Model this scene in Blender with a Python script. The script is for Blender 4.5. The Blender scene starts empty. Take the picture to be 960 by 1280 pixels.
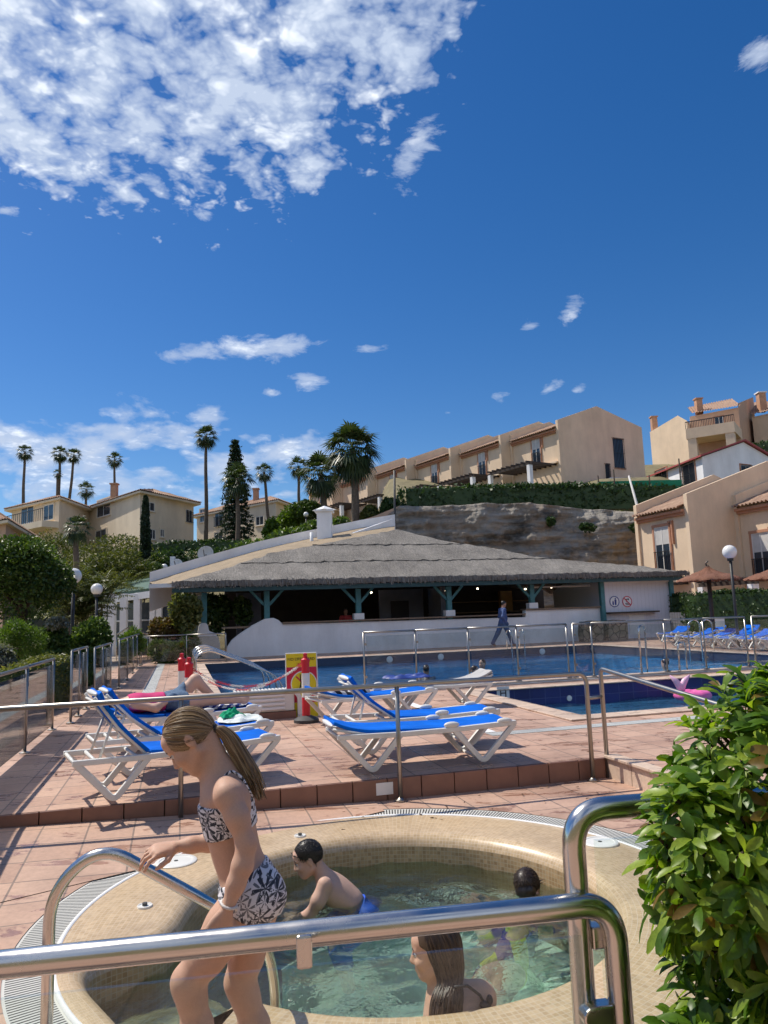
import bpy, bmesh, math, random
import numpy as np
from mathutils import Vector, Matrix
rng = np.random.default_rng(7); random.seed(7)
sc = bpy.context.scene; COL = sc.collection
R = math.radians
# ---------------------------------------------------------------- camera model (used to place things at their distance)
F, CX, CY, H = 925., 480., 640., 1.58
roll = R(2.0); YH = 768.
pitch = math.atan((YH - CY) / F)
fw = np.array([0, math.cos(pitch), math.sin(pitch)]); up0 = np.array([0, -math.sin(pitch), math.cos(pitch)]); rt0 = np.array([1., 0, 0])
rt = rt0 * math.cos(roll) - up0 * math.sin(roll); up = up0 * math.cos(roll) + rt0 * math.sin(roll)
EYE = np.array([0, 0, H])
def ray(px, py): return fw + rt * ((px - CX) / F) - up * ((py - CY) / F)
def P(px, py, d): r = ray(px, py); return EYE + r * (d / r[1])          # pixel at a distance along y
def Z(px, py, z): r = ray(px, py); return EYE + r * ((z - H) / r[2])     # pixel on a level
TH = R(15.5); V2 = np.array([math.cos(TH), math.sin(TH)]); U2 = np.array([-math.sin(TH), math.cos(TH)])
V3 = np.array([V2[0], V2[1], 0]); U3 = np.array([U2[0], U2[1], 0]); Z3 = np.array([0, 0, 1.])
def D(a, b, z=0.): return np.array([a * V2[0] + b * U2[0], a * V2[1] + b * U2[1], z])   # deck frame
def B(px, py, b): r = ray(px, py); return EYE + r * (b / (r[:2] @ U2))
def ab(p): return p[:2] @ V2, p[:2] @ U2
def nrm(v): v = np.asarray(v, float); return v / max(np.linalg.norm(v), 1e-9)

cam = bpy.data.cameras.new('camera'); co = bpy.data.objects.new('camera', cam); COL.objects.link(co)
cam.sensor_fit = 'VERTICAL'; cam.sensor_height = 36; cam.lens = F / 1280 * 36; cam.clip_start = .05; cam.clip_end = 3000
M = Matrix(((rt[0], up[0], -fw[0], 0), (rt[1], up[1], -fw[1], 0), (rt[2], up[2], -fw[2], H), (0, 0, 0, 1)))
co.matrix_world = M; sc.camera = co

# ---------------------------------------------------------------- objects
def tag(o, label=None, cat=None, group=None, kind=None):
    if label: o['label'] = label
    if cat: o['category'] = cat
    if group: o['group'] = group
    if kind: o['kind'] = kind
    return o
def thing(name, label, cat, loc=(0, 0, 0), rz=0, group=None):
    o = bpy.data.objects.new(name, None); COL.objects.link(o); o.empty_display_size = .1
    o.location = [float(c) for c in loc]; o.rotation_euler = (0, 0, rz)
    return tag(o, label, cat, group)
def kids(o): return [c for c in list(COL.objects) if c.parent == o]
def copy_tree(o, parent=None):
    c = o.copy(); COL.objects.link(c)
    if parent: c.parent = parent
    for ch in list(o.children): copy_tree(ch, c)
    return c
def rootloc(p):
    while p.parent: p = p.parent
    return np.array(p.location)
def link_mesh(name, me, parent=None, mats=(), smooth=False, origin=None, local=False):
    for m in mats: me.materials.append(m)
    o = bpy.data.objects.new(name, me); COL.objects.link(o)
    if parent is not None:
        o.parent = parent
        if not local: me.transform(Matrix.Translation(-Vector(rootloc(parent))))
    elif origin is not None:
        me.transform(Matrix.Translation(-Vector([float(c) for c in origin]))); o.location = [float(c) for c in origin]
    if smooth: me.shade_smooth()
    return o
def arr_mesh(name, v, f):
    v = np.asarray(v, np.float32); f = np.asarray(f, np.int32); k = f.shape[1]
    me = bpy.data.meshes.new(name); me.vertices.add(len(v)); me.vertices.foreach_set('co', v.ravel())
    me.loops.add(f.size); me.loops.foreach_set('vertex_index', f.ravel())
    me.polygons.add(len(f)); me.polygons.foreach_set('loop_start', np.arange(0, f.size, k, dtype=np.int32))
    me.update(calc_edges=True); me.validate(); return me
def fillet(pts, r, n=6):
    pts = [np.asarray(p, float) for p in pts]; out = [pts[0]]
    for i in range(1, len(pts) - 1):
        a, b, c = pts[i - 1], pts[i], pts[i + 1]; d1 = nrm(a - b); d2 = nrm(c - b)
        rr = r[i - 1] if isinstance(r, (list, tuple)) else r
        rr = min(rr, .49 * np.linalg.norm(a - b), .49 * np.linalg.norm(c - b))
        p, q = b + d1 * rr, b + d2 * rr
        for k in range(n + 1):
            t = k / n; out.append((1 - t) ** 2 * p + 2 * t * (1 - t) * b + t * t * q)
    out.append(pts[-1]); return out
class MB:
    def __init__(s): s.v = []; s.f = []; s.m = []
    def add(s, v, f, mi=0):
        o = len(s.v); s.v += [tuple(map(float, p)) for p in v]; s.f += [tuple(i + o for i in q) for q in f]; s.m += [mi] * len(f); return s
    def hexa(s, p, mi=0): return s.add(p, [(0, 3, 2, 1), (4, 5, 6, 7), (0, 1, 5, 4), (1, 2, 6, 5), (2, 3, 7, 6), (3, 0, 4, 7)], mi)
    def box(s, x0, x1, y0, y1, z0, z1, mi=0, fr=None):
        p = [(x0, y0, z0), (x1, y0, z0), (x1, y1, z0), (x0, y1, z0), (x0, y0, z1), (x1, y0, z1), (x1, y1, z1), (x0, y1, z1)]
        if fr is not None: p = [fr(*q) for q in p]
        return s.hexa(p, mi)
    def prism(s, poly, z0, z1, mi=0):
        n = len(poly); v = [(p[0], p[1], z0) for p in poly] + [(p[0], p[1], z1) for p in poly]
        return s.add(v, [tuple(range(n))[::-1], tuple(range(n, 2 * n))] + [(i, (i + 1) % n, n + (i + 1) % n, n + i) for i in range(n)], mi)
    def extrude(s, poly, vec, mi=0):
        n = len(poly); v = [tuple(p) for p in poly] + [tuple(np.asarray(p) + np.asarray(vec)) for p in poly]
        return s.add(v, [tuple(range(n))[::-1], tuple(range(n, 2 * n))] + [(i, (i + 1) % n, n + (i + 1) % n, n + i) for i in range(n)], mi)
    def tube(s, pts, r, n=10, mi=0, cap=True, ref=None, sq=None):
        pts = [np.asarray(p, float) for p in pts]; m = len(pts); rs = r if hasattr(r, '__len__') else [r] * m
        T = [nrm(pts[min(i + 1, m - 1)] - pts[max(i - 1, 0)]) for i in range(m)]
        a = np.array([0, 0, 1.]) if ref is None else np.asarray(ref, float)
        if abs(a @ T[0]) > .95: a = np.array([1., 0, 0])
        N = nrm(a - T[0] * (a @ T[0])); v = []
        for i in range(m):
            N = nrm(N - T[i] * (N @ T[i])); Bn = np.cross(T[i], N)
            for k in range(n):
                if sq: # rectangular section half sizes (along N, along B)
                    cs = [(1, 1), (-1, 1), (-1, -1), (1, -1)][k]; v.append(pts[i] + N * cs[0] * sq[0] + Bn * cs[1] * sq[1])
                else:
                    t = 2 * math.pi * k / n; v.append(pts[i] + rs[i] * (N * math.cos(t) + Bn * math.sin(t)))
        f = [(i * n + k, i * n + (k + 1) % n, (i + 1) * n + (k + 1) % n, (i + 1) * n + k) for i in range(m - 1) for k in range(n)]
        if cap: f += [tuple(range(n))[::-1], tuple(range((m - 1) * n, m * n))]
        return s.add(v, f, mi)
    def bar(s, pts, h, w, ref): return s.tube(pts, 1, 4, ref=ref, sq=(h / 2, w / 2))
    def lathe(s, prof, c=(0, 0, 0), n=24, mi=0, ax=None, cap=True):
        c = np.asarray(c, float); v = []
        X, Y, A = (np.array([1., 0, 0]), np.array([0, 1., 0]), np.array([0, 0, 1.])) if ax is None else ax
        for r, z in prof:
            for k in range(n): t = 2 * math.pi * k / n; v.append(c + A * z + r * (X * math.cos(t) + Y * math.sin(t)))
        m = len(prof); f = [(i * n + k, i * n + (k + 1) % n, (i + 1) * n + (k + 1) % n, (i + 1) * n + k) for i in range(m - 1) for k in range(n)]
        if cap and prof[0][0] > 1e-6: f.append(tuple(range(n))[::-1])
        if cap and prof[-1][0] > 1e-6: f.append(tuple(range((m - 1) * n, m * n)))
        return s.add(v, f, mi)
    def ell(s, c, r, nu=16, nv=10, Rm=None, mi=0):
        c = np.asarray(c, float); v = [];
        Rm = np.eye(3) if Rm is None else np.asarray(Rm)
        for j in range(nv + 1):
            ph = math.pi * j / nv
            for k in range(nu):
                t = 2 * math.pi * k / nu
                v.append(c + Rm @ (np.array([math.sin(ph) * math.cos(t), math.sin(ph) * math.sin(t), -math.cos(ph)]) * r))
        return s.add(v, [(j * nu + k, j * nu + (k + 1) % nu, (j + 1) * nu + (k + 1) % nu, (j + 1) * nu + k) for j in range(nv) for k in range(nu)], mi)
    def build(s, name, mats, parent=None, smooth=False, bevel=0, origin=None, local=False, sub=0, autosmooth=None):
        me = bpy.data.meshes.new(name); me.from_pydata(s.v, [], s.f)
        if not isinstance(mats, (list, tuple)): mats = [mats]
        if len(mats) > 1: me.polygons.foreach_set('material_index', s.m)
        bm = bmesh.new(); bm.from_mesh(me); bmesh.ops.remove_doubles(bm, verts=bm.verts, dist=1e-6); bmesh.ops.recalc_face_normals(bm, faces=bm.faces); bm.to_mesh(me); bm.free()
        o = link_mesh(name, me, parent, mats, False, origin, local)
        if smooth:
            me.shade_smooth()
            if autosmooth: me.set_sharp_from_angle(angle=R(autosmooth))
        if bevel:
            b = o.modifiers.new('bevel', 'BEVEL'); b.width = bevel; b.segments = 2; b.limit_method = 'ANGLE'
        if sub: d = o.modifiers.new('sub', 'SUBSURF'); d.levels = sub; d.render_levels = sub
        return o
def sheet(name, outer, holes, z, m, kind='structure'):
    bm = bmesh.new(); ed = []
    for loop in [outer] + holes:
        vs = [bm.verts.new((float(p[0]), float(p[1]), z)) for p in loop]
        ed += [bm.edges.new((vs[i], vs[(i + 1) % len(vs)])) for i in range(len(vs))]
    bmesh.ops.triangle_fill(bm, use_beauty=True, use_dissolve=False, edges=ed)
    bm.normal_update()
    for f in bm.faces:
        if f.normal.z < 0: f.normal_flip()
    me = bpy.data.meshes.new(name); bm.to_mesh(me); bm.free()
    o = link_mesh(name, me, None, [m]); tag(o, kind=kind); return o

# ---------------------------------------------------------------- materials
def nd(nt, typ, ins=None, **props):
    n = nt.nodes.new('ShaderNode' + typ)
    for k, v in props.items(): setattr(n, k, v)
    for k, v in (ins or {}).items():
        s = n.inputs[k]
        if isinstance(v, bpy.types.NodeSocket): nt.links.new(v, s)
        elif isinstance(v, bpy.types.Node): nt.links.new(v.outputs[0], s)
        else: s.default_value = v if not (isinstance(v, tuple) and s.type == 'RGBA' and len(v) == 3) else (*v, 1)
    return n
def mth(nt, op, a, b=None, c=None, clamp=False):
    n = nt.nodes.new('ShaderNodeMath'); n.operation = op; n.use_clamp = clamp
    for i, v in enumerate((a, b, c)):
        if v is None: continue
        if isinstance(v, bpy.types.NodeSocket): nt.links.new(v, n.inputs[i])
        elif isinstance(v, bpy.types.Node): nt.links.new(v.outputs[0], n.inputs[i])
        else: n.inputs[i].default_value = v
    return n.outputs[0]
def mixc(nt, f, a, b, blend='MIX'):
    n = nt.nodes.new('ShaderNodeMix'); n.data_type = 'RGBA'; n.blend_type = blend
    for i, v in ((0, f), (6, a), (7, b)):
        if isinstance(v, bpy.types.NodeSocket): nt.links.new(v, n.inputs[i])
        elif isinstance(v, bpy.types.Node): nt.links.new(v.outputs[0], n.inputs[i])
        else: n.inputs[i].default_value = (*v, 1) if isinstance(v, tuple) and len(v) == 3 else v
    return n.outputs[2]
def ramp(nt, fac, stops, interp='LINEAR'):
    n = nt.nodes.new('ShaderNodeValToRGB'); cr = n.color_ramp; cr.interpolation = interp
    while len(cr.elements) < len(stops): cr.elements.new(.5)
    for e, (p, c) in zip(cr.elements, stops): e.position = p; e.color = (*c, 1) if len(c) == 3 else c
    nt.links.new(fac if isinstance(fac, bpy.types.NodeSocket) else fac.outputs[0], n.inputs[0]); return n.outputs[0]
def newmat(name):
    m = bpy.data.materials.new(name); m.use_nodes = True; nt = m.node_tree
    return m, nt, nt.nodes['Principled BSDF'], nt.nodes['Material Output']
def setp(nt, bs, **k):
    nm = dict(col='Base Color', rough='Roughness', metal='Metallic', norm='Normal', spec='Specular IOR Level', coat='Coat Weight', sss='Subsurface Weight', alpha='Alpha', trans='Transmission Weight', emis='Emission Color', est='Emission Strength', sheen='Sheen Weight')
    for q, v in k.items():
        s = bs.inputs[nm[q]]
        if isinstance(v, bpy.types.NodeSocket): nt.links.new(v, s)
        elif isinstance(v, bpy.types.Node): nt.links.new(v.outputs[0], s)
        else: s.default_value = (*v, 1) if isinstance(v, tuple) and len(v) == 3 else v
def objco(nt): return nt.nodes.new('ShaderNodeTexCoord').outputs['Object']
def geopos(nt): return nt.nodes.new('ShaderNodeNewGeometry').outputs['Position']
def mapping(nt, vec, rot=(0, 0, 0), scale=(1, 1, 1), loc=(0, 0, 0)):
    return nd(nt, 'Mapping', {'Vector': vec, 'Rotation': rot, 'Scale': scale, 'Location': loc}).outputs[0]
def noise(nt, vec, s, det=4, rough=.55, dist=0): return nd(nt, 'TexNoise', {'Vector': vec, 'Scale': s, 'Detail': det, 'Roughness': rough, 'Distortion': dist}).outputs['Fac']
def bump(nt, h, st=.3, d=.01, norm=None):
    i = {'Height': h, 'Strength': st, 'Distance': d}
    if norm is not None: i['Normal'] = norm
    return nd(nt, 'Bump', i).outputs[0]
def sc3(c, k): return tuple(min(1, x * k) for x in c)
def mat(name, col, rough=.6, metal=0, var=.12, vs=2.5, bs=0, bst=.2, bd=.004, fine=0, **kw):
    m, nt, b, o = newmat(name); v = geopos(nt) if kw.pop('world', False) else objco(nt)
    c = ramp(nt, noise(nt, v, vs, 5, .6), [(.3, sc3(col, 1 - var)), (.7, sc3(col, 1 + var))])
    if fine: c = mixc(nt, fine, c, ramp(nt, noise(nt, v, vs * 22, 3, .7), [(.35, sc3(col, .6)), (.65, sc3(col, 1.3))]))
    if 'stucco' in name or name == 'white_render': c = mixc(nt, .55, c, mixc(nt, 1., c, ramp(nt, noise(nt, mapping(nt, v, (0, 0, 0), (.55, .55, .11)), 1., 7, .72), [(.36, (.80, .78, .76)), (.6, (1.04, 1.04, 1.03))]), 'MULTIPLY'))
    setp(nt, b, col=c, rough=rough, metal=metal, **kw)
    if bs: setp(nt, b, norm=bump(nt, noise(nt, v, bs, 4), bst, bd))
    return m
MT = {}
MT['steel'] = mat('polished_steel', (.60, .58, .55), .2, 1, .05, 4)
MT['steel2'] = mat('dark_steel', (.36, .34, .31), .34, 1, .12, 4)  # darker, rougher steel for the fences and step rails
def _steelbump():
    m = MT['steel']; nt = m.node_tree; b = nt.nodes['Principled BSDF']
    v = objco(nt); setp(nt, b, rough=ramp(nt, noise(nt, v, 9, 5), [(.35, (.16,) * 3), (.7, (.32,) * 3)]), norm=bump(nt, noise(nt, v, 60, 3), .02, .002))
_steelbump()
MT['white_plastic'] = mat('white_plastic', (.74, .73, .69), .4, 0, .06, 6, 120, .08, .002)
MT['white_paint'] = mat('white_paint', (.78, .78, .78), .7, 0, .05, 1.3, 30, .12, .004, world=True)
MT['white_wall'] = mat('white_render', (.85, .86, .88), .85, 0, .06, .9, 22, .3, .006, fine=.05, world=True)
MT['stucco'] = mat('peach_stucco', (.78, .60, .42), .9, 0, .08, .7, 18, .3, .008, fine=.06, world=True)
MT['stucco2'] = mat('cream_stucco', (.80, .67, .50), .9, 0, .08, .6, 18, .3, .008, fine=.06, world=True)
MT['stucco3'] = mat('pinkish_stucco', (.58, .38, .26), .9, 0, .08, .7, 18, .3, .008, fine=.06, world=True)
MT['trim'] = mat('terracotta_trim', (.45, .22, .13), .8, 0, .12, 3, world=True)
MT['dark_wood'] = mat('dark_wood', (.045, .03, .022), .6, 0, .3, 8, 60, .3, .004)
MT['dark_teal'] = mat('shaded_eave_teal', (.03, .075, .08), .7, 0, .25, 6)  # teal darkened to paint in the shade under the eave
MT['slate_tile'] = mat('slate_blue_wall_tile', (.03, .045, .085), .5, 0, .15, 4, world=True)
MT['litter'] = mat('dry_leaf_litter', (.10, .05, .025), .9, 0, .4, 30)
MT['teal_wood'] = mat('teal_paint', (.06, .20, .22), .6, 0, .2, 6, 50, .3, .003)
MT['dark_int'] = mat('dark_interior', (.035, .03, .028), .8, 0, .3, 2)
MT['grey_int'] = mat('grey_interior_wall', (.16, .16, .18), .8, 0, .15, 2)
MT['iron'] = mat('black_iron', (.02, .02, .022), .5, .3, .2, 8)
MT['rail_wood'] = mat('counter_wood', (.22, .15, .10), .5, 0, .25, 6)
MT['blue_fabric'] = mat('blue_mesh_fabric', (.002, .135, .64), .85, 0, .22, 3, 300, .25, .002)
MT['blue_fabric'].node_tree.nodes['Principled BSDF'].inputs['Specular IOR Level'].default_value = .12
MT['dark_blue'] = mat('shaded_blue_mesh', (.01, .05, .3), .8, 0, .1, 5, 300, .2, .002)
MT['grey_mesh'] = mat('grey_mesh_fabric', (.42, .41, .40), .8, 0, .1, 5, 300, .2, .002)
MT['pink'] = mat('pink_vinyl', (.85, .16, .42), .3, 0, .06, 6, coat=.3)
MT['palepink'] = mat('pale_pink_vinyl', (.85, .5, .66), .3, 0, .06, 6, coat=.3)
MT['red_plastic'] = mat('red_plastic', (.6, .015, .03), .35, 0, .08, 7)
MT['rubber'] = mat('grey_rubber', (.06, .06, .06), .7, 0, .2, 7)
MT['yellow_sign'] = mat('yellow_sign_face', (.75, .58, .01), .4, 0, .05, 5)
MT['red_sign'] = mat('red_sign_face', (.55, .012, .05), .4, 0, .05, 5)
MT['black'] = mat('black_print', (.012, .012, .014), .5, 0, .1, 5)
MT['blue_print'] = mat('blue_print', (.02, .05, .25), .5, 0, .1, 5)
MT['denim'] = mat('denim', (.09, .15, .24), .85, 0, .25, 30, 200, .3, .002)
MT['magenta'] = mat('magenta_cloth', (.62, .03, .17), .8, 0, .12, 14, 60, .3, .004)
MT['green_towel'] = mat('green_towel', (.0, .33, .15), .95, 0, .15, 30, 150, .6, .004)
MT['white_towel'] = mat('white_towel', (.75, .8, .78), .95, 0, .08, 20, 150, .6, .004)
MT['globe'] = mat('opal_globe', (.82, .8, .76), .25, 0, .05, 4, coat=.3)
MT['lamp_pole'] = mat('dark_pole_paint', (.04, .04, .04), .5, .2, .2, 6)
MT['soil'] = mat('dry_soil', (.20, .17, .09), .95, 0, .35, 1.2, 14, .5, .03, fine=.3, world=True)
MT['path'] = mat('pale_path_paving', (.34, .27, .21), .9, 0, .15, 1.4, 18, .3, .008, fine=.12, world=True)
MT['chimney_brick'] = mat('chimney_render', (.5, .28, .17), .9, 0, .15, 2)
MT['bark'] = mat('palm_bark', (.13, .10, .075), .95, 0, .35, 9, 30, .7, .02)
MT['darkbark'] = mat('dark_bark', (.055, .04, .03), .95, 0, .3, 12, 40, .6, .01)
MT['skin'] = mat('sunned_skin', (.57, .35, .25), .58, 0, .10, 9, 320, .12, .002, fine=.12, sss=.045, spec=.28)
MT['skin_f'] = mat('pale_skin', (.60, .385, .29), .55, 0, .10, 9, 320, .12, .002, fine=.12, sss=.08, spec=.3)
MT['skin_d'] = mat('tanned_skin', (.40, .21, .13), .5, 0, .08, 6, sss=.04)
for k in ('skin', 'skin_f', 'skin_d'):
    MT[k].node_tree.nodes['Principled BSDF'].inputs['Subsurface Radius'].default_value = (.012, .004, .002)
MT['lip'] = mat('lips', (.46, .17, .14), .4, 0, .08, 60)
MT['eye'] = mat('eye_white', (.6, .57, .54), .2, 0, .03, 30)
MT['dark_hair'] = mat('dark_wet_hair', (.018, .012, .009), .28, 0, .3, 60)
MT['black_hair'] = mat('black_short_hair', (.012, .01, .009), .4, 0, .3, 60)
MT['brown_hair'] = mat('wet_brown_hair', (.05, .028, .016), .3, 0, .35, 60)
MT['black_swim'] = mat('black_swimwear', (.015, .015, .018), .6, 0, .2, 30)
MT['blue_swim'] = mat('blue_swim_shorts', (.01, .09, .6), .6, 0, .25, 12, 30, .4, .01)
MT['car_paint'] = mat('white_car_paint', (.75, .75, .77), .25, 0, .02, 3, coat=1.)
MT['dark_glass'] = mat('dark_window_glass', (.03, .045, .065), .08, 0, .3, 1.0)
MT['curtain'] = mat('pale_blind', (.55, .53, .5), .7, 0, .1, 3)
MT['frame_white'] = mat('white_joinery', (.68, .66, .62), .5, 0, .05, 5)
MT['green_net'] = mat('green_mesh', (.01, .22, .11), .8, 0, .15, 8)
MT['gold'] = mat('fairway_gravel', (.33, .24, .13), .95, 0, .4, 9, 30, .6, .02, fine=.4, world=True)
MT['silver_bracelet'] = mat('white_cord_bracelet', (.72, .68, .64), .5, 0, .15, 300, 600, .6, .002)
MT['blueshirt'] = mat('blue_shirt', (.06, .10, .24), .85, 0, .15, 9)
MT['bluejean'] = mat('blue_trousers', (.05, .10, .22), .85, 0, .2, 9)
MT['redshirt'] = mat('red_shirt', (.5, .05, .05), .85, 0, .15, 9)
def lamp_emit():
    m, nt, b, o = newmat('ceiling_lamp_glow'); setp(nt, b, col=(.9, .8, .6), emis=(1, .82, .55), est=6.); return m
MT['glow'] = lamp_emit()
def glass_mat(name, tint=(.93, .97, .96), extra=.0):
    m, nt, b, o = newmat(name); nt.nodes.remove(b)
    fr = nd(nt, 'Fresnel', {'IOR': 1.45}); t = nd(nt, 'BsdfTransparent', {'Color': (*tint, 1)}); g = nd(nt, 'BsdfGlossy', {'Roughness': .02, 'Color': (.9, .95, 1, 1)})
    dd = nd(nt, 'BsdfDiffuse', {'Color': (.5, .5, .48, 1)})
    v = objco(nt); sm = mth(nt, 'MULTIPLY', ramp(nt, noise(nt, v, 5, 5, .7), [(.45, (0,) * 3), (.8, (1,) * 3)]), extra)
    x = nd(nt, 'MixShader', {0: mth(nt, 'MULTIPLY', fr.outputs[0], .8), 1: t.outputs[0], 2: g.outputs[0]})
    x = nd(nt, 'MixShader', {0: sm, 1: x.outputs[0], 2: dd.outputs[0]}); nt.links.new(x.outputs[0], o.inputs[0]); return m
MT['glass'] = glass_mat('railing_glass', (.95, .98, .965), .04)
MT['glass_tint'] = glass_mat('dark_reflection_glass', (.80, .78, .74), .12)  # tint stands in for dark reflections on the left fence panes
MT['glass_pool'] = glass_mat('pool_fence_glass', (.86, .9, .92), .10)
def water_mat(name, tint, bscale, bst, stretch=(1, 1, 1), refr=.35, bd=.05, rot=0, rg=.03):
    m, nt, b, o = newmat(name); nt.nodes.remove(b); v = mapping(nt, geopos(nt), (0, 0, rot), stretch)
    h = mth(nt, 'ADD', noise(nt, v, bscale, 3, .55, .6), mth(nt, 'MULTIPLY', noise(nt, v, bscale * 3.1, 2, .5, .4), .35))
    n = bump(nt, h, bst, bd); fr = nd(nt, 'Fresnel', {'IOR': 1.33, 'Normal': n})
    t = nd(nt, 'BsdfTransparent', {'Color': (*tint, 1)}); rf = nd(nt, 'BsdfRefraction', {'Color': (*tint, 1), 'IOR': 1.33, 'Roughness': .0, 'Normal': n})
    g = nd(nt, 'BsdfGlossy', {'Roughness': rg, 'Color': (1, 1, 1, 1), 'Normal': n})
    x = nd(nt, 'MixShader', {0: refr, 1: t.outputs[0], 2: rf.outputs[0]}); x = nd(nt, 'MixShader', {0: fr.outputs[0], 1: x.outputs[0], 2: g.outputs[0]})
    nt.links.new(x.outputs[0], o.inputs[0]); return m
MT['spa_water'] = water_mat('spa_water_surface', (.88, .98, .92), 9., .5, (1, 1, 1), .45, .04)
MT['pool_water'] = water_mat('pool_water_surface', (.64, .82, .96), 1.3, 1., (.6, 1.7, 1), .25, .26, -TH, .09)
MT['pool_water2'] = water_mat('small_pool_water_surface', (.76, .90, .98), 2.0, 1., (.6, 1.6, 1), .25, .22, -TH, .12)
def tiles_mat(name, cols, size, mortar, mcol, rot, rough=.6, wet=0., bumpd=.004, ux=None, loc=(0, 0, 0), w=None):
    m, nt, b, o = newmat(name)
    v = nt.nodes.new('ShaderNodeUVMap').outputs[0] if ux else geopos(nt)
    p = mapping(nt, v, (0, 0, rot), (1, 1, 1), loc)
    br = nd(nt, 'TexBrick', {'Vector': p, 'Color1': cols[0], 'Color2': cols[1], 'Mortar': mcol, 'Scale': 1., 'Mortar Size': mortar, 'Mortar Smooth': .15, 'Bias': -.1, 'Brick Width': w or size, 'Row Height': size}, offset=0., squash=1.)
    big = noise(nt, v, 1.1, 5, .6); c = mixc(nt, .55, br.outputs['Color'], mixc(nt, 1., br.outputs['Color'], ramp(nt, big, [(.3, (.50, .46, .46)), (.5, (1., 1., 1.)), (.75, (1.25, 1.2, 1.12))]), 'MULTIPLY'))
    c = mixc(nt, .25, c, mixc(nt, 1., c, ramp(nt, noise(nt, v, 26, 4, .7), [(.35, (.6, .58, .56)), (.65, (1.3, 1.28, 1.26))]), 'MULTIPLY'))
    ro = rough
    if wet:
        wm = ramp(nt, noise(nt, mapping(nt, v, (0, 0, rot), (1., 2.2, 1)), 2.3, 6, .68, .4), [(.555, (0,) * 3), (.60, (1,) * 3)])
        c = mixc(nt, mth(nt, 'MULTIPLY', wm, wet), c, mixc(nt, 1., c, (.5, .36, .33), 'MULTIPLY')); ro = ramp(nt, wm, [(0, (rough,) * 3), (1, (.22,) * 3)])
    setp(nt, b, col=c, rough=ro, norm=bump(nt, mth(nt, 'ADD', br.outputs['Fac'], mth(nt, 'MULTIPLY', noise(nt, v, 40, 4), -.5)), -.35, bumpd)); return m
MT['deck'] = tiles_mat('terracotta_deck_tiles', ((.465, .29, .21), (.57, .38, .28)), .33, .007, (.24, .17, .135), -TH, .6, .52)
MT['riser'] = mat('dark_terracotta_riser', (.24, .12, .085), .5, 0, .2, 3, 20, .2, .004, world=True)  # darker, redder terracotta than the deck tiles
MT['coping'] = tiles_mat('pool_coping_stone', ((.58, .44, .34), (.64, .50, .39)), .5, .008, (.3, .22, .17), -TH, .6, .2)
MT['mosaic'] = tiles_mat('beige_mosaic', ((.50, .35, .19), (.62, .46, .28)), .023, .0018, (.62, .50, .35), 0, .35, .0, .002, ux=1)
MT['mosaic_wall'] = tiles_mat('brown_mosaic', ((.42, .27, .13), (.60, .42, .23)), .026, .0024, (.55, .44, .29), 0, .3, .0, .002, ux=1)
MT['mosaic_floor'] = tiles_mat('pale_green_mosaic', ((.68, .92, .82), (.78, .95, .88)), .05, .004, (.7, .85, .78), .4, .4, .0, .002)
MT['pool_tile'] = tiles_mat('light_blue_pool_tile', ((.11, .40, .68), (.15, .46, .74)), .2, .008, (.3, .55, .76), -TH, .3)
MT['pale_tile'] = tiles_mat('pale_blue_pool_tile', ((.34, .62, .82), (.40, .68, .86)), .2, .008, (.5, .7, .85), -TH, .3)
MT['navy_tile'] = tiles_mat('navy_pool_tile', ((.006, .014, .12), (.010, .024, .17)), .3, .006, (.05, .07, .2), 0, .5, ux=1)
MT['drain'] = tiles_mat('grey_drain_grille', ((.48, .50, .48), (.55, .56, .54)), .25, .004, (.22, .22, .22), -TH, .6, w=.03)
MT['blue_strip'] = tiles_mat('pale_blue_step_nosing', ((.30, .48, .55), (.36, .54, .60)), .03, .002, (.5, .6, .6), 0, .3)
def roof_tile_mat():
    m, nt, b, o = newmat('terracotta_roof_tile'); v = objco(nt)
    c = ramp(nt, noise(nt, v, 3.5, 6, .75), [(.3, (.17, .09, .06)), (.5, (.36, .21, .14)), (.72, (.5, .36, .25))])
    c = mixc(nt, .4, c, ramp(nt, noise(nt, v, .6, 3), [(.35, (.42, .3, .21)), (.65, (.22, .14, .1))]))
    setp(nt, b, col=c, rough=.9, norm=bump(nt, noise(nt, v, 25, 4), .4, .02)); return m
MT['roof_tile'] = roof_tile_mat()
MT['red_roof'] = mat('red_sheet_roof', (.36, .07, .07), .7, 0, .15, 1.5, 12, .3, .01)
def thatch_mat(name, c0, c1, c2, along):
    m, nt, b, o = newmat(name); v = mapping(nt, geopos(nt), (0, 0, -TH)); st = mapping(nt, v, (0, 0, 0), along)
    n1 = noise(nt, st, 1., 5, .7); n2 = noise(nt, v, .7, 4)
    c = mixc(nt, .3, ramp(nt, n1, [(.3, c0), (.5, c1), (.7, c2)]), ramp(nt, n2, [(.35, c0), (.7, c2)]))
    setp(nt, b, col=c, rough=.95, norm=bump(nt, n1, .9, .05)); return m
MT['thatch'] = thatch_mat('grey_heather_thatch', (.075, .067, .058), (.215, .195, .17), (.40, .365, .32), (26, 5, 5))
MT['thatch_tan'] = mat('tan_gravelled_roof', (.34, .26, .17), .95, 0, .3, 2, 10, .9, .05, fine=.5, world=True)
MT['straw'] = thatch_mat('reddish_straw', (.12, .045, .028), (.26, .115, .07), (.36, .18, .11), (30, 30, 3))
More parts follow.
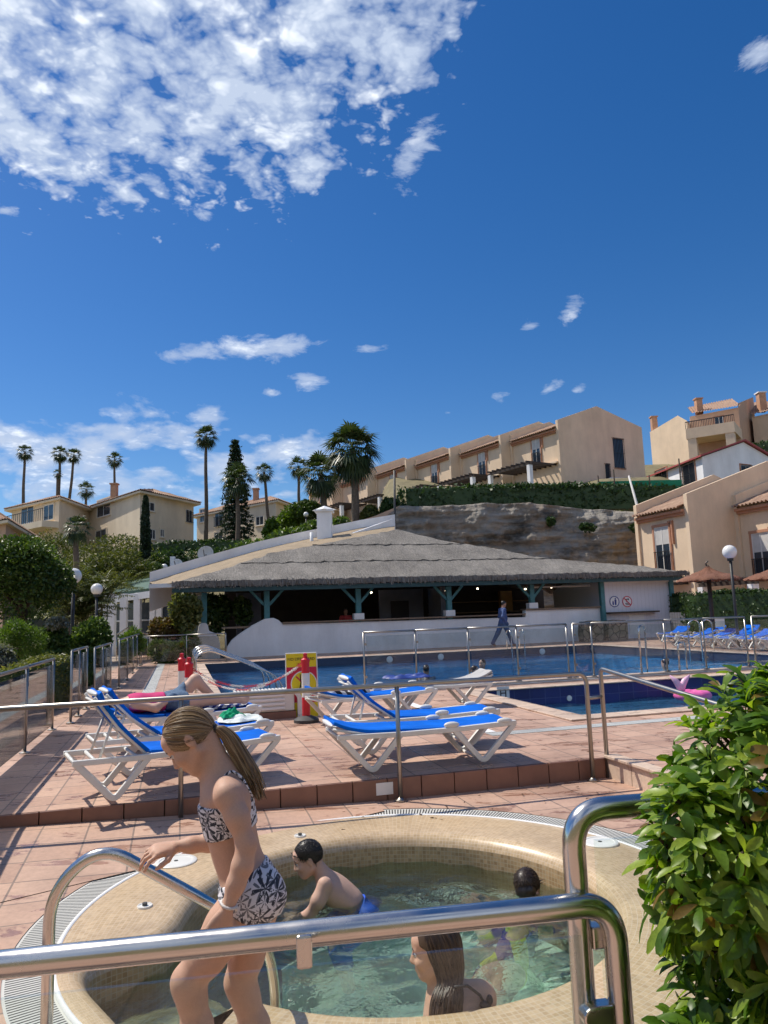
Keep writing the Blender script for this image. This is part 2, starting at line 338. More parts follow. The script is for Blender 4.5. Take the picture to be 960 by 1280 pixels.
def cliff_mat():
    m, nt, b, o = newmat('layered_rock'); v = mapping(nt, geopos(nt), (.06, .02, 0)); st = mapping(nt, v, (0, 0, 0), (.35, .35, 2.6))
    n1 = noise(nt, st, 1.1, 8, .68, .8); n2 = noise(nt, v, .28, 4, .6); n3 = noise(nt, mapping(nt, v, (0, 0, 0), (.5, .5, 1.4)), .55, 5, .65)
    c = ramp(nt, n1, [(.28, (.15, .135, .115)), (.46, (.26, .235, .20)), (.62, (.34, .31, .265)), (.78, (.40, .37, .32))])
    c = mixc(nt, ramp(nt, n2, [(.45, (0,) * 3), (.62, (.4,) * 3)]), c, ramp(nt, n1, [(.3, (.2, .13, .075)), (.7, (.42, .28, .16))]))
    c = mixc(nt, ramp(nt, n3, [(.52, (0,) * 3), (.66, (.85,) * 3)]), c, (.035, .033, .028))
    setp(nt, b, col=c, rough=.95, norm=bump(nt, n1, 1., .25)); return m
MT['cliff'] = cliff_mat()
def plank_mat():
    m, nt, b, o = newmat('white_plank_cladding'); v = mapping(nt, geopos(nt), (0, 0, -TH))
    w = nd(nt, 'TexWave', {'Vector': v, 'Scale': 1.6, 'Distortion': 0., 'Detail': 0.}, wave_type='BANDS', bands_direction='X', wave_profile='SAW')
    g = ramp(nt, w.outputs['Fac'], [(.0, (.0,) * 3), (.06, (1,) * 3)])
    setp(nt, b, col=mixc(nt, g, (.42, .42, .46), (.70, .70, .76)), rough=.6, norm=bump(nt, g, .4, .01)); return m
MT['plank'] = plank_mat()
def leaf_mat(name, dark, mid, light, gloss=.35, trans=.35, spec=.5):
    m, nt, b, o = newmat(name); g = nt.nodes.new('ShaderNodeNewGeometry')
    v = objco(nt); r = mth(nt, 'ADD', mth(nt, 'MULTIPLY', g.outputs['Random Per Island'], .65), mth(nt, 'MULTIPLY', noise(nt, v, 1.7, 3), .5))
    c = ramp(nt, r, [(.2, dark), (.55, mid), (.9, light)])
    if 'bush' in name: c = mixc(nt, mth(nt, 'GREATER_THAN', g.outputs['Random Per Island'], .965), c, (.20, .13, .03)); c = mixc(nt, .35, c, mixc(nt, 1., c, ramp(nt, noise(nt, v, 160, 3), [(.35, (.6, .6, .5)), (.65, (1.25, 1.25, 1.1))]), 'MULTIPLY'))
    setp(nt, b, col=c, rough=gloss, spec=spec); t = nd(nt, 'BsdfTranslucent', {'Color': mixc(nt, 1., c, (1.5, 1.6, .5), 'MULTIPLY')})
    x = nd(nt, 'MixShader', {0: trans, 1: b.outputs[0], 2: t.outputs[0]}); nt.links.new(x.outputs[0], o.inputs[0]); return m
MT['leaf_bush'] = leaf_mat('glossy_bush_leaf', (.035, .095, .010), (.105, .205, .018), (.30, .40, .048), .38, .42, .4)
MT['leaf_dark'] = leaf_mat('dark_tree_leaf', (.020, .048, .010), (.045, .090, .018), (.10, .15, .026), .45, .22, .4)
MT['leaf_mid'] = leaf_mat('mid_green_leaf', (.032, .070, .016), (.075, .135, .028), (.15, .21, .045), .5, .28, .4)
MT['leaf_lime'] = leaf_mat('lime_green_leaf', (.04, .075, .01), (.085, .15, .018), (.14, .22, .03), .5, .35, .4)
MT['leaf_olive'] = leaf_mat('olive_frond', (.035, .052, .012), (.085, .105, .022), (.17, .17, .04), .5, .3, .4)
MT['leaf_silver'] = leaf_mat('silver_leaf', (.09, .10, .08), (.17, .18, .15), (.26, .27, .23), .6, .2, .4)
MT['leaf_palm'] = leaf_mat('palm_frond_green', (.018, .036, .012), (.04, .068, .022), (.085, .11, .045), .4, .2, .5)
MT['leaf_rust'] = leaf_mat('rusty_leaf', (.06, .03, .01), (.12, .07, .02), (.15, .13, .03), .6, .3, .4)
MT['leaf_hedge'] = leaf_mat('hedge_leaf', (.016, .040, .013), (.034, .070, .021), (.062, .115, .03), .5, .2, .4)
MT['leaf_var'] = leaf_mat('variegated_leaf', (.06, .08, .02), (.13, .15, .04), (.26, .25, .10), .5, .3, .4)
MT['needle'] = leaf_mat('conifer_needle', (.008, .022, .010), (.018, .040, .018), (.035, .06, .026), .5, .12, .4)
MT['dead_frond'] = mat('dead_palm_thatch', (.16, .11, .06), .95, 0, .3, 12)
def hair_mat(name, c0, c1, c2, rough=.42):
    m, nt, b, o = newmat(name); g = nt.nodes.new('ShaderNodeNewGeometry')
    setp(nt, b, col=ramp(nt, g.outputs['Random Per Island'], [(.1, c0), (.5, c1), (.95, c2)]), rough=rough, spec=.5); return m
MT['blond'] = hair_mat('dark_blond_hair', (.11, .065, .03), (.22, .14, .07), (.36, .25, .13))
MT['wetbrown'] = hair_mat('long_wet_hair', (.02, .011, .007), (.042, .024, .015), (.085, .052, .03), .42)
MT['shorthair'] = hair_mat('short_dark_hair', (.008, .006, .005), (.016, .012, .01), (.03, .022, .017), .4)
def palmprint_mat():
    m, nt, b, o = newmat('palm_print_fabric'); v = objco(nt)
    x = nd(nt, 'SeparateXYZ', {0: mapping(nt, v, (0, 0, 0), (1, .45, 1))})
    fl = nd(nt, 'CombineXYZ', {0: x.outputs[0], 1: mth(nt, 'MULTIPLY', x.outputs[1], 1.), 2: x.outputs[2]})
    out = None
    for k, (s, off) in enumerate(((17., (0, 0, 0)), (23., (.31, .17, .53)))):
        p = mapping(nt, fl.outputs[0], (0, .3 * k, 0), (s, s, s), off)
        vo = nd(nt, 'TexVoronoi', {'Vector': p, 'Scale': 1., 'Randomness': .8}, voronoi_dimensions='3D', feature='F1')
        dv = nd(nt, 'VectorMath', {0: p, 1: vo.outputs['Position']}, operation='SUBTRACT'); sx = nd(nt, 'SeparateXYZ', {0: dv.outputs[0]})
        an = mth(nt, 'ARCTAN2', sx.outputs[2], sx.outputs[0]); hs = nd(nt, 'TexWhiteNoise', {0: vo.outputs['Position']}, noise_dimensions='3D')
        st = mth(nt, 'SINE', mth(nt, 'ADD', mth(nt, 'MULTIPLY', an, 7.), mth(nt, 'MULTIPLY', hs.outputs[0], 6.)))
        r = vo.outputs['Distance']; th = mth(nt, 'ADD', mth(nt, 'MULTIPLY', r, 2.2), -.70)
        leaf = mth(nt, 'MULTIPLY', mth(nt, 'GREATER_THAN', st, th), mth(nt, 'LESS_THAN', r, .70))
        nz = mth(nt, 'GREATER_THAN', noise(nt, p, 6., 3), .38); leaf = mth(nt, 'MULTIPLY', leaf, nz)
        out = leaf if out is None else mth(nt, 'MAXIMUM', out, mth(nt, 'MULTIPLY', leaf, .8))
    setp(nt, b, col=mixc(nt, out, (.72, .71, .74), (.03, .035, .05)), rough=.75, norm=bump(nt, noise(nt, v, 60, 3), .2, .003)); return m
MT['palmprint'] = palmprint_mat()
def stripe_mat(name, a, bcol, s, d='X', dist=2.):
    m, nt, b, o = newmat(name); v = objco(nt)
    w = nd(nt, 'TexWave', {'Vector': v, 'Scale': s, 'Distortion': dist, 'Detail': 1.}, wave_type='BANDS', bands_direction=d)
    setp(nt, b, col=ramp(nt, w.outputs['Fac'], [(.45, a), (.52, bcol)]), rough=.9, norm=bump(nt, noise(nt, v, 120, 3), .5, .004)); return m
MT['stripe_towel'] = stripe_mat('blue_striped_towel', (.03, .06, .28), (.75, .76, .78), 3.5, 'X', 1.5)
MT['bw_cloth'] = stripe_mat('black_white_patterned_cloth', (.015, .015, .02), (.6, .6, .6), 2.6, 'DIAGONAL', 7.)
MT['swim_multi'] = stripe_mat('striped_swimsuit', (.07, .04, .22), (.5, .6, .02), 1.6, 'X', .6)
def grate_mat():
    m, nt, b, o = newmat('radial_drain_grate'); x = nd(nt, 'SeparateXYZ', {0: objco(nt)})
    an = mth(nt, 'ARCTAN2', x.outputs[1], x.outputs[0]); w = mth(nt, 'SINE', mth(nt, 'MULTIPLY', an, 520.))
    g = ramp(nt, mth(nt, 'ADD', mth(nt, 'MULTIPLY', w, .5), .5), [(.30, (0,) * 3), (.44, (1,) * 3)])
    r = mth(nt, 'SQRT', mth(nt, 'ADD', mth(nt, 'POWER', x.outputs[0], 2.), mth(nt, 'POWER', x.outputs[1], 2.)))
    e = mth(nt, 'MAXIMUM', mth(nt, 'LESS_THAN', r, GR0 + .02), mth(nt, 'GREATER_THAN', r, GR1 - .015)); g2 = mth(nt, 'MAXIMUM', nd(nt, 'RGBToBW', {0: g}).outputs[0], e)
    setp(nt, b, col=mixc(nt, g2, (.035, .033, .03), (.62, .61, .56)), rough=.55, norm=bump(nt, g2, .6, .01)); return m
GR0, GR1 = 1.75, 1.965
MT['grate'] = grate_mat()
def stonecrack_mat():
    m, nt, b, o = newmat('cracked_stone_cladding'); v = geopos(nt)
    vo = nd(nt, 'TexVoronoi', {'Vector': v, 'Scale': 3.4}, feature='DISTANCE_TO_EDGE'); g = ramp(nt, vo.outputs['Distance'], [(.02, (0,) * 3), (.07, (1,) * 3)])
    setp(nt, b, col=mixc(nt, g, (.08, .07, .06), ramp(nt, noise(nt, v, 3, 4), [(.3, (.24, .20, .15)), (.7, (.36, .30, .23))])), rough=.9, norm=bump(nt, g, .6, .03)); return m
MT['crackstone'] = stonecrack_mat()
# ---------------------------------------------------------------- sky, clouds, sun
SUN = nrm((-.63, .32, 1.0)); SEL = math.asin(SUN[2]); SAZ = math.atan2(SUN[0], SUN[1])
def azel(px, py): r = nrm(ray(px, py)); return math.atan2(r[0], r[1]), math.asin(r[2])
def make_world():
    w = bpy.data.worlds.new('World'); sc.world = w; w.use_nodes = True; nt = w.node_tree
    bg = nt.nodes['Background']; out = nt.nodes['World Output']; g = nt.nodes.new('ShaderNodeTexCoord').outputs['Generated']
    sky = nd(nt, 'TexSky', sky_type='NISHITA', sun_disc=False, sun_elevation=SEL, sun_rotation=SAZ, altitude=300, air_density=1.0, dust_density=.35, ozone_density=3.5)
    hs = nd(nt, 'HueSaturation', {'Hue': .507, 'Saturation': 1.34, 'Value': .80, 'Color': sky.outputs[0]})
    nt.links.new(hs.outputs[0], bg.inputs[0]); bg.inputs[1].default_value = .10
    x = nd(nt, 'SeparateXYZ', {0: g}); zc = mth(nt, 'MAXIMUM', x.outputs[2], .03)
    az = mth(nt, 'ARCTAN2', x.outputs[0], x.outputs[1]); el = mth(nt, 'ARCSINE', x.outputs[2])
    pl = nd(nt, 'CombineXYZ', {0: mth(nt, 'DIVIDE', x.outputs[0], mth(nt, 'ADD', zc, .12)), 1: mth(nt, 'DIVIDE', x.outputs[1], mth(nt, 'ADD', zc, .12)), 2: 0.}).outputs[0]
    def blobs(lst):
        mx = None
        for px, py, rx, ry, st, ang in lst:
            a0, e0 = azel(px, py); rx /= 925.; ry /= 925.; ca, sa = math.cos(ang), math.sin(ang)
            da = mth(nt, 'MULTIPLY', mth(nt, 'SUBTRACT', az, a0), math.cos(e0)); de = mth(nt, 'SUBTRACT', el, e0)
            u = mth(nt, 'DIVIDE', mth(nt, 'ADD', mth(nt, 'MULTIPLY', da, ca), mth(nt, 'MULTIPLY', de, sa)), rx)
            v = mth(nt, 'DIVIDE', mth(nt, 'SUBTRACT', mth(nt, 'MULTIPLY', de, ca), mth(nt, 'MULTIPLY', da, sa)), ry)
            q = mth(nt, 'MULTIPLY', mth(nt, 'SUBTRACT', 1., mth(nt, 'SQRT', mth(nt, 'ADD', mth(nt, 'MULTIPLY', u, u), mth(nt, 'MULTIPLY', v, v)))), st)
            mx = q if mx is None else mth(nt, 'MAXIMUM', mx, q)
        return mx
    hi = blobs([(130, -60, 420, 290, 1.25, .0), (330, 100, 230, 130, 1.1, .45), (60, 120, 220, 130, 1.1, -.1), (500, 20, 110, 120, .8, .3), (160, 245, 40, 20, .7, 0), (385, 215, 45, 35, .9, 0)])
    lo = blobs([(300, 436, 100, 19, .95, .04), (350, 432, 62, 16, 1., 0), (380, 478, 32, 12, .8, 0), (250, 268, 22, 12, .95, 0), (512, 200, 22, 48, .62, -.6), (950, 70, 26, 18, .85, 0), (713, 392, 24, 20, .95, .4), (662, 406, 20, 9, .7, 0), (462, 436, 38, 10, .62, .1), (685, 487, 20, 10, .65, .4), (338, 490, 16, 8, .7, 0), (720, 488, 14, 7, .6, .2), (5, 262, 20, 7, .7, 0), (560, 516, 14, 6, .5, 0), (625, 495, 30, 9, .42, 0)])
    band = blobs([(60, 570, 200, 60, .95, 0), (190, 545, 120, 36, .95, 0), (300, 575, 130, 45, .95, .1), (130, 600, 260, 50, .8, 0), (360, 560, 60, 28, .9, .2)])
    pm = nd(nt, 'VectorMath', {0: nd(nt, 'TexNoise', {'Vector': pl, 'Scale': 14., 'Detail': 3.}).outputs['Color'], 1: (.05, .05, .05), 2: pl}, operation='MULTIPLY_ADD').outputs[0]
    puff = nd(nt, 'TexVoronoi', {'Vector': pm, 'Scale': 15., 'Detail': 3., 'Roughness': .6, 'Smoothness': .5, 'Randomness': 1.}, feature='SMOOTH_F1').outputs['Distance']
    fb = noise(nt, pl, 7.5, 8, .62, .3); fb2 = noise(nt, pl, 26., 6, .6, .4)
    cell = mth(nt, 'SUBTRACT', .78, mth(nt, 'MULTIPLY', puff, 1.15))
    hn = mth(nt, 'ADD', mth(nt, 'MULTIPLY', fb, .62), mth(nt, 'ADD', mth(nt, 'MULTIPLY', cell, .36), mth(nt, 'MULTIPLY', fb2, .24)))
    dh = ramp(nt, mth(nt, 'ADD', hn, mth(nt, 'MULTIPLY', mth(nt, 'MINIMUM', hi, .55), .86)), [(.55, (0,) * 3), (.66, (.45,) * 3), (.84, (1,) * 3)])
    ln = noise(nt, nd(nt, 'CombineXYZ', {0: mth(nt, 'MULTIPLY', az, 1.), 1: mth(nt, 'MULTIPLY', el, 2.2), 2: .3}).outputs[0], 15., 8, .62, .35)
    dl = ramp(nt, mth(nt, 'ADD', ln, mth(nt, 'MULTIPLY', lo, .34)), [(.58, (0,) * 3), (.72, (.6,) * 3), (.9, (.95,) * 3)])
    bv = nd(nt, 'CombineXYZ', {0: az, 1: mth(nt, 'MULTIPLY', el, 2.2), 2: .9}).outputs[0]; bn = mth(nt, 'ADD', mth(nt, 'MULTIPLY', noise(nt, bv, 7., 7, .6, .3), 1.25), mth(nt, 'MULTIPLY', nd(nt, 'TexVoronoi', {'Vector': bv, 'Scale': 22., 'Detail': 2.}, feature='SMOOTH_F1').outputs['Distance'], -.28))
    db = ramp(nt, mth(nt, 'ADD', bn, mth(nt, 'MULTIPLY', band, .42)), [(.53, (0,) * 3), (.66, (.6,) * 3), (.84, (.98,) * 3)])
    # unseen broken cloud added behind the viewer to brighten shaded walls
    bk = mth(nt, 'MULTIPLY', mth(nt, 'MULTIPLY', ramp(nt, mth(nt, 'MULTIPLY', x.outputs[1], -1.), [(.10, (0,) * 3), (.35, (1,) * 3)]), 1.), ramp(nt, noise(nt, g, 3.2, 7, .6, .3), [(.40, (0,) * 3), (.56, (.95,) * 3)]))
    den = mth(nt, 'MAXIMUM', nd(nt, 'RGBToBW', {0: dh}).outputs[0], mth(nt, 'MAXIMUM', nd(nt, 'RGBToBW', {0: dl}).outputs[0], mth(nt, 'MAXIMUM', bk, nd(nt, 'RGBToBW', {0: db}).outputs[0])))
    shade = ramp(nt, mth(nt, 'ADD', mth(nt, 'MULTIPLY', cell, .30), mth(nt, 'MULTIPLY', noise(nt, pl, 4.2, 4, .55, .2), .72)), [(.26, (.40, .47, .60)), (.42, (.64, .69, .77)), (.57, (.92, .94, .96))])
    cb = nd(nt, 'Background', {'Color': shade, 'Strength': 1.05})
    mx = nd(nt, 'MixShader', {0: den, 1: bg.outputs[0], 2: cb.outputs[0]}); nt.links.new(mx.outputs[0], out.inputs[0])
    w.cycles.sampling_method = 'MANUAL'; w.cycles.sample_map_resolution = 1024
make_world()
L = bpy.data.lights.new('sun', 'SUN'); L.energy = 3.5; L.angle = R(.55); L.color = (1., .93, .82)
lo_ = bpy.data.objects.new('sun', L); COL.objects.link(lo_); lo_.rotation_euler = Vector(-SUN).to_track_quat('-Z', 'Y').to_euler()
sc.view_settings.view_transform = 'Standard'; sc.view_settings.look = 'None'; sc.view_settings.gamma = 1; sc.view_settings.exposure = .45; sc.view_settings.use_curve_mapping = False
sc.render.engine = 'CYCLES'; sc.cycles.use_denoising = True; sc.cycles.max_bounces = 7; sc.cycles.diffuse_bounces = 3; sc.cycles.transparent_max_bounces = 14; sc.cycles.glossy_bounces = 4; sc.cycles.use_adaptive_sampling = True; sc.cycles.adaptive_threshold = .025; sc.cycles.caustics_reflective = False; sc.cycles.caustics_refractive = False; sc.cycles.sample_clamp_indirect = 6.

# ---------------------------------------------------------------- terrain
def sstep(x, a, b): t = np.clip((x - a) / (b - a), 0, 1); return t * t * (3 - 2 * t)
def terr(x, y):
    left = 7.0 * sstep(y, 34, 58) + 1.0 * sstep(y, 60, 120)
    right = 7.7 * sstep(y, 46.4, 48.2) + 3.1 * sstep(y, 51, 57) + 1.0 * sstep(y, 57, 62) + 5 * sstep(y, 62, 82)
    far_r = 1.0 * sstep(y, 34, 44) + 5.5 * sstep(y, 42, 50) + 4.2 * sstep(y, 50, 58) + 1.2 * sstep(y, 50, 62) + 5 * sstep(y, 62, 82)
    w1 = sstep(x, -3.2, 1.2); w2 = sstep(x, 15.2, 17.5)
    h = left * (1 - w1) + (right * (1 - w2) + far_r * w2) * w1
    a = x * V2[0] + y * V2[1]; b = x * U2[0] + y * U2[1]
    inside = ((a > -1.6) & (b < 36)) | (b < 4.5)
    back = 9. * sstep(-y, 8, 15) * (b < 4.5)  # unseen slope added behind the viewer for bounce light and rail reflections
    return np.where(inside & (y < 45), -2.6 + (back + 2.6) * (y < -7.5), h + .08)
def make_terrain():
    xs = np.concatenate([np.linspace(-600, -40, 16), np.linspace(-38, 50, 133), np.linspace(54, 600, 16)]); ys = np.concatenate([np.linspace(-60, 0, 31), np.linspace(1, 90, 134), np.linspace(95, 900, 20)])
    X, Y = np.meshgrid(xs, ys); Zz = terr(X, Y); v = np.stack([X, Y, Zz], -1).reshape(-1, 3); n = len(xs)
    i = np.arange(len(ys) - 1)[:, None] * n + np.arange(n - 1)[None]; f = np.stack([i, i + 1, i + n + 1, i + n], -1).reshape(-1, 4)
    o = link_mesh('terrain', arr_mesh('terrain', v, f), None, [MT['soil']], True); tag(o, kind='structure')
make_terrain()
# ---------------------------------------------------------------- decks and pools
SPAC = np.array([.0, 4.38]); 
def circ(c, r, n=96, ph=0): return [(c[0] + r * math.cos(2 * math.pi * k / n + ph), c[1] + r * math.sin(2 * math.pi * k / n + ph)) for k in range(n)]
STEP_B = 6.42; LEDGE_A = 3.87; DZ = .18
lower = [D(-9, -6)[:2], D(LEDGE_A, -6)[:2], D(LEDGE_A, STEP_B)[:2], D(-9, STEP_B)[:2]]
sheet('lower_deck', lower, [circ(SPAC, GR1, 120)], 0., MT['deck'])
W0, W1 = (.72, 13.68), (14.8, 25.0); S0, S1 = (5.0, 8.85), (17.5, 12.35)
main_pool = [D(W0[0], W0[1])[:2], D(W1[0] , W0[1])[:2], D(W1[0], W1[1])[:2], D(W0[0], W1[1])[:2]]
small_pool = [D(S0[0], S0[1])[:2], D(S1[0], S0[1])[:2], D(S1[0], S1[1])[:2], D(S0[0], S1[1])[:2]]
def grow(rect, m):
    (a0, b0), (a1, b1) = rect; return [D(a0 - m, b0 - m)[:2], D(a1 + m, b0 - m)[:2], D(a1 + m, b1 + m)[:2], D(a0 - m, b1 + m)[:2]]
upper = [D(-2.0, STEP_B)[:2], D(LEDGE_A, STEP_B)[:2], D(LEDGE_A, -6)[:2], D(34, -6)[:2], D(34, 36)[:2], D(-2.0, 36)[:2]]
sheet('upper_deck', upper, [main_pool, small_pool], DZ, MT['deck'])
lt = [D(-9, STEP_B)[:2], D(-2., STEP_B)[:2], D(-2., 36)[:2], D(-9, 36)[:2]]
sheet('garden_path', lt, [], DZ - .02, MT['path'])
# risers
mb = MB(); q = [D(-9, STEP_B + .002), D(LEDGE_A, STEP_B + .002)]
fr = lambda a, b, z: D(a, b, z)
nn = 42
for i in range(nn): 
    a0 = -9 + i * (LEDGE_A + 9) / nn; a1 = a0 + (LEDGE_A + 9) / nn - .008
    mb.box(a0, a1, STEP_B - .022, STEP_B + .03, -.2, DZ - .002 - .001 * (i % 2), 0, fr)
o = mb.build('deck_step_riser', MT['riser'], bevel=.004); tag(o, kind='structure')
mb = MB(); mb.box(LEDGE_A - .02, LEDGE_A + .05, -5, STEP_B - .024, -.2, DZ - .003, 0, fr); mb.box(LEDGE_A - .05, LEDGE_A + .09, -5, STEP_B - .026, DZ + .002, DZ + .03, 0, fr); tag(mb.build('deck_ledge', MT['coping'], bevel=.006), kind='structure')
# gentle rise of the lower paving towards the left end of the step
wd = MB(); wd.add([D(-3.4, STEP_B - .03, .155), D(-3.4, STEP_B - 2.4, .004), D(1.6, STEP_B - .35, .004), D(1.6, STEP_B - .03, .006)], [(0, 1, 2, 3)]); tag(wd.build('sloped_paving', MT['deck']), kind='structure')
# white tile in the riser, drain strips, white expansion joints
mb = MB(); pp = P(478, 985, 6.8); a_, b_ = ab(Z(478, 985, .09)); mb.box(a_ - .075, a_ + .075, STEP_B - .028, STEP_B - .023, .05, .15, 0, fr); o = mb.build('riser_vent', MT['white_paint']); tag(o, 'small white vent plate set in the dark red step riser', 'vent plate')
def strip(name, a0, a1, b0, b1, m, z=DZ + .004): 
    o = MB().add([D(a0, b0, z), D(a1, b0, z), D(a1, b1, z), D(a0, b1, z)], [(0, 1, 2, 3)]).build(name, m); tag(o, kind='structure')
strip('drain_channel', -.75, -.5, 11.5, 27.5, MT['drain']); strip('drain_channel', 3.4, 20, 8.0, 8.22, MT['drain']); strip('drain_channel', 1.0, 16., 13.28, 13.36, MT['white_paint'])
strip('drain_channel', 3.4, 3.55, 8.25, 12.6, MT['white_paint'])
def coping(rect, m, name):
    (a0, b0), (a1, b1) = rect; mb = MB(); z = DZ
    for (x0, x1, y0, y1) in ((a0 - .3, a1 + .3, b0 - .3, b0 + .03), (a0 - .3, a1 + .3, b1 - .03, b1 + .3), (a0 - .3, a0 + .03, b0 + .031, b1 - .031), (a1 - .03, a1 + .3, b0 + .031, b1 - .031)):
        mb.box(x0, x1, y0, y1, z + .003, z + .022, 0, fr)
    tag(mb.build(name, m, bevel=.006), kind='structure')
coping((W0, W1), MT['coping'], 'pool_coping'); coping((S0, S1), MT['coping'], 'pool_coping')
def uv_set(me, fn):
    ul = me.uv_layers.new(name='UVMap'); co_ = np.empty(len(me.vertices) * 3, np.float32); me.vertices.foreach_get('co', co_); co_ = co_.reshape(-1, 3)
    for p in me.polygons:
        for li in p.loop_indices: ul.data[li].uv = fn(co_[me.loops[li].vertex_index], p)
def pool_shell(name, rect, depth, band):
    (a0, b0), (a1, b1) = rect; z1 = DZ - .001; zb = DZ - band; z0 = -depth; c = [D(a0, b0), D(a1, b0), D(a1, b1), D(a0, b1)]
    for nm, za, zc, m in (('pool_wall', zb, z1, MT['slate_tile'] if name == 'main' else MT['navy_tile']), ('pool_wall', z0, zb, MT['pool_tile' if name == 'main' else 'pale_tile'])):
        mb = MB()
        for i in range(4):
            p, q_ = c[i], c[(i + 1) % 4]; mb.add([(p[0], p[1], za), (q_[0], q_[1], za), (q_[0], q_[1], zc), (p[0], p[1], zc)], [(0, 1, 2, 3)])
        o = mb.build(nm, m); tag(o, kind='structure'); uv_set(o.data, lambda v, p: ((v[0] * V2[0] + v[1] * V2[1]) if abs(p.normal[0] * V2[0] + p.normal[1] * V2[1]) < .5 else (v[0] * U2[0] + v[1] * U2[1]), v[2]))
    tag(MB().add([(p[0], p[1], z0) for p in c], [(0, 1, 2, 3)]).build('pool_floor', MT['pool_tile' if name == 'main' else 'pale_tile']), kind='structure')
def wavegrid(name, rect, z, m, da, amp, sc_):
    (a0, b0), (a1, b1) = rect; na = int((a1 - a0) / da) + 1; nb = int((b1 - b0) / da) + 1
    A, Bb = np.meshgrid(np.linspace(a0, a1, na), np.linspace(b0, b1, nb)); Zz = np.zeros_like(A)
    r2 = np.random.default_rng(3)
    for k in range(26):
        th = r2.uniform(0, 2 * math.pi); w = sc_ * r2.uniform(.6, 2.6); Zz += np.sin((A * math.cos(th) * .8 + Bb * math.sin(th) * 1.2) * w + r2.uniform(0, 6.28)) / (w / sc_) ** .9
    Zz = z + amp * Zz / 4; v = np.stack([A * V2[0] + Bb * U2[0], A * V2[1] + Bb * U2[1], Zz], -1).reshape(-1, 3)
    i = np.arange(nb - 1)[:, None] * na + np.arange(na - 1)[None]; f = np.stack([i, i + 1, i + na + 1, i + na], -1).reshape(-1, 4)
    tag(link_mesh(name, arr_mesh(name, v, f), None, [m], True), kind='structure')
pool_shell('main', (W0, W1), 1.1, .30); pool_shell('small', (S0, S1), .7, .36)
WZ, WZ2 = -.06, -.14
wavegrid('pool_water', (W0, W1), WZ, MT['pool_water'], .13, .022, 3.2); wavegrid('small_pool_water', (S0, S1), WZ2, MT['pool_water2'], .11, .030, 3.6)
# pool entry steps with pale nosings at the left end of the main pool
mb = MB(); mb2 = MB()
for i, a in enumerate((.72, 1.3, 1.9)):
    mb.box(a, a + .6, W0[1] + .05, 20.2, -1.05, -.30 - .22 * i, 0, fr); mb2.box(a + .5, a + .595, W0[1] + .06, 20.15, -.298 - .22 * i, -.285 - .22 * i, 0, fr)
o = mb.build('pool_steps', MT['pool_tile']); tag(o, kind='structure'); o = mb2.build('pool_step_nosing', MT['white_paint']); tag(o, kind='structure')
# ---------------------------------------------------------------- spa
def spa_outline():
    pts = [circ(SPAC, 1.165, 72)[k] for k in range(72)]   # ccw from +x
    def ang(p): return math.degrees(math.atan2(p[1] - SPAC[1], p[0] - SPAC[0])) % 360
    nook = [(-1.155, 4.22), (-1.17, 4.06), (-1.22, 3.92), (-1.34, 3.83), (-1.43, 3.76), (-1.455, 3.67), (-1.38, 3.54), (-1.21, 3.34), (-1.05, 3.15), (-.95, 3.02), (-.88, 2.98), (-.815, 3.05), (-.775, 3.2), (-.74, 3.35), (-.64, 3.40)]
    a0, a1 = ang(nook[0]) - 2, ang(nook[-1]) + 3
    keep = [p for p in pts if not (a0 <= ang(p) <= a1)]
    k = next(i for i, p in enumerate(keep) if ang(p) > a1 and ang(p) < 300 and ang(p) > 180)
    loop = keep[:k] + nook + keep[k:]
    return loop
def smooth_loop(loop, n, it=2):
    P_ = np.array(loop)
    d = np.r_[0, np.cumsum(np.linalg.norm(np.roll(P_, -1, 0) - P_, axis=1))]; Q = np.vstack([P_, P_[:1]])
    t = np.linspace(0, d[-1], n, endpoint=False); P_ = np.stack([np.interp(t, d, Q[:, 0]), np.interp(t, d, Q[:, 1])], 1)
    for _ in range(it): P_ = .25 * np.roll(P_, 1, 0) + .5 * P_ + .25 * np.roll(P_, -1, 0)
    return P_
SPA = smooth_loop(spa_outline(), 240, 5)
def loopnormals(P_): t = np.roll(P_, -1, 0) - np.roll(P_, 1, 0); t /= np.linalg.norm(t, axis=1)[:, None]; return np.stack([t[:, 1], -t[:, 0]], 1)   # outward for ccw
SPAN = loopnormals(SPA); SWZ = -.17
def rows_mesh(name, rows, m, uvr, parent=None, smooth=True):
    n = len(rows[0]); v = np.concatenate(rows); f = []
    for j in range(len(rows) - 1):
        for i in range(n): f.append((j * n + i, j * n + (i + 1) % n, (j + 1) * n + (i + 1) % n, (j + 1) * n + i))
    me = arr_mesh(name, v, f); ul = me.uv_layers.new(name='UVMap'); uv = np.zeros((len(me.loops), 2), np.float32); k = 0
    for j in range(len(rows) - 1):
        for i in range(n):
            uv[k:k + 4] = [(uvr[j][i], uvr[j + 1][0] * 0 + UVV[name][j]), (uvr[j][i + 1], UVV[name][j]), (uvr[j + 1][i + 1], UVV[name][j + 1]), (uvr[j + 1][i], UVV[name][j + 1])]; k += 4
    ul.data.foreach_set('uv', uv.ravel()); o = link_mesh(name, me, parent, [m], smooth); tag(o, kind='structure'); return o
UVV = {}
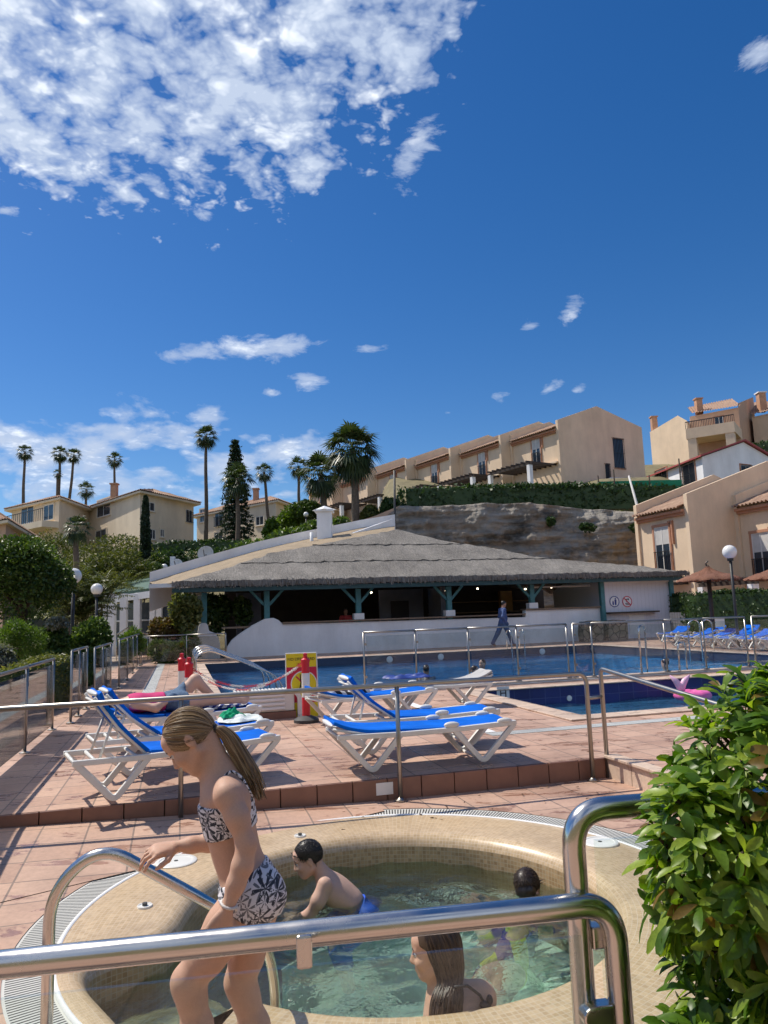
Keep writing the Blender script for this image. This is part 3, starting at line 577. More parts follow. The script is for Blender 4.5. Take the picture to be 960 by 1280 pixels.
def spa_rows():
    per = np.r_[0, np.cumsum(np.linalg.norm(np.roll(SPA, -1, 0) - SPA, axis=1))]
    def row(off, z): return np.column_stack([SPA + SPAN * off, np.full(len(SPA), z)])
    ang = np.unwrap(np.arctan2(SPA[:, 1] - SPAC[1], SPA[:, 0] - SPAC[0])); outer = np.column_stack([SPAC[0] + GR0 * np.cos(ang), SPAC[1] + GR0 * np.sin(ang), np.full(len(SPA), .004)])
    top = [outer]; inn = row(.085, 0.012)
    base = np.linspace(0, 1, 7)[1:]
    for t in base: r_ = outer * (1 - t) + inn * t; r_[:, 2] = .004 + .010 * min(1, t * 3); top.append(r_)
    for o_, z in ((.06, .008), (.035, -.008), (.015, -.032), (.003, -.06)): top.append(row(o_, z))
    d = [0]
    for a, b in zip(top[:-1], top[1:]): d.append(d[-1] + float(np.mean(np.linalg.norm(a - b, axis=1))))
    UVV['spa_coping'] = d; rows_mesh('spa_coping', top, MT['mosaic'], [per] * len(top))
    wl = [row(.003, -.06), row(0, -.1), row(0, -.22), row(-.005, -.5), row(-.01, -.95)]; UVV['spa_wall'] = [0, .04, .16, .44, .89]; rows_mesh('spa_wall', wl, MT['mosaic_wall'], [per] * 5)
    for nm, off, z, m in (('spa_floor', .02, -.93, MT['mosaic_floor']),):
        pl = SPA + SPAN * off; sheet(nm, [tuple(p) for p in pl], [], z, m)
    n = 110; xs = np.linspace(-1.5, 1.25, n); ys = np.linspace(-1.46, 1.25, n); X, Y = np.meshgrid(xs, ys); r2 = np.random.default_rng(11); Zw = np.zeros_like(X)
    for k in range(34): th = r2.uniform(0, 6.283); w = r2.uniform(9, 38); Zw += np.sin((X * math.cos(th) + Y * math.sin(th)) * w + r2.uniform(0, 6.28) + 1.2 * np.sin(X * 3 + k)) * (9 / w) ** 1.15
    vw = np.stack([X + SPAC[0], Y + SPAC[1], SWZ + .0056 * Zw], -1).reshape(-1, 3); i = np.arange(n - 1)[:, None] * n + np.arange(n - 1)[None]; fw_ = np.stack([i, i + 1, i + n + 1, i + n], -1).reshape(-1, 4); ctr = vw[fw_].mean(1); keep = np.hypot(ctr[:, 0] - SPAC[0], ctr[:, 1] - SPAC[1]) < 1.70
    tag(link_mesh('spa_water', arr_mesh('spa_water', vw, fw_[keep]), None, [MT['spa_water']], True), kind='structure')
    # bench
    r1 = .82; n = 72; a = np.linspace(R(-150), R(150), n); mb = MB()
    for i in range(n - 1):
        p = [(SPAC[0] + rr * math.cos(t), SPAC[1] + rr * math.sin(t)) for rr in (r1, 1.15) for t in (a[i], a[i + 1])]
        mb.add([(*p[0], -.52), (*p[1], -.52), (*p[3], -.52), (*p[2], -.52), (*p[0], -.92), (*p[1], -.92)], [(0, 1, 3, 2), (0, 4, 5, 1)])
    tag(mb.build('spa_bench', MT['mosaic_floor']), kind='structure')
spa_rows()
# nook steps under water
def nook_steps():
    st = [(-1.44, 3.78), (-1.2, 3.9), (-1.1, 4.05), (-.78, 3.72), (-.72, 3.36), (-.78, 3.2), (-.88, 3.0), (-1.05, 3.16), (-1.4, 3.56)]
    o = MB().prism([(x * .985, y) for x, y in st], -.9, -.30).build('spa_step', tiles_mat('submerged_mosaic', ((.50, .42, .25), (.6, .52, .33)), .05, .004, (.62, .58, .42), .5, .4)); tag(o, kind='structure')
    o = MB().add([(-.93, 3.78, -.292), (-.86, 3.74, -.292), (-.83, 3.38, -.292), (-.90, 3.38, -.292)], [(0, 1, 2, 3)]).build('spa_step_nosing', MT['blue_strip']); tag(o, kind='structure')
nook_steps()
mb = MB(); n = 160
for i in range(n):
    t0, t1 = 2 * math.pi * i / n, 2 * math.pi * (i + 1) / n; mb.add([(r_ * math.cos(t), r_ * math.sin(t), 0) for r_ in (GR0, GR1) for t in (t0, t1)], [(0, 1, 3, 2)])
o = mb.build('drain_grating', MT['grate']); o.location = (SPAC[0], SPAC[1], -.004); tag(o, kind='structure')
mb = MB(); mb.lathe([(GR0 - .012, .006), (GR0 - .006, .012), (GR0 + .006, .012), (GR0 + .010, -.003)], (SPAC[0], SPAC[1], 0), 120, cap=False); tag(mb.build('spa_rim_trim', MT['white_paint'], smooth=True), kind='structure')
for nm, px, py, r_, lab in (('skimmer_lid', 220, 1077, .135, 'round white skimmer lid in the mosaic rim left of the walking girl'), ('skimmer_lid', 750, 1053, .12, 'round white skimmer lid in the mosaic rim on the bush side'), ('air_valve_cap', 181, 1133, .042, 'small white air cap on the wide beige rim by the curved handrail'), ('air_valve_cap', 375, 1045, .042, 'small white air cap on the rim above the boy in blue shorts')):
    p = Z(px, py, .016); t = thing(nm, lab, 'lid' if r_ > .1 else 'cap', p)
    MB().lathe([(r_, -.012), (r_, .004), (r_ * .96, .008), (r_ * .8, .008), (r_ * .78, .005), (r_ * .4, .005), (.0, .006)], p, 32).build('lid', MT['white_plastic'], t, True, autosmooth=40)
    MB().lathe([(.014, .004), (.014, .02 if r_ < .1 else .008), (0, .022 if r_ < .1 else .009)], p, 12).build('knob', MT['rubber'], t)

# ---------------------------------------------------------------- steel rails close to the camera
def rail_panel(t, a, b, z0, z1, th, m, name='glass_panel'):
    a = np.array(a); b = np.array(b); d = nrm(np.array([b[0] - a[0], b[1] - a[1], 0])); n_ = np.cross(d, Z3) * th / 2
    ps = [(*(a[:2] - n_[:2]), z0), (*(b[:2] - n_[:2]), z0), (*(b[:2] + n_[:2]), z0), (*(a[:2] + n_[:2]), z0)]
    return MB().hexa(ps + [(p[0], p[1], z1) for p in ps]).build(name, m, t)
def clamp(t, c, d, n_, L_=.05, w=.042, th=.034):
    """D shaped glass clamp: c centre on the post side, d away from the post, n_ panel normal"""
    c = np.array(c); d = nrm(d); n_ = nrm(n_); poly = [c + Z3 * w / 2, c - Z3 * w / 2]
    for k in range(9): an = -math.pi / 2 + math.pi * k / 8; poly.append(c + d * (L_ - w / 2) + d * math.cos(an) * w / 2 + Z3 * math.sin(an) * w / 2)
    MB().extrude([p - n_ * th / 2 for p in poly], n_ * th).build('glass_clamp', MT['steel'], t, bevel=.004)
pA0 = Z(0, 1206, 1.0); pA1 = Z(735, 1131, 1.0); dA = nrm(pA1 - pA0); far = pA0 - dA * 1.6; nA = np.cross(dA, Z3)
endA = Z(770, 1131, 1.0); endA = pA0 + dA * ((endA - pA0) @ dA)
t = thing('glass_railing', 'polished steel railing with a glass pane running across in front of the girl', 'railing', (endA[0], endA[1], 0))
MB().tube(fillet([far, endA, (endA[0], endA[1], 0)], .075, 12), .0235, 24).build('handrail', MT['steel'], t, True)
rail_panel(t, far, endA - dA * .07, .12, .945, .010, MT['glass'])
for z in (.80, .25): clamp(t, endA - dA * .02 + Z3 * (z - 1.0) , -dA, nA, .062)
pm = P(381, 1196, 1.36); MB().box(-.011, .011, -.02, -.01, -.026, .03, 0, lambda x, y, z: pm + dA * x * 1.25 + nA * y + Z3 * z).build('bracket', MT['steel'], t, bevel=.008)
pB = P(722, 1130, 1.58); dB = nrm(np.array([dA[0], dA[1], 0])); zB = 1.17
t = thing('glass_railing', 'taller polished steel railing end bending into the leafy bush', 'railing', (pB[0], pB[1], 0))
MB().tube(fillet([(pB[0], pB[1], 0), (pB[0], pB[1], zB), pB * [1, 1, 0] + dB * 1.9 + [0, 0, zB]], .075, 12), .0235, 24).build('handrail', MT['steel'], t, True)
rail_panel(t, pB + dB * .045, pB + dB * 1.8, .15, zB - .06, .010, MT['glass']); 
for z in (.93, .3): clamp(t, [pB[0] + dB[0] * .02, pB[1] + dB[1] * .02, z], dB, nA, .06)
# spa handrail
hb = np.array([-1.19, 2.62, 0]); ap = Z(105, 1072, .74); p0 = Z(33, 1180, .45)
hb = np.array([ap[0] - .13, ap[1] + .02, 0])
dn = P(275, 1136, 2.95); dn2 = P(343, 1178, 3.35); dn3 = dn2 * [1, 1, 0] + [0, 0, -.6]
t = thing('spa_handrail', 'bent steel handrail sloping from the drain grating into the spa', 'handrail', hb)
MB().tube(fillet([hb, [hb[0] + .0, hb[1], .62], ap + [.05, .03, .035], dn, dn2, dn3], [.3, .28, .16, .3, .1], 9), .0215, 20).build('rail_tube', MT['steel'], t, True)
MB().lathe([(.05, .004), (.05, .012), (.03, .016), (.022, .02)], hb, 24).build('floor_flange', MT['steel'], t, True, autosmooth=40)
# mid rail in front of the step
zr = .97; A0, B0 = -9., STEP_B - .09
a490 = ab(Z(493, 995, 0))[0]; a226 = ab(Z(226, 1020, .05))[0]; aend = ab(Z(728, 971, 0))[0]
t = thing('step_railing', 'long single steel rail on thin posts along the tiled step', 'railing', D(aend, B0))
MB().tube(fillet([D(A0, B0, zr), D(aend, B0, zr), D(aend, B0, 0)], .10, 10), .021, 16).build('handrail', MT['steel2'], t, True)
for a in (a226, a490, -6.2):
    MB().tube([D(a, B0, 0), D(a, B0, zr - .015)], .0195, 16).build('post', MT['steel2'], t, True)
    MB().lathe([(.052, .004), (.052, .012), (.03, .022), (.021, .03)], D(a, B0, 0.), 24).build('floor_flange', MT['steel2'], t, True, autosmooth=40)
MB().lathe([(.052, .004), (.052, .012), (.03, .022), (.021, .03)], D(aend, B0, 0.), 24).build('floor_flange', MT['steel2'], t, True, autosmooth=40)
aD = ab(Z(752, 968, 0))[0] - .02; bD = B0 + .06
t = thing('step_railing', 'short steel rail end with cross bar sloping down behind the bush', 'railing', D(aD, bD))
MB().tube(fillet([D(aD, bD, 0), D(aD, bD, 1.0), D(aD, bD - 1.7, .82), D(aD, bD - 3.4, .62)], [.06, .3], 10), .021, 16).build('handrail', MT['steel2'], t, True)
MB().tube([D(aend, B0, .74), D(aD, bD, .74)], .016, 12).build('cross_bar', MT['steel2'], t, True)
# ---------------------------------------------------------------- glass fences
def fence(name, label, pts, z0, hgt, glass, gaps=(), thick=.019, rail=True, group=None):
    t = thing(name, label, 'fence', (pts[0][0], pts[0][1], z0), group=group); top = []
    for i, p in enumerate(pts):
        MB().tube([(p[0], p[1], z0), (p[0], p[1], z0 + hgt)], thick, 10).build('post', MT['steel2'], t, True)
        MB().lathe([(.06, .0), (.06, .018), (.025, .03)], (p[0], p[1], z0 + .022), 14).build('floor_flange', MT['steel2'], t)
        if i in gaps or i == len(pts) - 1: continue
        q = pts[i + 1]; d = nrm([q[0] - p[0], q[1] - p[1], 0]); rail_panel(t, np.array([*p[:2], 0]) + d * .05, np.array([*q[:2], 0]) - d * .05, z0 + .10, z0 + hgt - .07, .012, glass)
        if rail: MB().tube([(*p[:2], z0 + hgt), (*q[:2], z0 + hgt)], .02, 10).build('top_rail', MT['steel2'], t, True)
        for zz in (.25, .8): MB().box(-.02, .02, -.02, .02, -.02, .02, 0, lambda x, y, z: np.array([p[0], p[1], z0 + hgt * zz]) + d * (x + .03) + np.cross(d, Z3) * y + Z3 * z).build('glass_clamp', MT['steel2'], t)
    return t
FB = 13.55; fz = DZ + .0
fa = [B(px, 820, FB) for px in (455, 520, 586, 647, 710)]
fence('glass_fence', 'glass pool fence with four panes between the two pools', fa, fz, 1.08, MT['glass_pool'])
fb = [B(px, 820, FB - .02) for px in (717, 738)]
fb = [B(px, 820, FB) for px in (718, 741, 833, 882, 935)]
fence('glass_fence', 'glass pool fence with close posts behind the pink float', fb, fz, 1.08, MT['glass_pool'])
fc = [B(px, 820, FB) for px in (944, 1010, 1080)]
fence('glass_fence', 'glass pool fence end beside the far blue loungers', fc, fz, 1.08, MT['glass_pool'])
# fence on the left, dark reflections put into its glass colour
fl = [D(-1.68, b_) for b_ in (3.0, 6.2, 9.35, 11.2)]
fence('garden_fence', 'glass fence along the left path nearest to the camera', fl, DZ - .03, .98, MT['glass_tint'])
fl = [D(-1.52, b_) for b_ in (11.75, 12.6, 13.6)]
fence('garden_gate', 'short glass gate leaf between paired steel posts of the left fence', fl, DZ - .02, 1.05, MT['glass_tint'])
fl = [D(-1.42, b_) for b_ in (13.8, 15.2, 16.9)]
fence('garden_fence', 'glass fence with curved rail end behind the loungers', fl, DZ - .02, 1.02, MT['glass_tint'])
fl = [D(-1.28, b_) for b_ in (17.3, 19.9, 22.2, 24.2, 25.9)]
fence('garden_fence', 'far stretch of glass fence ending at the bar garden', fl, DZ, 1.05, MT['glass_tint'])
fl = [D(a_, 26.2) for a_ in (-1.25, .2, 1.5)]
fence('garden_fence', 'thin steel and mesh rail in front of the garden plants by the bar', fl, DZ, .95, MT['glass_tint'])

# small debris on the paving
def litter():
    g = np.random.default_rng(12); v = []; f = []
    for i in range(150):
        a, b = (g.uniform(-1.2, 9), g.uniform(6.5, 13)) if i % 3 else (g.uniform(-2.5, 3.8), g.uniform(5.6, 6.35)); z = (DZ if b > 6.42 else .0) + .012
        if 4.6 < a and 8.5 < b < 12.7: continue
        c = D(a, b, z); s = g.uniform(.012, .03); t = g.uniform(0, 6.28); u = np.array([math.cos(t), math.sin(t), g.uniform(-.2, .3)]); w = np.array([-math.sin(t), math.cos(t), g.uniform(-.2, .3)]); o = len(v); v += [c - u * s, c + w * s * .4 + [0, 0, .006], c + u * s, c - w * s * .4]; f.append((o, o + 1, o + 2, o + 3))
    o = MB().add(v, f).build('leaf_litter', MT['litter']); tag(o, 'dry brown leaf bits scattered on the terracotta paving', 'litter', kind='stuff')
litter()
# ---------------------------------------------------------------- foliage helpers
def leaf_cloud(pts, size, aspect=.5, out=None, droop=.0, jit=.35, tri=False):
    """many small folded leaves (two quads each) round the given points"""
    n = len(pts); d = rng.normal(size=(n, 3)); 
    if out is not None: d = d * .7 + out
    d[:, 2] -= droop; d /= np.linalg.norm(d, axis=1)[:, None]
    s = np.cross(d, rng.normal(size=(n, 3))); s /= np.linalg.norm(s, axis=1)[:, None]; nn = np.cross(d, s)
    L_ = (size * (1 + jit * rng.uniform(-1, 1, n)))[:, None]; w = L_ * aspect * .5
    a = pts - d * L_ * .5; c = pts + d * L_ * .5; m = pts + nn * L_ * .08
    l = m + s * w + nn * L_ * .1; r = m - s * w + nn * L_ * .1
    v = np.stack([a, l, c, r], 1).reshape(-1, 3); i = np.arange(n)[:, None] * 4
    return v, np.concatenate([i, i + 1, i + 2, i + 3], 1)
def blob_pts(blobs, n, shell=.55):
    out = []; dirs = []; vol = np.array([b[1][0] * b[1][1] * b[1][2] for b in blobs]) ** (2 / 3); cnt = (n * vol / vol.sum()).astype(int)
    for (c, r), k in zip(blobs, cnt):
        d = rng.normal(size=(k, 3)); d /= np.linalg.norm(d, axis=1)[:, None]; rad = shell + (1 - shell) * rng.uniform(0, 1, k) ** .5
        rad *= 1 + .10 * np.sin(d[:, 0] * 7 + c[0]) * np.sin(d[:, 1] * 6 + 1) * np.sin(d[:, 2] * 8 + c[1]) + rng.normal(0, .04, k)
        out.append(np.array(c) + d * np.array(r) * rad[:, None]); dirs.append(d)
    return np.concatenate(out), np.concatenate(dirs)
def foliage(name, blobs, n, size, m, parent=None, aspect=.5, shell=.55, droop=0., outw=.8):
    p, d = blob_pts(blobs, n, shell); v, f = leaf_cloud(p, size, aspect, d * outw, droop); return link_mesh(name, arr_mesh(name, v, f), parent, [m])
def lumpy(c, r, n, seed=0, k=.45):
    g = np.random.default_rng(seed); bl = [(np.array(c, float), np.array(r) * .8)]
    for i in range(n):
        d = g.normal(size=3); d /= np.linalg.norm(d); d[2] = abs(d[2]) * 1.1 - .25; bl.append((np.array(c) + d * np.array(r) * .62, np.array(r) * k * g.uniform(.7, 1.25)))
    return bl
def shrub(name, label, cat, px, py0, py1, d, wpx, n, size, m, group=None, lump=7, seed=1, stem=True, aspect=.5, outw=.8, depthk=1.):
    top = P(px, py0, d); bot = P(px, py1, d); c = (top + bot) / 2; rz = (top[2] - bot[2]) / 2; rx = wpx / 925 * d / 2
    t = thing(name, label, cat, (c[0], c[1], bot[2]), group=group)
    foliage('foliage', lumpy(c, (rx, rx * depthk, rz), lump, seed), n, size, m, t, aspect, outw=outw)
    if stem: MB().tube([(c[0], c[1], bot[2] - .15), (c[0] + .03, c[1], c[2])], [rx * .08 + .01, .012], 7).build('stem', MT['darkbark'], t, True)
    return t
def hedge(name, label, poly, z0, z1, n, size, m, cat='hedge', jz=.05, group=None, core=True):
    """poly: plan outline (ccw or cw); leafy skin on sides and top"""
    poly = [np.array(p[:2], float) for p in poly]; c = sum(poly) / len(poly); t = thing(name, label, cat, (*c, min(z0) if hasattr(z0, '__len__') else z0), group=group)
    k = len(poly); pts = []; L_ = np.array([np.linalg.norm(poly[(i + 1) % k] - poly[i]) for i in range(k)]); hz = z1 - z0
    area = np.r_[L_ * hz, L_.sum() ** 2 / 14]; cnt = (n * area / area.sum()).astype(int)
    for i in range(k):
        u = rng.uniform(0, 1, cnt[i])[:, None]; p = poly[i] + (poly[(i + 1) % k] - poly[i]) * u; pts.append(np.column_stack([p, rng.uniform(z0, z1, cnt[i])]))
    w = rng.dirichlet(np.ones(k), cnt[k]); pts.append(np.column_stack([w @ np.array(poly), np.full(cnt[k], z1)]))
    p = np.concatenate(pts); p += rng.normal(0, jz, p.shape); p[:, 2] += .06 * np.sin(p[:, 0] * 2.3) * np.sin(p[:, 1] * 1.7 + 1)
    v, f = leaf_cloud(p, size, .55, None); link_mesh('foliage', arr_mesh('foliage', v, f), t, [m])
    if core:
        q = [tuple(c + (p_ - c) * .96) for p_ in poly]; MB().prism(q, z0 - .1, z1 - .06).build('inner_growth', MT['leaf_hedge'], t)
    return t
# ---------------------------------------------------------------- buildings
def wallhit(px, py, p0, p1):
    r = ray(px, py); d = np.array(p1[:2]) - np.array(p0[:2]); A = np.array([[r[0], -d[0]], [r[1], -d[1]]]); s = np.linalg.solve(A, np.array(p0[:2])); w = EYE + r * s[0]; return s[1] * np.linalg.norm(d), w[2]
def window(t, p0, p1, u0, u1, z0, z1, kind='plain', name='window', glassm='dark_glass'):
    d = nrm([p1[0] - p0[0], p1[1] - p0[1], 0]); n_ = np.array([d[1], -d[0], 0]); 
    if n_ @ (np.array([p0[0], p0[1], 0])) > 0: n_ = -n_          # outward = towards the viewer side
    o = np.array([p0[0], p0[1], 0]); fr = lambda u, q, z: o + d * u + n_ * q + Z3 * z
    mb = MB(); fwid = .07
    mb.box(u0 - .1, u1 + .1, -.02, .05, z1, z1 + .10, 0, fr); mb.box(u0 - .12, u1 + .12, -.02, .10, z0 - .07, z0, 0, fr)
    mb.box(u0 - .1, u0, -.02, .05, z0, z1, 0, fr); mb.box(u1, u1 + .1, -.02, .05, z0, z1, 0, fr)
    w = mb.build(name, MT['trim'] if kind in ('grille', 'shutter', 'trim') else MT['stucco2'], t)
    fm = MB(); fm.box(u0, u0 + fwid, -.02, .03, z0, z1, 0, fr); fm.box(u1 - fwid, u1, -.02, .03, z0, z1, 0, fr); fm.box(u0 + fwid, u1 - fwid, -.02, .03, z1 - fwid, z1, 0, fr); fm.box(u0 + fwid, u1 - fwid, -.02, .03, z0, z0 + fwid, 0, fr)
    um = (u0 + u1) / 2; fm.box(um - .03, um + .03, -.02, .032, z0 + fwid, z1 - fwid, 0, fr); fm.build('frame', MT['frame_white'], w)
    MB().box(u0 + fwid, u1 - fwid, -.03, .012, z0 + fwid, z1 - fwid, 0, fr).build('pane', MT[glassm], w)
    if kind == 'shutter': MB().box(u0 + fwid, u1 - fwid, .013, .026, z0 + (z1 - z0) * .62, z1 - fwid, 0, fr).build('roller_blind', MT['curtain'], w)
    if kind in ('grille', 'shutter', 'rail'):
        g = MB(); zt = z1 + .02 if kind == 'grille' else z0 + .95; k = max(4, int((u1 - u0) / .13))
        for i in range(k + 1): u = u0 + (u1 - u0) * i / k; g.box(u - .012, u + .012, .13, .155, z0 - .02, zt, 0, fr)
        for z in (z0 + .02, zt - .06) + (((z0 + zt) / 2,) if kind == 'grille' else ()): g.box(u0 - .04, u1 + .04, .156, .172, z, z + .035, 0, fr)
        for u in (u0 - .04, u1 + .02): g.box(u, u + .02, .0, .156, z0 + .02, z0 + .045, 0, fr)
        g.build('grille', MT['iron'], w)
    return w
def tiled_slope(mb, p0, p1, p2, p3, amp=.05, pitch=.26, nv=6):
    """corrugated roof slope; p0-p1 eave, p3-p2 ridge"""
    p0, p1, p2, p3 = [np.asarray(p, float) for p in (p0, p1, p2, p3)]; n_ = nrm(np.cross(p1 - p0, p3 - p0)); n_ = n_ if n_[2] > 0 else -n_
    L_ = np.linalg.norm(p1 - p0); k = max(4, int(L_ / pitch)) * 4; v = []; f = []
    for j in range(nv + 1):
        t = j / nv
        for i in range(k + 1):
            u = i / k; q = (p0 * (1 - u) + p1 * u) * (1 - t) + (p3 * (1 - u) + p2 * u) * t; v.append(q + n_ * (amp * math.cos(2 * math.pi * i / 4) + .03 * (1 if j % 2 == 0 else -.3)))
    for j in range(nv):
        for i in range(k): a = j * (k + 1) + i; f.append((a, a + 1, a + k + 2, a + k + 1))
    mb.add(v, f)
def block_house(name, label, c, z0, z1, hip, wallm, over=.45, group=None, flat=False, cat='house'):
    """c: four plan corners, c[0]-c[1] left facade, c[1]-c[2] right facade"""
    c = [np.array(p[:2], float) for p in c]; t = thing(name, label, cat, (*(sum(c) / 4), z0), group=group)
    MB().prism([tuple(p) for p in c], z0 - 3, z1).build('wall', wallm, t)
    ctr = sum(c) / 4; e = [p + nrm(p - ctr) * over * 1.35 for p in c]
    MB().prism([tuple(ctr + (p - ctr) * .985) for p in e], z1 + .002, z1 + .16).build('eave_cornice', MT['stucco2'], t)
    mb = MB(); ez = z1 + .20; l01 = np.linalg.norm(c[0] - c[1]); l12 = np.linalg.norm(c[1] - c[2]); k = .5 * min(l01, l12)
    if l01 >= l12: m1 = (e[1] + e[2]) / 2; m0 = (e[0] + e[3]) / 2; r0 = m0 + nrm(m1 - m0) * k; r1 = m1 - nrm(m1 - m0) * k; R4 = [r0, r1, r1, r0]
    else: m1 = (e[2] + e[3]) / 2; m0 = (e[0] + e[1]) / 2; r0 = m0 + nrm(m1 - m0) * k; r1 = m1 - nrm(m1 - m0) * k; R4 = [r0, r0, r1, r1]
    for i in range(4):
        j = (i + 1) % 4; tiled_slope(mb, (*e[i], ez), (*e[j], ez), (*R4[j], ez + hip), (*R4[i], ez + hip))
    mb.build('roof', MT['roof_tile'], t, True); return t, c
def chimney(t, p, z0, z1, w, m, capm=None):
    ch = MB().box(p[0] - w / 2, p[0] + w / 2, p[1] - w / 2, p[1] + w / 2, z0, z1).build('chimney', m, t)
    MB().box(p[0] - w * .65, p[0] + w * .65, p[1] - w * .65, p[1] + w * .65, z1 + .002, z1 + .12).build('chimney_cap', capm or m, ch)
def quad(pxs, depths):
    """three plan corners from pixels and distances, the fourth completes the parallelogram"""
    q = [P(px, 640, d)[:2] for px, d in zip(pxs, depths)]; q.append(q[0] + q[2] - q[1]); return q
# left apartment houses on the hillside
t, c = block_house('hillside_house', 'cream villa with roof tiles and a wide grilled balcony, left of the tall villa', quad((15, 74, 112), (64, 59, 66)), 8.0, P(74, 625, 59)[2], 1.1, MT['stucco2'], .5)
for (a, b, y0, y1) in ((27, 42, 634, 653), (55, 67, 632, 649)):
    u0, z1_ = wallhit(a, y0, c[0], c[1]); u1, z0_ = wallhit(b, y1, c[0], c[1]); window(t, c[0], c[1], u0, u1, z0_, z1_)
d01 = nrm(np.array([*(c[1] - c[0]), 0])); nf = np.array([d01[1], -d01[0], 0]); L01 = np.linalg.norm(c[1] - c[0])
zb = P(50, 655, 60)[2]; fr_ = lambda u, q, z: np.array([*c[0], 0]) + d01 * u + nf * q + Z3 * z
bal = MB().box(.8, L01, .002, 1.4, zb - .5, zb, 0, fr_).build('balcony', MT['stucco2'], t)
g = MB(); 
for i in range(22): u = .85 + (L01 - .9) * i / 21; g.box(u - .015, u + .015, 1.33, 1.36, zb, zb + .95, 0, fr_)
g.box(.8, L01, 1.32, 1.37, zb + .951, zb + 1.0, 0, fr_); g.build('balcony_railing', MT['iron'], bal)
t, c = block_house('hillside_house', 'tall plain two storey cream villa behind the dark cypress', quad((111, 175, 242), (66, 58, 65)), 6.8, P(175, 617, 58)[2], 1.15, MT['stucco2'], .55)
for (e, a, b, y0, y1) in ((0, 122, 138, 627, 643), (0, 120, 133, 664, 676), (1, 181, 193, 626, 640), (1, 187, 194, 661, 675), (1, 200, 205, 661, 672)):
    u0, z1_ = wallhit(a, y0, c[e], c[e + 1]); u1, z0_ = wallhit(b, y1, c[e], c[e + 1]); window(t, c[e], c[e + 1], u0, u1, z0_, z1_)
chimney(t, P(143, 610, 62), P(143, 620, 62)[2] - .6, P(143, 606, 62)[2], .5, MT['chimney_brick'])
u0, z1_ = wallhit(232, 636, c[1], c[2]); u1, z0_ = wallhit(240, 654, c[1], c[2]); window(t, c[1], c[2], u0, u1, z0_, z1_, 'rail')
t, c = block_house('hillside_house', 'peach villa with small balconies behind the tall thin palm and conifer', quad((246, 345, 372), (74, 66, 72)), 6.5, P(345, 628, 66)[2], 1.1, MT['stucco2'], .5)
for (a, b, y0, y1, k) in ((250, 258, 637, 652, 'plain'), (269, 279, 638, 657, 'rail'), (268, 279, 666, 677, 'plain'), (320, 330, 646, 656, 'plain')):
    u0, z1_ = wallhit(a, y0, c[0], c[1]); u1, z0_ = wallhit(b, y1, c[0], c[1]); window(t, c[0], c[1], u0, u1, z0_, z1_, k)
chimney(t, P(320, 616, 71), P(320, 626, 71)[2] - .6, P(320, 612, 71)[2], .5, MT['chimney_brick'])
t, c = block_house('hillside_house', 'low cream villa roof seen behind the three dark palms', quad((355, 395, 425), (80, 76, 82)), 8., P(395, 632, 76)[2], .9, MT['stucco2'], .5)
t, c = block_house('hillside_house', 'terracotta tiled house corner at the left picture edge above the round tree', quad((-60, 8, 36), (44, 40, 48)), 4., P(8, 655, 40)[2], 1.6, MT['stucco3'], .6)
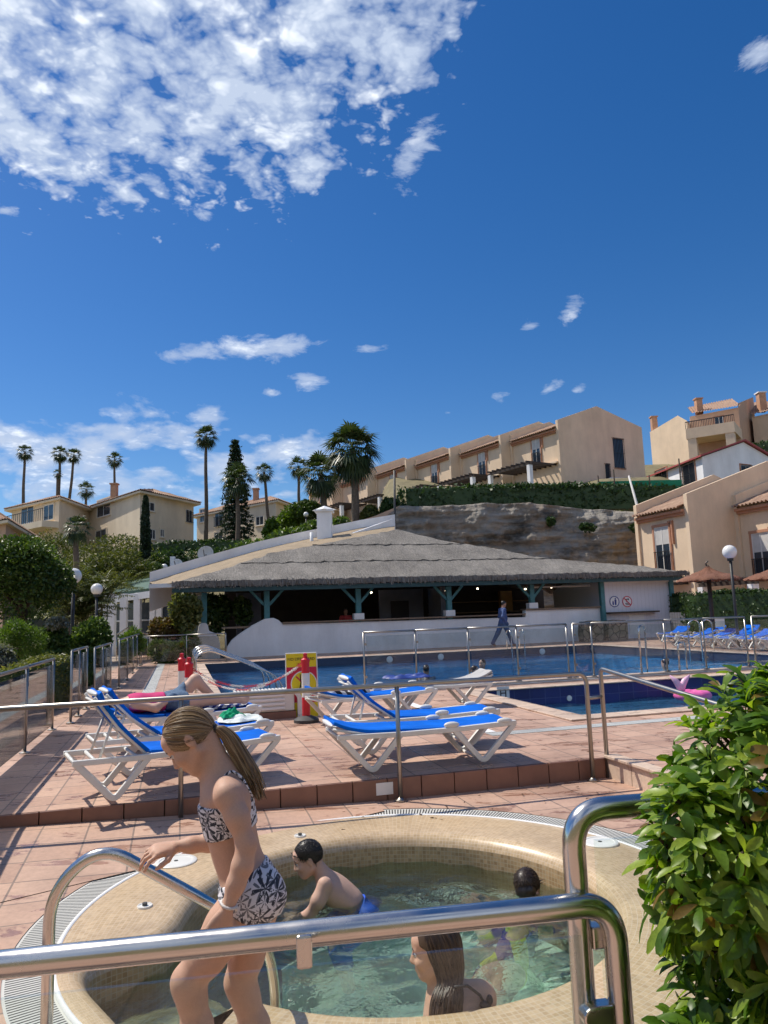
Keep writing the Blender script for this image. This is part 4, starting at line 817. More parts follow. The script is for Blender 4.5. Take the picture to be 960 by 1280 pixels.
# terraced houses: local x runs along the row, y into the house
def row_house(name, label, loc, rz, W=6., L_=10.4, hf=5.95, hp=7.7, hb=6.4, peak=.45, wm='stucco', group=None, scale=1., side_windows=False, win=(-3.3, -2.3, 2.7, 5.0), pergola=True, door=True):
    t = thing(name, label, 'house', (0, 0, 0), group=group)
    prof = [(0, 0), (L_, 0), (L_, hb), (L_ * peak, hp), (0, hf)]
    lo = .55; B_ = MB(); B_.extrude([(-W + .26, y, z - (lo if z > 0 else 3)) for y, z in prof], (W - .52, 0, 0)); B_.build('wall', MT[wm], t, local=True)
    for x in (-W, -.25): MB().extrude([(x, y - .12 if y == 0 else y, z if z > 0 else -3) for y, z in prof], (.25, 0, 0)).build('gable_wall', MT[wm], t, local=True)
    mb = MB(); zf = hf - lo; tiled_slope(mb, (-W + .26, -.5, zf - .12), (-.27, -.5, zf - .12), (-.27, L_ * peak, hp - lo + .08), (-W + .26, L_ * peak, hp - lo + .08), .055, .24, 9)
    tiled_slope(mb, (-W + .26, L_ + .2, hb - lo), (-.27, L_ + .2, hb - lo), (-.27, L_ * peak, hp - lo + .08), (-W + .26, L_ * peak, hp - lo + .08), .055, .24, 6); mb.build('roof', MT['roof_tile'], t, True, local=True)
    mb = MB(); mb.box(-W + .255, -.255, -.34, -.002, zf - .34, zf - .20); mb.box(-W + .255, -.255, -.2, -.004, zf - .48, zf - .341); mb.build('eave_moulding', MT['trim'], t, local=True)
    u0, u1, z0, z1 = win; fr = lambda x, y, z: (x, y, z)
    w = MB().box(u0 - .12, u1 + .12, -.10, .0, z1 + .001, z1 + .14).box(u1, u1 + .12, -.08, .0, z0, z1).box(u0 - .12, u0, -.08, 0, z0, z1).box(u1 + .02, u1 + .34, -.13, 0, z1 + .142, z1 + .22).box(u1 + .24, u1 + .34, -.13, 0, z1 - 1.0, z1 + .141).build('window', MT['trim'], t, local=True)
    f = MB().box(u0, u0 + .06, -.05, 0, z0, z1).box(u1 - .06, u1, -.05, 0, z0, z1).box(u0 + .06, u1 - .06, -.05, 0, z1 - .07, z1).box((u0 + u1) / 2 - .03, (u0 + u1) / 2 + .03, -.05, 0, z0, z1 - .07).build('frame', MT['frame_white'], w, local=True)
    MB().box(u0 + .06, u1 - .06, -.02, -.003, z0, z1 - .08).build('pane', MT['dark_glass'], w, local=True); MB().box(u0 + .06, u1 - .06, -.035, -.021, z1 - .95, z1 - .08).build('roller_blind', MT['curtain'], w, local=True)
    g = MB()
    for i in range(10): x = u0 + .02 + (u1 - u0 - .04) * i / 9; g.box(x - .012, x + .012, -.17, -.145, z0, z0 + 1.0)
    g.box(u0 - .02, u1 + .02, -.18, -.14, z0 + 1.001, z0 + 1.04).box(u0 - .02, u1 + .02, -.18, -.14, z0 - .05, z0 - .002); g.build('window_railing', MT['iron'], w, local=True)
    if side_windows:
        for (y0, y1, a, b) in ((6.4, 7.7, 2.4, 5.0), (5.2, 5.7, 1.3, 2.6)):
            w = MB().box(.001, .06, y0 - .1, y1 + .1, b, b + .1).box(.001, .08, y0 - .1, y1 + .1, a - .08, a).build('window', MT['stucco3'], t, local=True); MB().box(.001, .015, y0, y1, a, b).build('pane', MT['dark_glass'], w, local=True)
            g = MB(); 
            for i in range(8): y = y0 + (y1 - y0) * i / 7; g.box(.10, .125, y - .012, y + .012, a - .1, b + .08)
            for z in (a, (a + b) / 2, b): g.box(.126, .14, y0 - .04, y1 + .04, z, z + .03)
            g.build('grille', MT['iron'], w, local=True)
    if pergola:
        pg = MB(); 
        for y in (-3.0,): pg.box(-W + .3, -.3, y - .07, y + .07, 2.02, 2.2)
        for i in range(9): x = -W + .6 + (W - 1.2) * i / 8; pg.box(x - .05, x + .05, -3.4, -.01, 2.202, 2.34)
        pg.build('pergola', MT['dark_wood'], t, local=True)
        for x in (-W + .5, -.6): MB().box(x - .17, x + .17, -3.17, -2.83, -.5, 2.018).build('pergola_post', MT['white_paint'], t, local=True)
        MB().box(-W + .3, -.26, -.30, -.003, 2.36, 2.5).build('balcony_slab', MT[wm], t, local=True)
    t.location = loc; t.rotation_euler = (0, 0, rz); t.scale = (scale,) * 3; return t
rx_ = np.array([.53, -.85]); ry_ = np.array([.85, .53]); base = P(704, 610, 60); zrow = P(704, 613, 60)[2]
labs = ['end terrace house with a large blank gable wall and two grilled windows', 'peach terrace house next to the blank gable, second in the hilltop row', 'peach terrace house in the middle of the hilltop row', 'peach terrace house fourth from the blank gable of the hilltop row', 'peach terrace house fifth from the blank gable, right of the big palm crown', 'peach terrace house at the far end of the row, behind the big palm trunk']
rowgroup = 'terraced houses on the hilltop'; proto = None
for k in range(6):
    p = base[:2] - rx_ * 6.0 * k - ry_ * 1.07 * k; loc = (p[0], p[1], zrow - .02 * k); rz = math.atan2(rx_[1], rx_[0])
    if k == 0: row_house('terrace_house', labs[0], loc, rz, group=rowgroup, side_windows=True)
    elif k == 1: proto = row_house('terrace_house', labs[1], loc, rz, group=rowgroup)
    else: o = copy_tree(proto); o.location = loc; o['label'] = labs[k]
# nearer pair of houses at the right
dx = np.array([.33, -.944]); dy = np.array([.944, .33]); p = P(868, 700, 37); zg = .35
row_house('terrace_house', 'sunlit peach house with tile eave and tall barred window beside the rock face', (p[0], p[1], zg), math.atan2(dx[1], dx[0]), W=4.2, L_=11, hf=P(862, 617, 37)[2] - zg, hp=P(862, 617, 37)[2] - zg + 1.9, hb=6.5, peak=.5, win=(-2.75, -1.6, P(846, 712, 38)[2] - zg, P(846, 655, 38)[2] - zg), pergola=True, group='nearer terraced houses at the right')
q = p[:2] + dx * 4.2 + dy * 2.9
row_house('terrace_house', 'peach house cut by the right picture edge behind the globe lamp', (q[0], q[1], zg), math.atan2(dx[1], dx[0]), W=4.2, L_=11, hf=6.7, hp=8.6, hb=6.6, peak=.5, win=(-3.3, -2.2, 2.3, 4.6), pergola=True, group='nearer terraced houses at the right')
# white house with the red roof
p1 = P(881, 610, 52)[:2]; p0 = P(812.5, 610, 60)[:2]; p2 = P(985, 610, 57)[:2]; zb_ = P(881, 640, 52)[2]; zt = P(881, 571, 52)[2]; pk = (p1 + p2) / 2; zpk = P(920, 553, 54.5)[2]
t = thing('white_cottage', 'small white house with low dark red roof below the stacked hilltop houses', 'house', (p1[0], p1[1], zb_)); dl = p0 - p1
g0 = [(*p1, zb_ - 2), (*p2, zb_ - 2), (*p2, zt), (*pk, zpk), (*p1, zt)]; MB().extrude(g0, (*dl, 0)).build('wall', MT['white_wall'], t)
nv_ = nrm(np.array([*(p1 - p2), 0])); mb = MB()
for a, b in (((*p1, zt), (*pk, zpk)), ((*pk, zpk), (*p2, zt))):
    a = np.array(a); b = np.array(b); ex = nrm(b - a) * .35; a2, b2 = (a - ex, b) if b[2] > a[2] else (a, b + ex); off = np.array([0, 0, .06]); og = -nrm(np.array([*dl, 0])) * .25
    mb.extrude([a2 + off + og, b2 + off + og, b2 + off * 3 + og, a2 + off * 3 + og], np.array([*dl, 0]) - og * 2)
mb.build('roof', MT['red_roof'], t)
for (a, b, y0, y1) in ((820, 835, 589.5, 604), (853, 871, 582, 606)):
    u0, z1_ = wallhit(a, y0, p0, p1); u1, z0_ = wallhit(b, y1, p0, p1); window(t, p0, p1, u0, u1, z0_, z1_, 'grille')
u0, z1_ = wallhit(925, 581, p1, p2); u1, z0_ = wallhit(939, 592, p1, p2); window(t, p1, p2, u0, u1, z0_, z1_, 'grille')
# stacked house on the top right
t = thing('hilltop_house', 'tall peach house with chimneys and a deep balcony on the top right hill', 'house', (*P(900, 560, 78)[:2], P(900, 590, 78)[2]))
q0 = P(814, 560, 80)[:2]; q1 = P(862, 560, 75)[:2]; q2 = P(874, 560, 79)[:2]; zz = lambda px, py, d: P(px, py, d)[2]
mb = MB(); dv = (q2 - q1) * 3; mb.extrude([(*q0, 10), (*q1, 10), (*q1, zz(862, 526, 75)), (*(q0 * .22 + q1 * .78), zz(850, 519, 76)), (*q0, zz(814, 540, 80))], (*dv, 0)); mb.build('wall', MT['stucco'], t)
chimney(t, P(817.5, 530, 80.5), zz(817, 545, 80.5), zz(817, 522, 80.5), .6, MT['chimney_brick'])
r0 = P(866, 560, 76)[:2]; r1 = P(928, 560, 73)[:2]; dpt = np.array([3.2, 8.])
MB().prism([tuple(r0), tuple(r1), tuple(r1 + dpt), tuple(r0 + dpt)], 10, zz(928, 508.9, 73) - .02).build('wall', MT['stucco3'], t)
mb = MB(); o3 = np.array([0, -.5]); tiled_slope(mb, (*(r0 + o3), zz(868, 518, 76)), (*(r1 + o3), zz(928, 508.5, 73)), (*(r1 + dpt * .8), zz(928, 500, 80)), (*(r0 + dpt * .8), zz(872, 508, 82))); mb.build('roof', MT['roof_tile'], t, True)
chimney(t, P(873, 505, 76), zz(873, 518, 76), zz(873, 499.5, 76), .62, MT['chimney_brick'])
u0, z1_ = wallhit(893, 522, r0, r1); u1, z0_ = wallhit(905, 532.5, r0, r1); window(t, r0, r1, u0, u1, z0_, z1_, 'trim')
bq0 = P(859, 560, 72)[:2]; bq1 = P(921, 560, 69.5)[:2]; dd_ = nrm(np.array([*(bq1 - bq0), 0])); nf = np.array([-dd_[1], dd_[0], 0]); LB = np.linalg.norm(bq1 - bq0); zf0 = zz(859, 549, 72); fr_ = lambda u, q, z: np.array([*bq0, 0]) + dd_ * u + nf * q + Z3 * z
sl = (zz(921, 538, 69.5) - zf0) / LB; b_ = MB().box(0, LB, 0, 4.2, zf0, zf0 + 1.05, 0, fr_).build('balcony', MT['stucco'], t)
g = MB()
for i in range(30): u = LB * i / 29; g.box(u - .02, u + .02, .1, .14, zf0 + 1.052, zf0 + 1.7, 0, fr_)
g.box(0, LB, .08, .16, zf0 + 1.701, zf0 + 1.78, 0, fr_); g.build('balcony_railing', MT['iron'], b_)
for u in (.1, LB - .9): MB().box(u, u + .8, .05, .8, zf0 - 4, zf0 - .002, 0, fr_).build('balcony_pier', MT['stucco'], t)
MB().box(.1, LB, 3.2, 4.2, zf0 - 4, zf0 - .001, 0, fr_).build('recess_wall', MT['stucco3'], t)
s0 = r1; s1 = P(948, 560, 72)[:2]; MB().extrude([(*s0, 10), (*P(944, 560, 80)[:2], 10), (*P(948, 560, 80)[:2], zz(950, 496, 80)), (*s0, zz(928, 504, 73))], (.5, .9, 0)).build('side_wall', MT['stucco3'], t)
MB().prism([tuple(P(944, 560, 77)[:2]), tuple(P(1010, 560, 73)[:2]), tuple(P(1010, 560, 85)[:2]), tuple(P(944, 560, 88)[:2])], 10, zz(955, 515, 75)).build('wall', MT['stucco'], t)
mb = MB(); tiled_slope(mb, (*P(944, 560, 76.6)[:2], zz(950, 516, 76)), (*P(1010, 560, 72.6)[:2], zz(955, 513, 75)), (*P(1010, 560, 80)[:2], zz(955, 500, 80)), (*P(944, 560, 83)[:2], zz(950, 503, 83))); mb.build('roof', MT['roof_tile'], t, True)
chimney(t, P(951.5, 500, 77), zz(951, 515, 77), zz(951, 492, 77), .72, MT['chimney_brick'], MT['white_paint'])
# parked white car behind the green net
def car(p, rz):
    t = thing('parked_car', 'white parked car half hidden behind the green netting', 'car', (0, 0, 0))
    prof = [(-2, .35), (2, .35), (2.05, .75), (1.75, .95), (1.0, 1.02), (.35, 1.5), (-1.2, 1.52), (-1.85, 1.05), (-2.05, .9)]
    MB().extrude([(x, -.82, z) for x, z in prof], (0, 1.64, 0)).build('body', MT['car_paint'], t, local=True, bevel=.08)
    for s in (-.835, .825): MB().extrude([(x, s, z) for x, z in ((.85, 1.04), (.32, 1.42), (-1.15, 1.44), (-1.6, 1.06))], (0, .01, 0)).build('side_window', MT['dark_glass'], t, local=True)
    MB().extrude([(1.02, -.7, 1.06), (1.02, .7, 1.06), (.42, .62, 1.48), (.42, -.62, 1.48)], (.012, 0, .012)).build('windscreen', MT['dark_glass'], t, local=True)
    for x in (-1.25, 1.3):
        for s in (-.84, .66):
            w = MB().lathe([(.2, 0), (.33, .01), (.33, .17), (.2, .18)], (x, s, .33), 20, ax=(np.array([1., 0, 0]), np.array([0, 0, 1.]), np.array([0, 1., 0]))).build('wheel', MT['rubber'], t, local=True); MB().lathe([(.19, -.005), (.19, .185)], (x, s, .33), 16, ax=(np.array([1., 0, 0]), np.array([0, 0, 1.]), np.array([0, 1., 0]))).build('rim', MT['steel'], w, local=True)
    t.location = p; t.rotation_euler = (0, 0, rz)
pc = P(774, 600, 60); car((pc[0], pc[1], P(774, 603, 60)[2] - 1.25), .2)
# rock face and things along its top
from mathutils import noise as mn
def cliff():
    nx, nz = 320, 96; v = []; tops = [(470, 655), (500, 634), (540, 634), (600, 631), (660, 631), (700, 634), (740, 637), (780, 640), (806, 643), (830, 648)]
    for j in range(nz + 1):
        for i in range(nx + 1):
            px = 466 + (834 - 466) * i / nx; d = 44.5 + 2.0 * i / nx; top = P(px, np.interp(px, [a for a, b in tops], [b for a, b in tops]), d); t_ = j / nz; z = -.3 + (top[2] + .3) * t_; q = Vector((top[0], 0, z))
            st = mn.noise(Vector((top[0] * .16, 3, z * 2.1 + .5 * mn.noise(q * .4)))) ; led = mn.noise(Vector((top[0] * .3, 9, z * 5.2)))
            bulge = 1.0 * math.sin(math.pi * t_ * .9) + .6 * mn.fractal(q * .35, .8, 2.1, 3) + .18 * (1 - abs(st) * 2.2) + .10 * led + .20 * mn.fractal(q * 1.7, .7, 2.2, 4)
            v.append((top[0], top[1] - bulge - 1.2 * (1 - t_), z))
    for i in range(nx + 1): a = v[nz * (nx + 1) + i]; v.append((a[0], a[1] + 3.5, a[2] + .15))
    f = [(j * (nx + 1) + i, j * (nx + 1) + i + 1, (j + 1) * (nx + 1) + i + 1, (j + 1) * (nx + 1) + i) for j in range(nz + 1) for i in range(nx)]
    o = link_mesh('rock_cliff', arr_mesh('rock_cliff', v, f), None, [MT['cliff']], True); tag(o, kind='structure')
cliff()
hz = lambda px, py, d: P(px, py, d)
hp = [hz(500, 620, 47.2), hz(700, 620, 49.2), hz(852, 620, 50), hz(852, 620, 51.5), hz(700, 620, 50.9), hz(500, 620, 48.9)]
hedge('boundary_hedge', 'long clipped dark hedge along the top of the rock face', hp, hz(600, 636, 48)[2], hz(600, 610, 48)[2] + .1, 9000, .26, MT['leaf_hedge'], jz=.12)
for i, (px, py, w, lab) in enumerate(((735, 660, 26, 'weedy scrub patch growing in the middle of the rock face'), (795, 660, 20, 'weedy scrub patch on the rock face under the leaning pole'), (688, 652, 16, 'small weed tuft near the top of the rock face'), (775, 645, 30, 'dry bush along the rock top below the green netting'))):
    c = P(px, py, 44.3 if i < 3 else 46); t = thing('scrub', lab, 'shrub', c); foliage('foliage', lumpy(c, (w / 925 * 45 * .5, .3, .35), 5, i), 420, .20, MT['leaf_hedge' if i < 3 else 'leaf_olive'], t)
g0 = P(747, 602, 50.4); g1 = P(852, 600, 50.2); t = thing('green_net_fence', 'translucent green netting strung on thin posts above the hedge', 'fence', g0)
zt0 = P(747, 602, 50.4)[2]; MB().hexa([(g0[0], g0[1], zt0 - 1.9), (g1[0], g1[1], zt0 - 1.9), (g1[0], g1[1] + .03, zt0 - 1.9), (g0[0], g0[1] + .03, zt0 - 1.9), (g0[0], g0[1], zt0), (g1[0], g1[1], zt0 - .1), (g1[0], g1[1] + .03, zt0 - .1), (g0[0], g0[1] + .03, zt0)]).build('net', MT['green_net'], t)
for px, up_ in ((748, .4), (768, .8), (812, .3), (851, 1.4)): q = P(px, 602, 50.3); MB().tube([(q[0], q[1], zt0 - 2), (q[0], q[1], zt0 + up_)], .05, 8).build('post', MT['darkbark'], t, True)
a = P(786, 595, 47.6); b = P(803, 676, 45.0); t = thing('leaning_pole', 'thin bleached pole leaning against the rock face', 'pole', b); MB().tube([b, (a + b) / 2 + [.12, 0, .1], a], [.10, .09, .06], 8).build('trunk', MT['curtain'], t, True)
a = P(492.5, 655, 40); t = thing('mast', 'thin grey mast standing at the peak of the thatched roof', 'mast', a); MB().tube([a - [0, 0, 2.], P(493, 588, 40)], .06, 8).build('pole', MT['lamp_pole'], t, True)
t = thing('retaining_wall', 'stepped terracotta garden wall below the big palm', 'wall', P(450, 660, 45))
q0, q1 = P(430, 655, 46), P(500, 640, 44.6); MB().extrude([(q0[0], q0[1], 2), (q1[0], q1[1], 2), (q1[0], q1[1], P(500, 632, 44.6)[2]), (*(q0 * .45 + q1 * .55)[:2], P(470, 645, 45.2)[2]), (q0[0], q0[1], P(430, 657, 46)[2])], (.1, .4, 0)).build('wall', MT['stucco3'], t)
# ---------------------------------------------------------------- the thatched bar
bar = thing('thatched_bar', 'open poolside bar with grey thatched roof, teal posts and white walls', 'bar', D(11, 28.6, DZ))
BW = 28.6
def zB(px, py, b=BW): return B(px, py, b)[2]
mb = MB(); w = lambda a, z: D(a, BW, z)
# low white wall with sloped left end, stepped up near the serving hatch
prof = [(1.65, .0), (13.9, .0), (17.55, .0), (17.55, 1.55), (13.92, 1.55), (13.9, 1.27), (3.75, 1.36), (3.62, 1.50), (3.42, 1.60), (3.1, 1.58), (2.6, 1.34), (2.1, 1.02), (1.85, .82), (1.70, .6), (1.65, .4)]
MB().extrude([D(a, BW, z) for a, z in prof], U3 * .3).build('low_wall', MT['white_wall'], bar, bevel=.03)
MB().extrude([D(a, BW - .1, z) for a, z in ((.62, 0), (1.42, 0), (1.42, .7), (1.36, .95), (1.22, 1.12), (1.02, 1.2), (.98, 1.42), (.9, 1.5), (.74, 1.5), (.66, 1.42), (.62, 1.2))], U3 * .3).build('pier', MT['white_wall'], bar, bevel=.03)
mb = MB(); mb.box(3.76, 13.88, BW - .12, BW + .45, 1.365, 1.42, 0, fr); mb.box(13.9, 17.6, BW - .12, BW + .45, 1.555, 1.61, 0, fr); mb.build('counter_top', MT['rail_wood'], bar)
MB().box(1.5, 3.3, BW + .1, BW + .3, 1.25, 1.32, 0, fr).build('ledge', MT['rail_wood'], bar)
PO = [(.85, 1.5), (3.18, 1.36), (6.77, 1.42), (10.58, 1.42), (14.3, 1.61)]
for a, z in PO:
    po = MB().box(a - .1, a + .1, BW + .02, BW + .22, z - .2, 2.62, 0, fr).build('post', MT['teal_wood'], bar)
    if a > 6: MB().box(a - .2, a + .2, BW - .04, BW + .28, z + .003, z + .24, 0, fr).build('plinth', MT['white_paint'], po)
    if a > 1: MB().bar([D(a - .1, BW + .12, 2.1), D(a - .62, BW + .12, 2.66)], .1, .1, Z3).bar([D(a + .1, BW + .12, 2.1), D(a + .62, BW + .12, 2.66)], .1, .1, Z3).build('brace', MT['teal_wood'], po)
mb = MB(); mb.box(-.2, 21.4, BW + .03, BW + .21, 2.64, 2.86, 0, fr); mb.box(-.3, 21.5, 27.86, 27.93, 2.62, 2.78, 0, fr); mb.build('eave_beam', MT['dark_teal'], bar)
# interior
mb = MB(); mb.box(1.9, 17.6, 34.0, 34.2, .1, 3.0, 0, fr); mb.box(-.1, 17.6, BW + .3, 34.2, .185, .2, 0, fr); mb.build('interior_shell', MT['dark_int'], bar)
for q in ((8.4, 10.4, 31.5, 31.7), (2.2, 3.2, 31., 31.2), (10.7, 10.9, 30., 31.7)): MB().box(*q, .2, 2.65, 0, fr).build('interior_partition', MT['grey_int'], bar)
MB().box(8.9, 9.7, 31.44, 31.5, .2, 2.15, 0, fr).build('interior_door', MT['dark_int'], bar)
sh = MB(); 
for z in (1.5, 2.0): sh.box(11.4, 16.8, 33.5, 33.9, z, z + .05, 0, fr)
sh.build('back_shelf', MT['rail_wood'], bar)
for i, (a, b_, z) in enumerate(((11.4, 31.5, 2.5), (12.9, 31.2, 2.55), (14.9, 30.5, 2.45), (16.2, 30.5, 2.5), (7.9, 31.0, 2.5))):
    MB().lathe([(0, 0), (.04, .01), (.05, .05), (.02, .07)], D(a, b_, z), 12).build('ceiling_lamp', MT['glow'], bar)
MB().box(14.2, 17.4, 29.2, 29.25, 2.48, 2.55, 0, fr).build('strip_light', MT['curtain'], bar)
MB().box(14.9, 15.5, 33.2, 33.5, 1.55, 2.5, 0, fr).build('bottle_cabinet', mat('amber_shelf_back', (.35, .2, .06), .5), bar)
# roof: concave hipped thatch in stepped layers
EB = 27.75; ez0 = 2.86
def plane_hit(px, py, b0, z0, slope):
    r = ray(px, py); ub = r[:2] @ U2; s = (H - z0 + slope * b0) / (slope * ub - r[2]); p_ = EYE + r * s; return p_
SLOPE = .46
def onroof(px, py): return plane_hit(px, py, EB, ez0, SLOPE)
Lb = [(234, 727), (244, 722.5), (285, 712), (302, 705), (330, 697), (334, 694), (400, 682), (450, 672), (493, 664)]; Rb = [(500, 663), (515, 668), (557, 678), (627, 688.5), (664, 697), (720, 703), (800, 709), (852, 714)]
LA = [ab(onroof(*q)) for q in Lb]; RA = [ab(onroof(*q)) for q in Rb]
LA[0] = (-.35, EB); RA[-1] = (21.5, EB)
bt = LA + RA; ta = np.array([q[0] for q in bt]); tb = np.array([q[1] for q in bt])
def top_b(a): return np.interp(a, ta, tb)
ct = MB(); na = 150; layers = [(0., .335), (.315, .66), (.64, 1.0)]; bmax = max(tb) - EB
lay_v = []
for li, (s0, s1) in enumerate(layers):
    v = []; f = []; ns = 7; ok = []
    for i in range(na + 1):
        a = ta[0] + (ta[-1] - ta[0]) * i / na; bt_ = top_b(a); l0 = EB + bmax * s0; l1 = min(EB + bmax * s1, bt_)
        ok.append(l1 > l0 + .02); wob = .03 * math.sin(a * .9 + li) + .02 * math.sin(a * 4.3 + li * 2) + rng.normal(0, .025)
        for j in range(ns + 1):
            t_ = j / ns; b = max(l0 + (wob if li else wob * .6), 0) * (1 - t_) + max(l1, l0) * t_; th_ = (.15 if li == 0 else .10) * (1 - t_) + .06 * t_ + .012 * math.sin(a * 9 + li)
            v.append(D(a, b, ez0 + SLOPE * (b - EB) + th_ + rng.normal(0, .008)))
        b = l0 + (wob if li else wob * .6); v.append(D(a, b + .06, ez0 + SLOPE * (b - EB) - .05 * (li == 0) + .0))
    k = ns + 2
    for i in range(na):
        if not (ok[i] and ok[i + 1]): continue
        for j in range(ns): f.append((i * k + j, (i + 1) * k + j, (i + 1) * k + j + 1, i * k + j + 1))
        f.append((i * k + ns + 1, (i + 1) * k + ns + 1, (i + 1) * k, i * k))
    ct.add(v, f)
# hidden back and right slopes so that the roof is a closed hip
apx = D(np.interp(5, [0, 10], [0, 10]) + 5.0, EB + bmax, ez0 + SLOPE * bmax)
ridge = [D(a, top_b(a), ez0 + SLOPE * (top_b(a) - EB) + .03) for a in np.linspace(10.2, 21.5, 24)]; backr = [D(a + .15, max(36 - .2 * i, 33), 2.6 - .3 * (i > 12)) for i, a in enumerate(np.linspace(12, 21.7, 24))]
ct.add(ridge + backr, [(i, i + 1, 25 + i, 24 + i) for i in range(23)])
roofo = ct.build('thatched_roof', MT['thatch'], bar, smooth=True, autosmooth=50)
# eave fringe of loose stems
fr_n = 2600; aa = rng.uniform(-.3, 21.45, fr_n); bb = EB + rng.normal(.03, .05, fr_n); zt_ = ez0 + .13 + rng.normal(0, .03, fr_n); ln = rng.uniform(.10, .22, fr_n); v = []
for a, b, z, l in zip(aa, bb, zt_, ln):
    p_ = D(a, b, z); s_ = V3 * rng.uniform(.008, .02); dn_ = np.array([0, 0, -l]) - U3 * rng.uniform(-.02, .07) + V3 * rng.normal(0, .03); v += [p_ - s_, p_ + s_, p_ + s_ + dn_, p_ - s_ + dn_]
v = np.array(v); link_mesh('thatch_fringe', arr_mesh('thatch_fringe', v, np.arange(len(v)).reshape(-1, 4)), roofo, [MT['thatch']])
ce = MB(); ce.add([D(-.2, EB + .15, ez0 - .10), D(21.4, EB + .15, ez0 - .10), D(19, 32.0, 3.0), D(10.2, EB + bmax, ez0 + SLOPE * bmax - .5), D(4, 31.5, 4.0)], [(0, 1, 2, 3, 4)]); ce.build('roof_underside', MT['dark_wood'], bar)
# tan wing roof to the left with its white verge
frontp = [D(a, b, ez0 + SLOPE * (b - EB) + .02) for a, b in LA]; vp = [P(187, 727.5, 30.3), P(215, 719, 31), P(250, 708.5, 32), P(285, 698.5, 33), P(320, 688.5, 34), P(360, 679, 35), P(400, 670.5, 36), P(450, 660, 37), P(494, 652.5, 38)]
frontp[0] = P(195, 733, 29.0); mb = MB(); n = len(vp); mb.add(frontp + vp, [(i, i + 1, n + i + 1, n + i) for i in range(n - 1)]); mb.build('wing_roof', MT['thatch_tan'], bar)
mb = MB(); vw = .42
for i in range(n - 1):
    a, b = vp[i], vp[i + 1]; back = U3 * .35; mb.hexa([a - [0, 0, 1.2], b - [0, 0, 1.2], b + back - [0, 0, 1.2], a + back - [0, 0, 1.2], a + [0, 0, .40], b + [0, 0, .40], b + back + [0, 0, .40], a + back + [0, 0, .40]])
mb.build('white_verge', MT['white_wall'], bar)
q0, q1, q2 = P(392, 684, 34.0), P(494, 664, 36.5), P(494, 650, 36.5); MB().extrude([q0, q1, q2 + [0, 0, .1], P(470, 655.5, 36), q0 + [0, 0, .06]], U3 * .3).build('white_gable', MT['white_wall'], bar)
mb = MB(); a, b = P(186, 735.5, 28.9), P(236, 733, 28.2); mb.hexa([a, b, b + U3 * .3, a + U3 * .3, a + [0, 0, .16], b + [0, 0, .16], b + U3 * .3 + [0, 0, .16], a + U3 * .3 + [0, 0, .16]]); mb.build('fascia', MT['white_paint'], bar)
c = P(406, 660, 35.0); z0_, z1_ = P(406, 680, 35)[2], P(406, 640.5, 35)[2]; ch = MB().box(c[0] - .34, c[0] + .34, c[1] - .34, c[1] + .34, z0_ - .6, z1_).build('chimney', MT['white_wall'], bar)
mb = MB(); mb.box(c[0] - .44, c[0] + .44, c[1] - .44, c[1] + .44, z1_ + .002, z1_ + .1); mb.lathe([(.58, .1), (.0, .32)], (c[0], c[1], z1_ + .003), 4); mb.build('chimney_cap', MT['white_wall'], ch)
c = P(389.5, 676, 34.2); MB().tube([c - [0, 0, .5], P(389.5, 665.5, 34.2)], .08, 10).build('vent_pipe', MT['white_paint'], bar, True)
# kiosk
k0, k1 = 17.6, 20.95; mb = MB(); mb.box(k0, 19.78, BW - .1, 33, .185, 2.72, 0, fr); mb.build('kiosk_wall', MT['plank'], bar)
MB().box(19.79, k1, BW - .08, 33, .185, 2.66, 0, fr).build('kiosk_door', MT['plank'], bar)
MB().box(k0 - .04, k1 + .3, BW - .14, BW - .101, 2.58, 2.70, 0, fr).build('kiosk_fascia', MT['white_paint'], bar)
for a in (k0 - .1, k1 + .02): MB().box(a - .08, a + .1, BW - .2, BW - .02, .19, 2.9, 0, fr).build('post', MT['teal_wood'], bar)
MB().box(k0 + .05, 20.1, BW - .42, BW - .102, 1.27, 1.34, 0, fr).build('kiosk_shelf', MT['dark_wood'], bar)
MB().box(18.75, 19.5, BW - .115, BW - .102, .35, 1.2, 0, fr).build('kiosk_panel', MT['white_paint'], bar)
MB().box(k0 + .03, 19.7, BW - .106, BW - .1, 1.62, 1.64, 0, fr).build('kiosk_rail', MT['grey_int'], bar) if False else None
def round_sign(px, py, ring, figs, lab):
    c = B(px, py, BW - .12); t = thing('round_sign', lab, 'sign', c); ax = (V3, Z3, -U3); MB().lathe([(.24, -.006), (.24, .004), (0, .0045)], c, 32, ax=ax).build('sign_plate', MT['white_paint'], t)
    MB().lathe([(.205, .0), (.205, .008), (.24, .008), (.24, .0)], c, 40, ax=ax).build('ring', ring, t); f = lambda x, y, q=.009: c + V3 * x + Z3 * y - U3 * q
    mb = MB()
    for fg in figs:
        if fg[0] == 'o': mb.lathe([(fg[3], .004), (fg[3], .009), (0, .0095)], c + V3 * fg[1] + Z3 * fg[2], 16, ax=ax)
        else: mb.extrude([f(x, y, .004) for x, y in fg[1]], -U3 * .005)
    mb.build('pictogram', MT['blue_print'] if ring == MT['blue_print'] else MT['black'], t); return t, c, f
round_sign(768, 752, MT['blue_print'], [('o', .05, .12, .035), ('p', [(0, .08), (.1, .08), (.09, -.04), (.085, -.15), (.015, -.15), (.01, -.04)]), ('o', -.07, .01, .028), ('p', [(-.11, -.02), (-.03, -.02), (-.04, -.15), (-.10, -.15)])], 'round blue ringed sign of an adult leading a child on the white kiosk')
